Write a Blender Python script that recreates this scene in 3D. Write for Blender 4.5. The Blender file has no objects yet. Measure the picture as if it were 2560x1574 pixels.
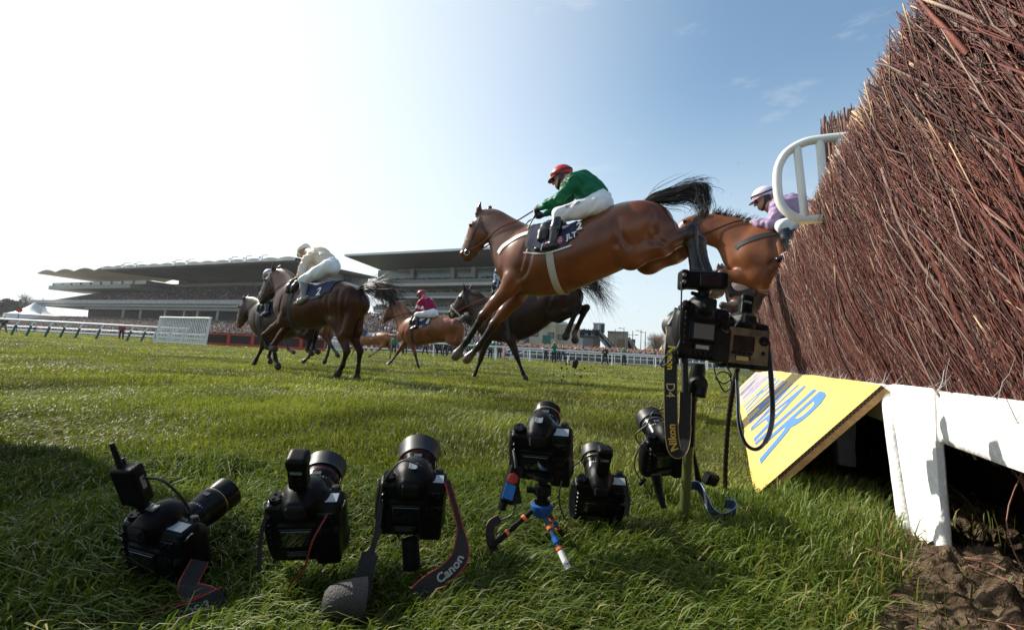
import bpy, math, random
import numpy as np
from mathutils import Vector, Matrix
sc = bpy.context.scene
R = math.radians
V = lambda *a: np.array(a, float)
rng = np.random.default_rng(7)
random.seed(7)

# ---------------------------------------------------------------- camera
F = 1140.0                       # focal length in photo pixels (photo 2560 x 1574)
EYE = V(0, 0, 0.54)              # a low remote camera beside the fence
PITCH, ROLL = R(4.94), R(2.95)
c_f = V(0, math.cos(PITCH), math.sin(PITCH))
_u0 = V(0, -math.sin(PITCH), math.cos(PITCH))
c_r = V(1, 0, 0) * math.cos(ROLL) + _u0 * math.sin(ROLL)
c_u = -V(1, 0, 0) * math.sin(ROLL) + _u0 * math.cos(ROLL)
cd = bpy.data.cameras.new('camera'); co = bpy.data.objects.new('camera', cd)
sc.collection.objects.link(co)
cd.sensor_width = 36; cd.lens = 36 * F / 2560; cd.clip_start = 0.02; cd.clip_end = 4000
M = Matrix.Identity(4)
for i in range(3):
    M[i][0], M[i][1], M[i][2], M[i][3] = c_r[i], c_u[i], -c_f[i], EYE[i]
co.matrix_world = M
sc.camera = co

# ---------------------------------------------------------------- light
SUN_AZ, SUN_EL = R(-62), R(36)   # azimuth from +Y (negative = left), elevation
wd = bpy.data.worlds.new('World'); sc.world = wd; wd.use_nodes = True
nt = wd.node_tree
bg = nt.nodes['Background']; bg.inputs['Strength'].default_value = 0.108
sky = nt.nodes.new('ShaderNodeTexSky'); sky.sky_type = 'NISHITA'; sky.sun_disc = False
sky.sun_elevation = SUN_EL; sky.sun_rotation = SUN_AZ
sky.air_density = 1.0; sky.dust_density = 1.1; sky.ozone_density = 1.0; sky.altitude = 60
# a few thin clouds in the sky
tc = nt.nodes.new('ShaderNodeTexCoord')
mp = nt.nodes.new('ShaderNodeMapping'); mp.inputs['Scale'].default_value = (2.2, 2.2, 7.5)
nz = nt.nodes.new('ShaderNodeTexNoise'); nz.inputs['Scale'].default_value = 2.3
nz.inputs['Detail'].default_value = 7; nz.inputs['Roughness'].default_value = 0.62
cr = nt.nodes.new('ShaderNodeValToRGB')
cr.color_ramp.elements[0].position = 0.60; cr.color_ramp.elements[0].color = (0, 0, 0, 1)
cr.color_ramp.elements[1].position = 0.86; cr.color_ramp.elements[1].color = (0.55, 0.55, 0.55, 1)
mx = nt.nodes.new('ShaderNodeMix'); mx.data_type = 'RGBA'
mx.inputs[7].default_value = (5.6, 5.8, 6.0, 1)
nt.links.new(tc.outputs['Generated'], mp.inputs[0]); nt.links.new(mp.outputs[0], nz.inputs['Vector'])
nt.links.new(nz.outputs[0], cr.inputs[0]); nt.links.new(cr.outputs[0], mx.inputs[0])
# pale spring haze thickening towards the horizon
sx = nt.nodes.new('ShaderNodeSeparateXYZ'); nt.links.new(tc.outputs['Generated'], sx.inputs[0])
hr = nt.nodes.new('ShaderNodeMapRange'); hr.interpolation_type = 'SMOOTHSTEP'
hr.inputs[1].default_value = 0.55; hr.inputs[2].default_value = -0.02; hr.inputs[3].default_value = 0.0; hr.inputs[4].default_value = 0.92
hm = nt.nodes.new('ShaderNodeMix'); hm.data_type = 'RGBA'; hm.inputs[7].default_value = (5.2, 5.75, 6.1, 1)
nt.links.new(sx.outputs[2], hr.inputs[0]); nt.links.new(hr.outputs[0], hm.inputs[0]); tn = nt.nodes.new('ShaderNodeMix'); tn.data_type = 'RGBA'; tn.blend_type = 'MULTIPLY'; tn.inputs[0].default_value = 1; tn.inputs[7].default_value = (1.20, 1.33, 1.24, 1)
nt.links.new(sky.outputs[0], tn.inputs[6]); nt.links.new(tn.outputs[2], hm.inputs[6])
# bright veil of haze on the sun's side
vd = nt.nodes.new('ShaderNodeVectorMath'); vd.operation = 'DOT_PRODUCT'; vd.inputs[1].default_value = (math.sin(R(-58)) * math.cos(R(20)), math.cos(R(-58)) * math.cos(R(20)), math.sin(R(20)))
nt.links.new(tc.outputs['Generated'], vd.inputs[0])
vr = nt.nodes.new('ShaderNodeMapRange'); vr.interpolation_type = 'SMOOTHSTEP'; vr.inputs[1].default_value = .26; vr.inputs[2].default_value = 1.10; vr.inputs[4].default_value = 1.0
vm = nt.nodes.new('ShaderNodeMix'); vm.data_type = 'RGBA'; vm.inputs[7].default_value = (6.6, 6.95, 7.15, 1)
nt.links.new(vd.outputs['Value'], vr.inputs[0]); nt.links.new(vr.outputs[0], vm.inputs[0]); nt.links.new(hm.outputs[2], vm.inputs[6])
nt.links.new(vm.outputs[2], mx.inputs[6]); nt.links.new(mx.outputs[2], bg.inputs['Color'])
sl = bpy.data.lights.new('sun', 'SUN'); sl.energy = 5.0; sl.angle = R(0.5); sl.color = (1, 0.94, 0.84)
so = bpy.data.objects.new('sun', sl); sc.collection.objects.link(so)
sun_dir = V(math.sin(SUN_AZ) * math.cos(SUN_EL), math.cos(SUN_AZ) * math.cos(SUN_EL), math.sin(SUN_EL))
so.rotation_euler = Vector(sun_dir).to_track_quat('Z', 'Y').to_euler()
so.location = Vector(sun_dir * 60)
sc.view_settings.view_transform = 'Standard'; sc.view_settings.look = 'None'
sc.view_settings.exposure = 0.55; sc.view_settings.gamma = 1
sc.cycles.max_bounces = 6; sc.cycles.transparent_max_bounces = 8

# ---------------------------------------------------------------- helpers: picture to place
def ray(px, py):
    return c_f + (px - 1280) / F * c_r - (py - 787) / F * c_u
def at(px, py, d):
    return EYE + ray(px, py) * d
def gnd(px, py, z=0.0):
    r = ray(px, py); return EYE + r * ((z - EYE[2]) / r[2])
def onplane(px, py, P, n):
    r = ray(px, py); return EYE + r * (np.dot(P - EYE, n) / np.dot(r, n))
def proj(P):
    q = np.asarray(P) - EYE; d = q @ c_f
    return 1280 + F * (q @ c_r) / d, 787 - F * (q @ c_u) / d
def nrm(v):
    v = np.asarray(v, float); return v / max(1e-9, np.linalg.norm(v))
def smooth_path(P, n=8):
    P = np.asarray(P, float)
    if len(P) < 3: return np.array([P[0] + (P[-1] - P[0]) * t for t in np.linspace(0, 1, n)])
    Q = np.vstack([2 * P[0] - P[1], P, 2 * P[-1] - P[-2]]); out = []
    for i in range(1, len(Q) - 2):
        for t in np.linspace(0, 1, n, endpoint=False):
            a, b, c, d = Q[i - 1], Q[i], Q[i + 1], Q[i + 2]
            out.append(.5 * (2 * b + (c - a) * t + (2 * a - 5 * b + 4 * c - d) * t * t + (3 * b - a - 3 * c + d) * t ** 3))
    out.append(P[-1]); return np.array(out)

# ---------------------------------------------------------------- helpers: materials
MATS = {}
def mat(name, col=(.5, .5, .5), rough=.5, metal=0, col2=None, scale=12, bump=0, bscale=80, attr=False,
        spec=.5, coat=0, transl=None, detail=5, emit=None, stretch=None, ramp=(.35, .65), aniso=None):
    if name in MATS: return MATS[name]
    m = bpy.data.materials.new(name); m.use_nodes = True; MATS[name] = m
    t = m.node_tree; N, L = t.nodes, t.links; p = N['Principled BSDF']
    p.inputs['Roughness'].default_value = rough; p.inputs['Metallic'].default_value = metal
    p.inputs['Specular IOR Level'].default_value = spec
    p.inputs['Coat Weight'].default_value = coat; p.inputs['Coat Roughness'].default_value = .12
    c = (*col, 1); p.inputs['Base Color'].default_value = c
    tcn = N.new('ShaderNodeTexCoord'); src = tcn.outputs['Object']
    if stretch:
        mpn = N.new('ShaderNodeMapping'); mpn.inputs['Scale'].default_value = stretch
        L.new(src, mpn.inputs[0]); src = mpn.outputs[0]
    out = None
    if attr:
        a = N.new('ShaderNodeVertexColor'); a.layer_name = 'Col'; out = a.outputs[0]
    if col2 is not None:
        n = N.new('ShaderNodeTexNoise'); n.inputs['Scale'].default_value = scale; n.inputs['Detail'].default_value = detail
        L.new(src, n.inputs['Vector'])
        rp = N.new('ShaderNodeMapRange'); rp.inputs[1].default_value, rp.inputs[2].default_value = ramp
        L.new(n.outputs[0], rp.inputs[0])
        x = N.new('ShaderNodeMix'); x.data_type = 'RGBA'; L.new(rp.outputs[0], x.inputs[0])
        if attr:
            x.blend_type = 'MULTIPLY'; L.new(out, x.inputs[6])
        else:
            x.inputs[6].default_value = c
        x.inputs[7].default_value = (*col2, 1); out = x.outputs[2]
    if out is not None: L.new(out, p.inputs['Base Color'])
    if bump:
        n2 = N.new('ShaderNodeTexNoise'); n2.inputs['Scale'].default_value = bscale; n2.inputs['Detail'].default_value = 4
        L.new(src, n2.inputs['Vector']); b = N.new('ShaderNodeBump'); b.inputs['Strength'].default_value = min(1, bump)
        b.inputs['Distance'].default_value = .01; L.new(n2.outputs[0], b.inputs['Height']); L.new(b.outputs[0], p.inputs['Normal'])
    if emit:
        p.inputs['Emission Color'].default_value = (*emit, 1); p.inputs['Emission Strength'].default_value = 1
    if transl:
        tr = N.new('ShaderNodeBsdfTranslucent'); tr.inputs[0].default_value = (*transl[:3], 1)
        if out is not None and attr:
            hs = N.new('ShaderNodeMix'); hs.data_type = 'RGBA'; hs.blend_type = 'MULTIPLY'; hs.inputs[0].default_value = 1
            L.new(out, hs.inputs[6]); hs.inputs[7].default_value = (*transl[:3], 1); L.new(hs.outputs[2], tr.inputs[0])
        ms = N.new('ShaderNodeMixShader'); ms.inputs[0].default_value = transl[3]
        L.new(p.outputs[0], ms.inputs[1]); L.new(tr.outputs[0], ms.inputs[2])
        L.new(ms.outputs[0], N['Material Output'].inputs[0])
    return m

# ---------------------------------------------------------------- helpers: objects
def tag(o, label=None, cat=None, group=None, kind=None):
    for k, v in (('label', label), ('category', cat), ('group', group), ('kind', kind)):
        if v: o[k] = v
    return o
def empty(name, loc=(0, 0, 0), rz=0, label=None, cat=None, group=None, mw=None):
    o = bpy.data.objects.new(name, None); o.empty_display_size = .1; sc.collection.objects.link(o)
    if mw is not None: o.matrix_world = mw
    else: o.matrix_world = Matrix.Translation(Vector(loc)) @ Matrix.Rotation(rz, 4, 'Z')
    return tag(o, label, cat, group)
def copy_tree(o, parent=None):
    c = o.copy(); sc.collection.objects.link(c); c.parent = parent
    for ch in [x for x in bpy.data.objects if x.parent == o]: copy_tree(ch, c)
    return c
def link_mesh(name, me, m, parent=None, smooth=True):
    if m:
        for q in (m if isinstance(m, (list, tuple)) else [m]): me.materials.append(q)
    if smooth: me.polygons.foreach_set('use_smooth', np.ones(len(me.polygons), bool))
    o = bpy.data.objects.new(name, me); sc.collection.objects.link(o)
    if parent: o.parent = parent
    return o
def npmesh(name, v, f, m, parent=None, col=None, smooth=True, midx=None):
    """v (n,3), f (k,3|4) arrays -> ONE mesh object"""
    v = np.asarray(v, np.float32); f = np.asarray(f, np.int32); k = f.shape[1]
    me = bpy.data.meshes.new(name); me.vertices.add(len(v)); me.vertices.foreach_set('co', v.ravel())
    me.loops.add(f.size); me.loops.foreach_set('vertex_index', f.ravel())
    me.polygons.add(len(f)); me.polygons.foreach_set('loop_start', np.arange(0, f.size, k, dtype=np.int32))
    me.polygons.foreach_set('loop_total', np.full(len(f), k, np.int32))
    if midx is not None: me.polygons.foreach_set('material_index', np.asarray(midx, np.int32))
    me.update(calc_edges=True)
    if col is not None:
        c = np.ones((len(v), 4), np.float32); c[:, :3] = col
        a = me.color_attributes.new('Col', 'FLOAT_COLOR', 'POINT'); a.data.foreach_set('color', c.ravel())
    return link_mesh(name, me, m, parent, smooth)

def frame_of(d, up=(0, 0, 1)):
    d = nrm(d); up = np.asarray(up, float)
    x = np.cross(up, d)
    if np.linalg.norm(x) < 1e-4: x = np.cross((1, 0, 0), d)
    x = nrm(x); return x, np.cross(d, x), d
class MB:
    """collects shapes, links them as ONE mesh object"""
    def __init__(s): s.v = []; s.f = []; s.m = []; s.mi = 0
    def add(s, v, f):
        b = len(s.v); s.v += [tuple(map(float, q)) for q in v]; s.f += [tuple(b + i for i in q) for q in f]; s.m += [s.mi] * len(f); return s
    def box(s, c, size, rot=None, ch=0.0):
        h = np.asarray(size, float) / 2; c = np.asarray(c, float); Rm = np.eye(3) if rot is None else np.asarray(rot)
        ch = min(ch, .49 * 2 * min(h))
        if ch <= 0:
            v = [c + Rm @ (h * V(x, y, z)) for x in (-1, 1) for y in (-1, 1) for z in (-1, 1)]
            return s.add(v, [(0, 1, 3, 2), (4, 6, 7, 5), (0, 4, 5, 1), (2, 3, 7, 6), (0, 2, 6, 4), (1, 5, 7, 3)])
        v = []; ix = {}
        for x in (-1, 1):
            for y in (-1, 1):
                for z in (-1, 1):
                    for ax in range(3):
                        q = h - ch; q = q.copy(); q[ax] = h[ax]; ix[(x, y, z, ax)] = len(v); v.append(c + Rm @ (q * V(x, y, z)))
        f = []
        I = lambda x, y, z, a: ix[(x, y, z, a)]
        for sg in (-1, 1):
            q = [I(sg, -1, -1, 0), I(sg, 1, -1, 0), I(sg, 1, 1, 0), I(sg, -1, 1, 0)]; f.append(q if sg > 0 else q[::-1])
            q = [I(-1, sg, -1, 1), I(-1, sg, 1, 1), I(1, sg, 1, 1), I(1, sg, -1, 1)]; f.append(q if sg > 0 else q[::-1])
            q = [I(-1, -1, sg, 2), I(1, -1, sg, 2), I(1, 1, sg, 2), I(-1, 1, sg, 2)]; f.append(q if sg > 0 else q[::-1])
        for a in (-1, 1):
            for b in (-1, 1):
                for q in ([I(-1, a, b, 1), I(1, a, b, 1), I(1, a, b, 2), I(-1, a, b, 2)],
                          [I(a, -1, b, 0), I(a, 1, b, 0), I(a, 1, b, 2), I(a, -1, b, 2)],
                          [I(a, b, -1, 0), I(a, b, 1, 0), I(a, b, 1, 1), I(a, b, -1, 1)]): f.append(q)
        for x in (-1, 1):
            for y in (-1, 1):
                for z in (-1, 1): f.append([I(x, y, z, 0), I(x, y, z, 1), I(x, y, z, 2)])
        # outward orientation
        g = []
        for q in f:
            p = [v[i] for i in q]; n = np.cross(p[1] - p[0], p[2] - p[0]); g.append(tuple(q) if n @ (sum(p) / len(p) - c) > 0 else tuple(q[::-1]))
        return s.add(v, g)
    def tube(s, path, r, n=8, cap=True, up=(0, 0, 1)):
        P = np.asarray(path, float); k = len(P); r = np.broadcast_to(np.asarray(r, float), (k,))
        T = np.gradient(P, axis=0); v = []; xx = None
        for i in range(k):
            d = nrm(T[i])
            if xx is None: xx, yy, _ = frame_of(d, up)
            else: xx = nrm(xx - d * (xx @ d)); yy = np.cross(d, xx)
            for j in range(n):
                a = 2 * math.pi * j / n; v.append(P[i] + r[i] * (math.cos(a) * xx + math.sin(a) * yy))
        f = [(i * n + j, i * n + (j + 1) % n, (i + 1) * n + (j + 1) % n, (i + 1) * n + j) for i in range(k - 1) for j in range(n)]
        if cap: f += [tuple(range(n))[::-1], tuple((k - 1) * n + j for j in range(n))]
        return s.add(v, f)
    def cyl(s, a, b, r0, r1=None, n=12):
        return s.tube([a, b], [r0, r0 if r1 is None else r1], n)
    def lathe(s, prof, o, d, n=32, up=(0, 0, 1)):
        """prof [(radius, along)] about axis d from o"""
        x, y, d = frame_of(d, up); o = np.asarray(o, float); k = len(prof); v = []
        for r, t in prof:
            for j in range(n):
                a = 2 * math.pi * j / n; v.append(o + d * t + max(r, 1e-5) * (math.cos(a) * x + math.sin(a) * y))
        f = [(i * n + j, i * n + (j + 1) % n, (i + 1) * n + (j + 1) % n, (i + 1) * n + j) for i in range(k - 1) for j in range(n)]
        return s.add(v, f)
    def ribbon(s, path, wv, w, th=.002):
        """flat strap: path points, width direction per point, width, thickness"""
        P = np.asarray(path, float); k = len(P); W = np.broadcast_to(np.asarray(wv, float), P.shape); T = np.gradient(P, axis=0)
        w = np.broadcast_to(np.asarray(w, float), (k,)); v = []
        for i in range(k):
            a = nrm(W[i]); nn = nrm(np.cross(T[i], a))
            v += [P[i] - a * w[i] / 2 - nn * th / 2, P[i] + a * w[i] / 2 - nn * th / 2, P[i] + a * w[i] / 2 + nn * th / 2, P[i] - a * w[i] / 2 + nn * th / 2]
        f = [(i * 4 + j, i * 4 + (j + 1) % 4, i * 4 + 4 + (j + 1) % 4, i * 4 + 4 + j) for i in range(k - 1) for j in range(4)]
        f += [(3, 2, 1, 0), tuple(4 * (k - 1) + j for j in range(4))]
        return s.add(v, f)
    def extrude(s, poly, o, ex, ey, ez):
        """2D polygon in plane (ex,ey) at o, extruded by vector ez"""
        o, ex, ey, ez = (np.asarray(q, float) for q in (o, ex, ey, ez)); n = len(poly)
        a = [o + ex * x + ey * y for x, y in poly]; v = a + [q + ez for q in a]
        f = [tuple(range(n))[::-1], tuple(range(n, 2 * n))] + [(i, (i + 1) % n, n + (i + 1) % n, n + i) for i in range(n)]
        return s.add(v, f)
    def build(s, name, m, parent=None, smooth=None, auto=35):
        me = bpy.data.meshes.new(name); me.from_pydata(s.v, [], s.f); me.validate(); me.update()
        if len(me.polygons) == len(s.m): me.polygons.foreach_set('material_index', np.array(s.m, np.int32))
        o = link_mesh(name, me, m, parent, True)
        if smooth is not True:
            if auto: me.set_sharp_from_angle(angle=R(auto))
        return o

_fc = {}
def text_geo(txt, size=1.0, bold=0.0, shear=0.0):
    """glyph outline mesh of a text, centred: verts (n,2), faces"""
    c = bpy.data.curves.new('t', 'FONT'); c.body = txt; c.size = size; c.align_x = 'CENTER'; c.align_y = 'CENTER'
    c.offset = bold; c.shear = shear; c.resolution_u = 3; c.fill_mode = 'FRONT'
    o = bpy.data.objects.new('t', c); sc.collection.objects.link(o)
    dg = bpy.context.evaluated_depsgraph_get(); e = o.evaluated_get(dg); me = e.to_mesh()
    v = np.array([q.co[:2] for q in me.vertices]); f = [tuple(p.vertices) for p in me.polygons]
    e.to_mesh_clear(); bpy.data.objects.remove(o); bpy.data.curves.remove(c)
    if len(v): v = v - (v.max(0) + v.min(0)) / 2
    return v, f
def refine2d(v, f, L):
    """split long triangles so a text can follow a curved surface"""
    v = [tuple(q) for q in v]; f = [list(t) for t in f]; t2 = []
    for q in f:
        for i in range(1, len(q) - 1): t2.append((q[0], q[i], q[i + 1]))
    cache = {}
    for _ in range(6):
        out = []; ch = False
        for a, b, c in t2:
            e = [(np.hypot(v[a][0] - v[b][0], v[a][1] - v[b][1]), a, b, c), (np.hypot(v[b][0] - v[c][0], v[b][1] - v[c][1]), b, c, a), (np.hypot(v[c][0] - v[a][0], v[c][1] - v[a][1]), c, a, b)]
            l, p, q, r_ = max(e)
            if l > L:
                k = (min(p, q), max(p, q))
                if k not in cache: cache[k] = len(v); v.append(((v[p][0] + v[q][0]) / 2, (v[p][1] + v[q][1]) / 2))
                m_ = cache[k]; out += [(p, m_, r_), (m_, q, r_)]; ch = True
            else: out.append((a, b, c))
        t2 = out
        if not ch: break
    return np.array(v), t2

# ---------------------------------------------------------------- helpers: smooth solids from distance fields
class SDF:
    def __init__(s): s.p = []; s.gr = []; s.cut = []
    def groove(s, P, r=.012, k=.03):
        for a, b in zip(P[:-1], P[1:]): s.gr.append(('c', np.asarray(a, float), np.asarray(b, float), r, r, k, 1.0, 0))
        return s
    def cap(s, a, b, ra, rb=None, k=.03, sy=1.0, c=0):
        s.p.append(('c', np.asarray(a, float), np.asarray(b, float), ra, ra if rb is None else rb, k, sy, c)); return s
    def ell(s, o, r, rot=None, k=.03, c=0):
        s.p.append(('e', np.asarray(o, float), np.asarray(r, float), None if rot is None else np.asarray(rot, float), 0, k, 1, c)); return s
    def box(s, o, h, rd, rot=None, k=.01, c=0):
        s.p.append(('b', np.asarray(o, float), np.asarray(h, float), None if rot is None else np.asarray(rot, float), rd, k, 1, c)); return s
    def chain(s, P, r, k=.03, sy=1.0, c=0):
        P = np.asarray(P, float); n = len(P); r = np.broadcast_to(np.asarray(r, float), (n,)); sy = np.broadcast_to(np.asarray(sy, float), (n,))
        cs = c if isinstance(c, (list, tuple)) else [c] * n
        for i in range(n - 1): s.cap(P[i], P[i + 1], r[i], r[i + 1], k, (sy[i] + sy[i + 1]) / 2, cs[i])
        return s
    @staticmethod
    def bounds(q):
        if q[0] == 'c':
            r = max(q[3], q[4]); m = V(r, r * max(q[6], .3), r); return np.minimum(q[1], q[2]) - m, np.maximum(q[1], q[2]) + m
        r = np.full(3, np.linalg.norm(q[2]) if q[3] is not None else 0) if q[3] is not None else q[2] + 0
        return q[1] - r, q[1] + r
    @staticmethod
    def dist(q, P):
        if q[0] == 'c':
            a, b, ra, rb, sy = q[1], q[2], q[3], q[4], q[6]
            if sy != 1:
                S = V(1, 1 / sy, 1); P = P * S; a = a * S; b = b * S
            ba = b - a; pa = P - a; t = np.clip(pa @ ba / max(1e-12, ba @ ba), 0, 1)
            d = np.sqrt(((pa - t[..., None] * ba) ** 2).sum(-1)) - (ra + (rb - ra) * t)
            return d * (min(1, sy) ** .5)
        Q = P - q[1]
        if q[3] is not None: Q = Q @ q[3]          # rot columns = local axes
        if q[0] == 'e':
            k0 = np.sqrt(((Q / q[2]) ** 2).sum(-1)); k1 = np.sqrt(((Q / q[2] ** 2) ** 2).sum(-1))
            return k0 * (k0 - 1) / np.maximum(k1, 1e-9)
        A = np.abs(Q) - (q[2] - q[4])
        return np.sqrt((np.maximum(A, 0) ** 2).sum(-1)) + np.minimum(A.max(-1), 0) - q[4]
    def eval(s, P, idx=None):
        D = np.full(P.shape[:-1], 9.0)
        for i, q in enumerate(s.p):
            if idx is not None and i not in idx: continue
            d = s.dist(q, P); k = q[5]
            h = np.maximum(k - np.abs(D - d), 0) / k if k > 0 else 0
            D = np.minimum(D, d) - h * h * k * .25
        return D
    def grad(s, P, e=.004):
        g = np.stack([s.eval(P + V(e, 0, 0)) - s.eval(P - V(e, 0, 0)), s.eval(P + V(0, e, 0)) - s.eval(P - V(0, e, 0)), s.eval(P + V(0, 0, e)) - s.eval(P - V(0, 0, e))], -1)
        return g / np.maximum(np.linalg.norm(g, axis=-1, keepdims=True), 1e-9)
    def snap(s, P, off=0.0, it=6):
        P = np.array(P, float)
        for _ in range(it):
            P = P - s.grad(P) * (s.eval(P) - off)[:, None] * .8
        return P
    def surface(s, cell, smooth=2, cols=None, sig=None):
        B = [s.bounds(q) for q in s.p]; lo = np.min([b[0] for b in B], 0) - 3 * cell; hi = np.max([b[1] for b in B], 0) + 3 * cell
        n = np.ceil((hi - lo) / cell).astype(int) + 1; D = np.full(n, .5, np.float32)
        ax = [lo[i] + cell * np.arange(n[i]) for i in range(3)]
        for q, b in zip(s.p, B):
            k = q[5]; m = k + 3 * cell
            i0 = np.maximum(((b[0] - m - lo) / cell).astype(int), 0); i1 = np.minimum(((b[1] + m - lo) / cell).astype(int) + 2, n)
            sl_ = tuple(slice(i0[i], i1[i]) for i in range(3))
            P = np.stack(np.meshgrid(*[ax[i][sl_[i]] for i in range(3)], indexing='ij'), -1)
            d = s.dist(q, P); X = D[sl_]; h = np.maximum(k - np.abs(X - d), 0) / k if k > 0 else 0
            D[sl_] = np.minimum(X, d) - h * h * k * .25
        for q in s.gr:
            b = s.bounds(q); k = q[5]; m = k + 3 * cell
            i0 = np.maximum(((b[0] - m - lo) / cell).astype(int), 0); i1 = np.minimum(((b[1] + m - lo) / cell).astype(int) + 2, n)
            sl_ = tuple(slice(i0[i], i1[i]) for i in range(3))
            P = np.stack(np.meshgrid(*[ax[i][sl_[i]] for i in range(3)], indexing='ij'), -1)
            d = -s.dist(q, P); X = D[sl_]; h = np.maximum(k - np.abs(X - d), 0) / k
            D[sl_] = np.maximum(X, d) + h * h * k * .25
        for p_, n_ in s.cut:
            P = np.stack(np.meshgrid(*ax, indexing='ij'), -1); D = np.maximum(D, (P - p_) @ n_)
        return s._nets(D, lo, cell, smooth, cols, sig)
    def _nets(s, D, lo, cell, smooth, cols, sig):
        ins = D < 0; n = np.array(D.shape)
        cs = ins[:-1, :-1, :-1].astype(np.int8)
        tot = sum(ins[i:n[0] - 1 + i, j:n[1] - 1 + j, k:n[2] - 1 + k].astype(np.int8) for i in (0, 1) for j in (0, 1) for k in (0, 1))
        act = np.argwhere((tot > 0) & (tot < 8)); vid = np.full(tot.shape, -1, np.int32); vid[tuple(act.T)] = np.arange(len(act))
        acc = np.zeros((len(act), 3)); cnt = np.zeros(len(act))
        for ax in range(3):
            o1, o2 = [a for a in range(3) if a != ax]
            for i in (0, 1):
                for j in (0, 1):
                    a = np.zeros(3, int); a[o1] = i; a[o2] = j; b = a.copy(); b[ax] = 1
                    da = D[tuple((act + a).T)]; db = D[tuple((act + b).T)]; cr_ = (da < 0) != (db < 0)
                    t = np.where(cr_, da / np.where(cr_, da - db, 1), 0); q = np.tile(a.astype(float), (len(act), 1)); q[:, ax] = t
                    acc += q * cr_[:, None]; cnt += cr_
        v = lo + cell * (act + acc / cnt[:, None]); F_ = []
        for ax in range(3):
            o1, o2 = (ax + 1) % 3, (ax + 2) % 3
            s0 = [slice(None)] * 3; s1 = [slice(None)] * 3; s0[ax] = slice(0, -1); s1[ax] = slice(1, None)
            e = np.argwhere(ins[tuple(s0)] != ins[tuple(s1)]); inside = ins[tuple(e.T)]
            u1 = np.zeros(3, int); u1[o1] = 1; u2 = np.zeros(3, int); u2[o2] = 1
            q = np.stack([vid[tuple((e - u1 - u2).T)], vid[tuple((e - u2).T)], vid[tuple(e.T)], vid[tuple((e - u1).T)]], 1)
            q[~inside] = q[~inside][:, ::-1]; F_.append(q)
        f = np.vstack(F_)
        if smooth:
            E = np.vstack([f[:, [0, 1]], f[:, [1, 2]], f[:, [2, 3]], f[:, [3, 0]]])
            for it in range(smooth):
                a = np.zeros_like(v); c = np.zeros(len(v))
                for i, j in ((0, 1), (1, 0)):
                    for k in range(3): a[:, k] += np.bincount(E[:, i], v[E[:, j], k], len(v))
                    c += np.bincount(E[:, i], minlength=len(v))
                v = v + .5 * (a / np.maximum(c, 1)[:, None] - v)
        col = None
        if cols is not None:
            sig = sig or 1.2 * cell; W = np.zeros(len(v)); col = np.zeros((len(v), 3))
            for q in s.p:
                b = s.bounds(q); m = 8 * sig; ok = np.all((v > b[0] - m) & (v < b[1] + m), 1)
                if not ok.any(): continue
                w = np.exp(-np.clip(s.dist(q, v[ok]), -.03, 1) / sig); W[ok] += w; col[ok] += w[:, None] * np.asarray(cols[q[7]])
            col /= np.maximum(W, 1e-9)[:, None]
        return v, f, col
    def build(s, name, cell, m, parent=None, cols=None, smooth=2, fn=None, sig=None, colfn=None):
        v, f, c = s.surface(cell, smooth, cols, sig)
        if fn: v = fn(v)
        if colfn: c = colfn(v, c)
        return npmesh(name, v, f, m, parent, c)
def rotm(yaw=0, pitch=0, roll=0):
    """x right, y forward, z up: yaw about z (left positive), pitch nose up, roll right-side down"""
    return np.array(Matrix.Rotation(yaw, 3, 'Z') @ Matrix.Rotation(pitch, 3, 'X') @ Matrix.Rotation(roll, 3, 'Y'))

# ---------------------------------------------------------------- fence frame (used by ground, fence, boards)
FAZ = R(26)
fs = V(math.sin(FAZ), math.cos(FAZ), 0)      # along the fence, away from the camera
fl = V(math.cos(FAZ), -math.sin(FAZ), 0)     # across the fence, towards the take-off side
fz = V(0, 0, 1)
def FP(s, L, z): return fs * s + fl * L + fz * z
RF = np.column_stack([fl, fs, fz])           # local (across, along, up)

# ---------------------------------------------------------------- ground
def vnoise(x, y, seed=0):
    r_ = np.random.default_rng(seed); T = r_.random((64, 64)); xi = np.floor(x).astype(int); yi = np.floor(y).astype(int)
    fx = x - xi; fy = y - yi; fx = fx * fx * (3 - 2 * fx); fy = fy * fy * (3 - 2 * fy)
    a = T[xi % 64, yi % 64]; b = T[(xi + 1) % 64, yi % 64]; c = T[xi % 64, (yi + 1) % 64]; d = T[(xi + 1) % 64, (yi + 1) % 64]
    return (a * (1 - fx) + b * fx) * (1 - fy) + (c * (1 - fx) + d * fx) * fy
def turf_height(x, y):
    return .03 * (vnoise(x * .9, y * .9, 3) - .5) + .018 * (vnoise(x * 3.1, y * 3.1, 4) - .5)

gm = mat('turf_ground', (.036, .044, .013), .95, col2=(.075, .082, .022), scale=1.4, bump=.8, bscale=14, detail=8, spec=.1)
b = MB(); N_ = 56
v = []
for ring in (0.0, 4, 10, 20, 40, 80, 160, 400, 3000):
    v.append(ring)
vv = [(0, 0, -.012)]; ff = []
for i, r_ in enumerate(v[1:]):
    for j in range(N_):
        a = 2 * math.pi * j / N_; vv.append((r_ * math.cos(a), r_ * math.sin(a), -.012))
for j in range(N_): ff.append((0, 1 + j, 1 + (j + 1) % N_))
for i in range(len(v) - 2):
    for j in range(N_): ff.append((1 + i * N_ + j, 1 + (i + 1) * N_ + j, 1 + (i + 1) * N_ + (j + 1) % N_, 1 + i * N_ + (j + 1) % N_))
b.add(vv, ff); g = b.build('ground', gm); tag(g, 'mown green racecourse turf reaching the far stands', 'ground', kind='structure')

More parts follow.
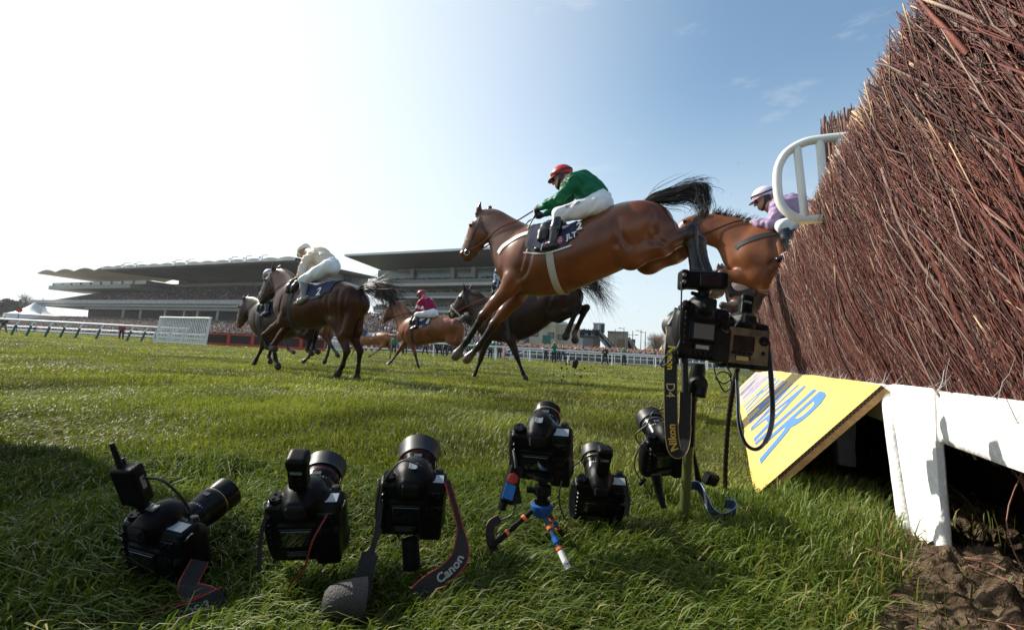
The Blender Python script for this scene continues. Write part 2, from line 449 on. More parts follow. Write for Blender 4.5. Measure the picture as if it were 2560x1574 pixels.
# bare trodden soil at the foot of the fence
def soil_edge(s): return .515 + .02 * np.sin(s * 3.1) + .02 * np.sin(s * 8.3 + 1) - .24 * np.clip((1.85 - s) / .7, 0, 1.25)
nS, nL = 640, 240
S_, L_ = np.meshgrid(np.linspace(-.4, 2.9, nS), np.linspace(0, 1, nL), indexing='ij')
Lw = soil_edge(S_) - .05 + L_ * (1.6 - soil_edge(S_))
hz_ = .012 + .05 * (vnoise(S_ * 5, Lw * 5, 9) - .35) + .045 * (vnoise(S_ * 14, Lw * 14, 10) - .5) + .034 * np.abs(vnoise(S_ * 30, Lw * 30, 11) - .5) * 1.6 + .020 * (vnoise(S_ * 66, Lw * 66, 12) - .5) + .008 * (vnoise(S_ * 130, Lw * 130, 17) - .5)
hz_ *= np.clip(L_ * 9, 0, 1); hz_ = np.where(L_ < .02, -.02, hz_)
P = S_[..., None] * fs + Lw[..., None] * fl + hz_[..., None] * fz
ii = np.arange(nS * nL).reshape(nS, nL)
q = np.stack([ii[:-1, :-1], ii[:-1, 1:], ii[1:, 1:], ii[1:, :-1]], -1).reshape(-1, 4)
o = npmesh('soil', P.reshape(-1, 3), q, mat('bare_soil', (.055, .036, .022), .95, col2=(.19, .135, .085), scale=22, bump=1, bscale=190, ramp=(.42, .70), spec=.15))
tag(o, 'bare crumbly brown soil under the brush fence', 'soil', kind='structure')

# ---------------------------------------------------------------- grass blades (stuff)
def grass_zone(n, d0, d1, hmin, hmax, wid, seed, spread=1.35, pw=1.0, light_tone=(1, 1, 1)):
    r_ = np.random.default_rng(seed)
    u = r_.random(n); d = (d0 ** pw + u * (d1 ** pw - d0 ** pw)) ** (1 / pw)
    x = (r_.random(n) * 2 - 1) * d * spread + .0; y = d
    L = x * fl[0] + y * fl[1]; s = x * fs[0] + y * fs[1]
    dens = .30 + 1.15 * vnoise(x * 2.3, y * 2.3, 5) * (.6 + .8 * vnoise(x * .5, y * .5, 6))
    edge = soil_edge(s) - .12 * (r_.random(n) ** 2)
    keep = (r_.random(n) < dens) & ((L < edge) | (L > 3) | ((L < edge + .35) & (r_.random(n) < .03)))
    # bare patches and divots
    keep &= ~((vnoise(x * 1.7 + 9, y * 1.7, 8) > .80) & (r_.random(n) < .75))
    x, y, L, s = x[keep], y[keep], L[keep], s[keep]; n = len(x)
    z0 = turf_height(x, y) * np.clip(y / 1.0, 0, 1)
    tuft = vnoise(x * 1.6, y * 1.6, 13) * .7 + vnoise(x * 6, y * 6, 14) * .45
    h = (hmin + (hmax - hmin) * r_.random(n)) * (.34 + .75 * tuft + .45 * vnoise(x * 1.15 + 7, y * 1.15, 18))
    for px_, py_, r2 in ((400, 1425, .17), (765, 1405, .16), (1030, 1350, .15), (1498, 1296, .14), (1365, 1390, .12), (1770, 1290, .12), (880, 1545, .12), (1110, 1440, .12), (480, 1530, .12), (1665, 1270, .10)):
        g_ = gnd(px_, py_); h = h * (1 - .62 * np.exp(-((x - g_[0]) ** 2 + (y - g_[1]) ** 2) / r2 ** 2))
    h = h * np.where((s > 2.0) & (s < 12) & (L > -.22) & (L < .16), .42, 1.0)      # trodden flat along the boards
    flow = 2.2 * math.pi * vnoise(x * .8, y * .8, 15) + r_.normal(0, .9, n)
    lean = r_.gamma(2.0, .33, n) * 1.0
    dx = np.cos(flow) * lean + .35; dy = np.sin(flow) * lean - .1
    ang = r_.random(n) * math.pi * 2; wx = np.cos(ang) * wid * (.6 + .8 * r_.random(n)); wy = np.sin(ang) * wid * (.6 + .8 * r_.random(n))
    base = np.stack([x, y, z0 - .012], 1); W = np.stack([wx, wy, 0 * wx], 1)
    m1 = base + np.stack([dx * h * .28, dy * h * .28, h * .55], 1)
    m2 = base + np.stack([dx * h * .62, dy * h * .62, h * (.86 - .1 * np.minimum(lean, 1.6))], 1)
    tip = base + np.stack([dx * h * 1.05, dy * h * 1.05, h * (1.0 - .33 * np.minimum(lean, 1.9))], 1)
    v = np.stack([base - W / 2, base + W / 2, m1 - W * .45, m1 + W * .45, m2 - W * .3, m2 + W * .3, tip], 1)
    i = np.arange(n)[:, None] * 7
    f = np.concatenate([i + V(0, 1, 3), i + V(0, 3, 2), i + V(2, 3, 5), i + V(2, 5, 4), i + V(4, 5, 6)], 0).astype(np.int32)
    hue = r_.random(n); big = vnoise(x * .45 + 3, y * .45, 16)
    c = V(.080, .118, .014) * (1 - hue[:, None]) + V(.165, .190, .032) * hue[:, None]
    pat = vnoise(x * 1.15 + 7, y * 1.15, 18) * .6 + vnoise(x * 2.7, y * 2.7, 19) * .4
    c = c * (.62 + .6 * big[:, None]) * (.75 + .45 * tuft[:, None]) * np.clip(.30 + 1.35 * pat, .45, 1.35)[:, None]
    c = c * V(*light_tone)  # light painted into the blades: near zone darkened, far zones brightened
    dry = r_.random(n) < .045 + .25 * np.clip((L - soil_edge(s) + .25) * 3, 0, 1) * (L < 2)
    c[dry] = V(.30, .25, .11) * (.6 + .6 * r_.random((dry.sum(), 1)))
    return v.reshape(-1, 3), f, np.repeat(c, 7, 0)
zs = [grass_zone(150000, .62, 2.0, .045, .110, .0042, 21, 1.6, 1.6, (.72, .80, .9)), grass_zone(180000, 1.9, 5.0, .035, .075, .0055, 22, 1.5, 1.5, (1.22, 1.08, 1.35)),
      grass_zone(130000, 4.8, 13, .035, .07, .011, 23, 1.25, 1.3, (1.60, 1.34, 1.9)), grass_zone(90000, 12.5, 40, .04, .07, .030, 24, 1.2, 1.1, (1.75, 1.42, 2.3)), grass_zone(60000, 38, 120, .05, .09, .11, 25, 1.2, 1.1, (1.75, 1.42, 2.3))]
ov = 0; vs, fs_, cs = [], [], []
for v_, f_, c_ in zs: vs.append(v_); fs_.append(f_ + ov); cs.append(c_); ov += len(v_)
gmat = mat('grass_blade', (.1, .15, .03), .48, attr=True, transl=(1.5, 1.6, .65, .28), spec=.20)
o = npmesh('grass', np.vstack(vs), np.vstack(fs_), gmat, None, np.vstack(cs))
tag(o, 'short green turf grass with pale glinting blades', 'grass', kind='stuff')
del vs, cs, zs

# ---------------------------------------------------------------- birch fence
def face_L(z): return .575 + (.375 - .575) * (np.asarray(z) - .49) / (1.40 - .49)     # landing face leans out at the top
FS0, FS1 = -.9, 9.6
fence = empty('birch_fence', FP(2, .6, 0), 0, 'tall brown birch brush steeplechase fence leaning over the white guard rail', 'fence')
fence.rotation_euler = (0, 0, -FAZ)
bpy.context.view_layer.update()
FI = np.array(fence.matrix_world.inverted())
def toF(P): return np.asarray(P) @ FI[:3, :3].T + FI[:3, 3]
def twigs(n, s0, s1, seed, rmin, rmax, lmin, lmax, depth=.22, z0=.46, z1=1.42, pw=1.0, jit=.28, tops=False, pale=.2, nseg=3, sides=4, back=0.0):
    r_ = np.random.default_rng(seed)
    s = s0 + (s1 - s0) * r_.random(n) ** pw
    ln = lmin + (lmax - lmin) * r_.random(n)
    rad = rmin + (rmax - rmin) * r_.random(n) ** 2.2
    # direction: up, leaning along the fence (away) and out over the landing side
    du = np.ones(n); da = .46 + r_.normal(0, jit, n); do = .20 + r_.normal(0, jit * .6, n)
    D = np.stack([-do, da, du], 1); D /= np.linalg.norm(D, axis=1)[:, None]      # (L, s, z)
    zb = z0 - .15 + (z1 - z0 + .05) * r_.random(n)
    if tops: zb = z1 - ln * D[:, 2] + r_.normal(0, .018, n)
    top = zb + ln * D[:, 2]; lim = z1 + r_.normal(0, .012, n)
    ln = np.where(top > lim, np.maximum(.06, (lim - zb) / D[:, 2]), ln)
    Lb = face_L(zb) + back - .008 + depth * r_.random(n) ** 1.7
    B = np.stack([Lb, s, zb], 1)
    tipL = Lb + D[:, 0] * ln; tipz = zb + D[:, 2] * ln; lo_ = face_L(tipz) - .035 * r_.random(n) ** 2 + .012
    D[:, 0] += np.maximum(lo_ - tipL, 0) / ln
    bend = r_.normal(0, .030, (n, 3)) * ln[:, None]; bend2 = r_.normal(0, .022, (n, 3)) * ln[:, None]
    k = nseg + 1; C = []
    for i in range(k):
        t = i / nseg; C.append(B + D * (ln * t)[:, None] + bend * math.sin(t * math.pi) + bend2 * math.sin(t * 2 * math.pi))
    C = np.stack(C, 1)
    x = np.cross(D, V(.3, .9, .2)); x /= np.linalg.norm(x, axis=1)[:, None]; y = np.cross(D, x)
    ring = []
    for i in range(k):
        rr = rad * (1 - .55 * i / nseg)
        for j in range(sides):
            a = 2 * math.pi * j / sides; ring.append(C[:, i] + rr[:, None] * (math.cos(a) * x + math.sin(a) * y))
    v = np.stack(ring, 1)                                                     # n, k*sides, 3
    f = [(i * sides + j, i * sides + (j + 1) % sides, (i + 1) * sides + (j + 1) % sides, (i + 1) * sides + j) for i in range(nseg) for j in range(sides)]
    f.append(tuple((k - 1) * sides + j for j in range(4)))
    f = np.array(f); f = (f[None] + (np.arange(n) * k * sides)[:, None, None]).reshape(-1, 4)
    h = r_.random((n, 1)); g2 = r_.random((n, 1))
    c = V(.055, .014, .010) * (1 - h) + V(.140, .043, .029) * h
    c = c * (.32 + 1.0 * g2); gr = r_.random(n) < .15; c[gr] = V(.21, .145, .12) * (.6 + .6 * r_.random((gr.sum(), 1)))
    col = np.repeat(c[:, None, :], k * sides, 1)
    pl = r_.random(n) < pale; col[pl, -sides:] = V(.55, .42, .25) * (.6 + .5 * r_.random((pl.sum(), 1, 1)))
    W = v[..., 0:1] * fl + v[..., 1:2] * fs + v[..., 2:3] * fz
    return toF(W.reshape(-1, 3)), f, col.reshape(-1, 3)
parts = [twigs(19000, -.5, 3.4, 31, .0009, .0031, .20, .66, .13, jit=.27, pale=.05),
         twigs(12000, -.5, 3.4, 32, .0006, .0016, .08, .36, .04, jit=.62, pale=.03),
         twigs(170, -.5, 3.6, 33, .0045, .0092, .5, .95, .09, jit=.20, pale=.6, nseg=5),
         twigs(900, -.5, 3.6, 38, .0026, .0052, .35, .8, .10, jit=.26, pale=.4, nseg=4),
         twigs(3200, -.5, 3.4, 34, .0014, .0046, .20, .5, .16, jit=.30, tops=True, pale=.4),
         twigs(16000, 3.2, FS1, 35, .0015, .0038, .22, .66, .10, jit=.24, pale=.06, pw=1.25),
         twigs(8000, 3.2, FS1, 37, .0012, .0024, .10, .36, .05, jit=.5, pale=.03, pw=1.25),
         twigs(2600, 3.2, FS1, 36, .002, .0056, .2, .5, .2, jit=.28, tops=True, pale=.35, pw=1.2)]
ov = 0; vs, fcs, cs = [], [], []
for v_, f_, c_ in parts: vs.append(v_); fcs.append(f_ + ov); cs.append(c_); ov += len(v_)
tw = npmesh('brush', np.vstack(vs), np.vstack(fcs), mat('birch_twig', (.12, .055, .04), .62, attr=True, col2=(1.35, 1.25, 1.2), scale=60, spec=.35, bump=.3, bscale=300), fence, np.vstack(cs))
tw['kind'] = 'stuff'
# heart of the fence: dark slab added to block light, colour stands for shade
vv, ff = [], []
for i, s in enumerate(np.linspace(FS0, FS1, 60)):
    for z, L in ((-.03, 1.0), (.30, .78), (.49, .665), (.95, .565), (1.33, .485), (1.37, .62), (1.30, 1.25), (.49, 1.5), (-.03, 1.5)):
        vv.append(toF(FP(s, L + .01 * math.sin(i * 2.1 + z * 9), z + (.012 * math.sin(i * 1.7) if z > 1 else 0))))
for i in range(59):
    for j in range(9): ff.append((i * 9 + j, i * 9 + (j + 1) % 9, i * 9 + 9 + (j + 1) % 9, i * 9 + 9 + j))
ff += [tuple(range(9)), tuple(59 * 9 + j for j in range(9))[::-1]]
b = MB(); b.add(vv, ff); b.build('shade_core', mat('core_shade', (.018, .008, .006), .95, col2=(.035, .017, .013), scale=40, bump=1, bscale=160, spec=.1), fence)

# the higher block of brush behind the white wing
blk = empty('brush_bundle', FP(3.3, .95, 1.2), 0, 'upright bundle of cut birch sticks behind the curved white wing', 'brush bundle')
r_ = np.random.default_rng(41); b = MB()
for i in range(420):
    s = 3.05 + .85 * r_.random(); L = .58 + .18 * r_.random(); t = 1.95 + .5 * (s - 3.06) + r_.normal(0, .035)
    B0 = FP(s, L, 1.25); B1 = FP(s + r_.normal(0, .05), L + r_.normal(0, .03), t)
    rr = .003 + .011 * r_.random() ** 2
    b.tube([B0 - blk.location, (B0 + B1) / 2 + r_.normal(0, .012, 3) - np.array(blk.location), B1 - np.array(blk.location)], [rr, rr * .9, rr * .8], 5)
b.build('sticks', mat('stick_bark', (.12, .055, .042), .7, col2=(.20, .11, .085), scale=18, bump=.4, bscale=120), blk)

# ---------------------------------------------------------------- white guard rail under the brush
white = mat('white_timber_paint', (.80, .79, .76), .55, col2=(.66, .645, .61), scale=5, bump=.55, bscale=55, ramp=(.45, .75))
rail = empty('guard_rail', FP(2, .56, 0), 0, 'chipped white painted timber guard rail on posts below the brush', 'guard rail')
RL = np.array(rail.location)
def rough(v, amp, f, seed):
    rr = np.random.default_rng(seed); o = np.zeros(len(v))
    for i in range(6):
        k = rr.normal(0, f, 3); o += np.sin(v @ k + rr.random() * 6)
    return v + (amp * o / 3)[:, None] * V(1, 0, .35)
def timber(name, s0, s1, L0, L1, z0, z1, n=(40, 6, 10), amp=.0008, seed=1, fnz=None):
    """subdivided, slightly uneven beam in fence coordinates"""
    b = MB(); A = np.linspace(s0, s1, n[0]); B = np.linspace(L0, L1, n[1]); C = np.linspace(z0, z1, n[2]); ids = {}
    def vid(i, j, k):
        if (i, j, k) not in ids:
            e = .006; p = V(B[j], A[i], C[k]); 
            c = [(j in (0, n[1] - 1)), (i in (0, n[0] - 1)), (k in (0, n[2] - 1))]
            if sum(c) >= 2:
                for a, m_, q in ((0, j, n[1]), (1, i, n[0]), (2, k, n[2])):
                    if c[a]: p[a] += e * (1 if m_ == 0 else -1) * .7
            ids[(i, j, k)] = len(b.v); b.v.append(p)
        return ids[(i, j, k)]
    def face(*q): b.f.append(tuple(vid(*t) for t in q)); b.m.append(0)
    for i in range(n[0] - 1):
        for k in range(n[2] - 1):
            face((i, 0, k), (i, 0, k + 1), (i + 1, 0, k + 1), (i + 1, 0, k)); J = n[1] - 1; face((i, J, k), (i + 1, J, k), (i + 1, J, k + 1), (i, J, k + 1))
        for j in range(n[1] - 1):
            face((i, j, 0), (i + 1, j, 0), (i + 1, j + 1, 0), (i, j + 1, 0)); K = n[2] - 1; face((i, j, K), (i, j + 1, K), (i + 1, j + 1, K), (i + 1, j, K))
    for j in range(n[1] - 1):
        for k in range(n[2] - 1):
            face((0, j, k), (0, j + 1, k), (0, j + 1, k + 1), (0, j, k + 1)); I = n[0] - 1; face((I, j, k), (I, j, k + 1), (I, j + 1, k + 1), (I, j + 1, k))
    v = np.array(b.v); v = rough(v, amp, 30, seed); v = rough(v, amp * .6, 90, seed + 1)
    if fnz: v = fnz(v)
    b.v = [tuple(q) for q in (v[:, 0:1] * fl + v[:, 1:2] * fs + v[:, 2:3] * fz - RL)]
    return b.build(name, white, rail, auto=50)
timber('beam', .2, FS1, .545, .585, .345, .497, (190, 4, 9), .0005, 5)
def post_shape(v):
    z = v[:, 2]; w = np.clip((.34 - z) / .34, 0, 1)
    v[:, 1] += .20 * np.clip((v[:, 1] - 1.785) / .30, 0, 1) * np.clip(z / .5, 0, 1); v[:, 0] += .012 * w; return v
timber('post', 1.785, 2.04, .532, .566, -.06, .503, (14, 5, 34), .0004, 8, post_shape)
timber('batten', 2.042, 2.075, .518, .56, -.04, .497, (4, 4, 30), .0003, 9, lambda v: v + np.stack([0 * v[:, 2], .20 * np.clip(v[:, 2] / .5, 0, 1), 0 * v[:, 2]], 1))
for s in (3.35, 4.9, 6.6, 8.3): timber('post', s, s + .2, .56, .66, -.06, .34, (8, 5, 14), .003, int(s * 10))
# wisps of broken twig and flakes hanging over the top of the rail
wv = twigs(120, .9, 5.5, 47, .0006, .0013, .04, .14, .03, z0=.60, z1=.60, jit=1.2, pale=0, back=-.055)
wc = np.full(wv[2].shape, .62) * (.5 + .6 * np.random.default_rng(2).random((len(wv[2]), 1)))
o = npmesh('loose_twigs', wv[0], wv[1], mat('pale_twig', (.5, .45, .4), .7, attr=True), fence, wc); o['kind'] = 'stuff'

# loose twigs and brushwood lying under the rail
b = MB(); r_ = np.random.default_rng(52)
for i in range(46):
    t = r_.random(); s0 = 1.28 + .30 * r_.random(); p0 = FP(s0 + .1, .74 + .15 * r_.random(), .36 + .05 * r_.random()); p1 = FP(s0 - .40 + .25 * r_.random(), .55 + .12 * r_.random(), .02 + .1 * r_.random())
    m_ = (p0 + p1) / 2 + r_.normal(0, .03, 3); b.tube(smooth_path([p0, m_, p1], 5), np.linspace(.0045, .0014, 11) * (.6 + .8 * r_.random()), 5)
for i in range(120):
    s0 = 1.12 + .36 * r_.random(); p0 = FP(s0 + .28 + .1 * r_.normal(), .70 + .14 * r_.random(), .33 + .05 * r_.random()); p1 = FP(s0 - .05 * r_.random(), .57 + .12 * r_.random(), .02 + .10 * r_.random())
    m_ = (p0 + p1) / 2 + r_.normal(0, .022, 3); b.tube(smooth_path([p0, m_, p1], 5), np.linspace(.0040, .0011, 11) * (.5 + .8 * r_.random()), 5)
for i in range(30):
    p0 = FP(1.0 + 1.0 * r_.random(), .40 + .4 * r_.random(), .04 + .03 * r_.random()); d = r_.normal(0, 1, 3) * V(1, 1, .1); d = nrm(d) * (.06 + .2 * r_.random())
    b.tube(smooth_path([p0, p0 + d * .5 + r_.normal(0, .01, 3), p0 + d], 4), .0012 + .0014 * r_.random(), 5)
o = b.build('twig_litter', mat('litter_bark', (.17, .062, .042), .7, col2=(.26, .15, .10), scale=25))
tag(o, 'loose reddish twigs drooping to the soil beneath the white rail', 'twigs', kind='stuff')
# clods on the soil
cl = SDF(); b = MB()
for i in range(420):
    s = .75 + 1.3 * r_.random(); L = soil_edge(s) + .02 + (.5) * r_.random(); p = FP(s, L, .012); rr = .004 + .016 * r_.random() ** 2.4
    k = 9; pts = r_.normal(0, 1, (k, 3)); pts /= np.linalg.norm(pts, axis=1)[:, None]
    th = np.linspace(0, math.pi, 5); vv = []; ff = []
    for a in th:
        for c in range(6): vv.append(p + rr * (1 + .35 * r_.normal()) * V(math.sin(a) * math.cos(c * 1.047), math.sin(a) * math.sin(c * 1.047), math.cos(a) * .75))
    for a in range(4):
        for c in range(6): ff.append((a * 6 + c, a * 6 + 6 + c, a * 6 + 6 + (c + 1) % 6, a * 6 + (c + 1) % 6))
    b.add(vv, ff)
o = b.build('soil_clods', MATS['bare_soil']); tag(o, 'small crumbs of earth on the bare soil', 'soil', kind='stuff')

# ---------------------------------------------------------------- white curved wing standing in the fence
wing = empty('fence_wing', FP(2.6, .45, 1.2), 0, 'white curved tubular steel wing rising out of the brush fence', 'wing')
WL = np.array(wing.location)
def wp(px, py): return onplane(px, py, fs * 2.6, fs) - WL
wm = mat('white_gloss_tube', (.80, .79, .74), .28, col2=(.70, .69, .62), scale=6, coat=.3, ramp=(.5, .8), bump=.1, bscale=30)
b = MB(); b.tube(smooth_path([wp(*q) for q in ((2260, 322), (2124, 340), (2060, 347), (2011, 356), (1970, 379), (1950, 408), (1943, 440), (1946, 490), (1958, 520), (1984, 541), (2015, 549), (2060, 546), (2200, 530))], 6), .0215, 14); b.build('hoop', wm, wing)
for q in (((1992, 366), (2012, 545)), ((2049, 352), (2066, 545)), ((2101, 345), (2115, 540))):
    b = MB(); b.tube([wp(*q[0]), wp(*q[1])], .0185, 14); b.build('upright', wm, wing)

# ---------------------------------------------------------------- advertising boards leaning on the rail
eb = nrm(fl * .42 + fz * .48); nb = nrm(np.cross(fs, eb)); nb = nb if nb[2] > 0 else -nb; eb_len = .648
yel = mat('yellow_board', (.74, .49, .13), .5, col2=(.70, .455, .115), scale=3, spec=.35)
yel2 = mat('faded_board', (.66, .50, .30), .55, col2=(.60, .44, .30), scale=2, spec=.3)
blu = mat('blue_print', (.075, .20, .56), .5, spec=.35); blu2 = mat('faded_print', (.24, .26, .50), .55)
wood = mat('frame_wood', (.42, .25, .09), .6, col2=(.30, .16, .055), scale=9, stretch=(1, 9, 9), bump=.25, bscale=60)
card = mat('cardboard_edge', (.030, .020, .013), .9, col2=(.05, .035, .02), scale=120)
def board(name, s0, s1, label, ym, bm, t0, t1):
    O = fl * .085 + fs * s0 + fz * .012
    e = empty(name, O, 0, label, 'advertising board')
    def bp(s, t, n=0): return fs * (s - s0) + eb * t + nb * n
    # slightly warped card panel
    b = MB(); ns, nt_ = 60, 8
    def w(s): return .006 * math.sin(s * 2.3) + .004 * math.sin(s * 5.1 + 1)
    for sd in (0, 1):
        base = len(b.v)
        for i in range(ns):
            for j in range(nt_):
                s = s0 + (s1 - s0) * i / (ns - 1); t = eb_len * j / (nt_ - 1); b.v.append(bp(s, t, (0 if sd else -.014) + w(s)))
        for i in range(ns - 1):
            for j in range(nt_ - 1):
                q = (base + i * nt_ + j, base + (i + 1) * nt_ + j, base + (i + 1) * nt_ + j + 1, base + i * nt_ + j + 1); b.f.append(q if sd else q[::-1]); b.m.append(0)
    k = ns * nt_
    def edge(seq):
        for a, c in zip(seq[:-1], seq[1:]): b.f.append((a, c, c + k, a + k)); b.m.append(1)
    edge([j for j in range(nt_)][::-1]); edge([(ns - 1) * nt_ + j for j in range(nt_)]); edge([i * nt_ for i in range(ns)]); edge([i * nt_ + nt_ - 1 for i in range(ns)][::-1])
    b.build('panel', [ym, card], e, auto=40)
    # corrugation along the near edge
    b = MB(); nc = 74
    for i in range(nc):
        t = eb_len * (i + .5) / nc; b.cyl(bp(s0 - .001, t, -.007 + w(s0) + .0035 * (1 if i % 2 else -1)), bp(s0 + .002, t, -.007 + w(s0) + .0035 * (1 if i % 2 else -1)), .0016, n=6)
    b.build('corrugation', mat('card_flute', (.34, .25, .13), .9), e)
    b = MB()
    for t in (.0, eb_len): pass
    Rb = np.column_stack([fs, eb, nb])
    b.box(bp(s0 + .02, eb_len / 2, -.030), (.036, eb_len, .030), Rb, .003); b.build('end_batten', wood, e)
    b = MB(); b.box(bp((s0 + s1) / 2 + .02, eb_len - .02, -.030), (s1 - s0 - .08, .036, .030), Rb, .003); b.build('top_batten', wood, e)
    b = MB(); b.box(bp((s0 + s1) / 2 + .02, .03, -.030), (s1 - s0 - .08, .036, .030), Rb, .003); b.build('foot_batten', wood, e)
    v, f = text_geo('RYANAIR', 1.0, .012)
    v, f = refine2d(v, f, .2)
    w_, h_ = v.max(0) - v.min(0)
    ss = t1 - (v[:, 0] - v[:, 0].min()) / w_ * (t1 - t0); tt = .070 + (v[:, 1] - v[:, 1].min()) / h_ * .478
    b = MB(); b.add([bp(s, t, .0025 + w(s)) for s, t in zip(ss, tt)], f); b.build('lettering', bm, e)
    return e
board('advertising_board', 2.225, 6.55, 'yellow board with clear blue lettering leaning on the white guard rail, nearest to the cameras', yel, blu, 2.62, 6.15)
board('advertising_board', 6.62, 11.2, 'faded yellow board with pale lilac lettering beyond the bright one', yel2, blu2, 7.0, 10.6)

# ---------------------------------------------------------------- horses
HEAD_AZ = FAZ - math.pi / 2                    # the field gallops square to the fence
hx = V(math.sin(HEAD_AZ), math.cos(HEAD_AZ), 0); hy = V(-math.cos(HEAD_AZ), math.sin(HEAD_AZ), 0)   # forward, left flank
hy = np.cross(fz, hx)
RH = np.column_stack([hx, hy, fz])
class Frame:
    """upright plane through a horse's spine: turns a point of the outline into the horse's own coordinates"""
    def __init__(s, px, py, d, zfix=None):
        P = at(px, py, d); s.P = P; s.O = V(P[0], P[1], 0)
        s.mw = Matrix([[*RH[i], s.O[i]] for i in range(3)] + [[0, 0, 0, 1]])
    def L(s, px, py, y=0.0):
        Q = onplane(px, py, s.P + hy * y, hy); q = (Q - s.O) @ RH; q[1] = y; return q
    def pair(s, a, b, y=0.0):
        A, B = s.L(a[0], a[1], y), s.L(b[0], b[1], y); return (A + B) / 2, np.linalg.norm(A - B) / 2
def interp(P, n):
    P = np.asarray(P, float)
    return smooth_path(P, n)
coat_cache = {}
def coat_mat(name, rough=.34, spec=.34):
    return mat(name, (.3, .1, .04), rough, attr=True, col2=(.50, .44, .40), scale=3.4, spec=spec, bump=.10, bscale=130, ramp=(.36, .70))
leather = lambda: mat('black_leather', (.014, .012, .012), .38, bump=.2, bscale=150)
def strap_snap(body, P, name, w, m, root, th=.004, off=.004, n=6, y=None):
    Q = body.snap(smooth_path(P, n), off); g = body.grad(Q); T = np.gradient(Q, axis=0); W = np.cross(g, T)
    b = MB(); b.ribbon(Q, W, w, th); return b.build(name, m, root)
class Horse: pass
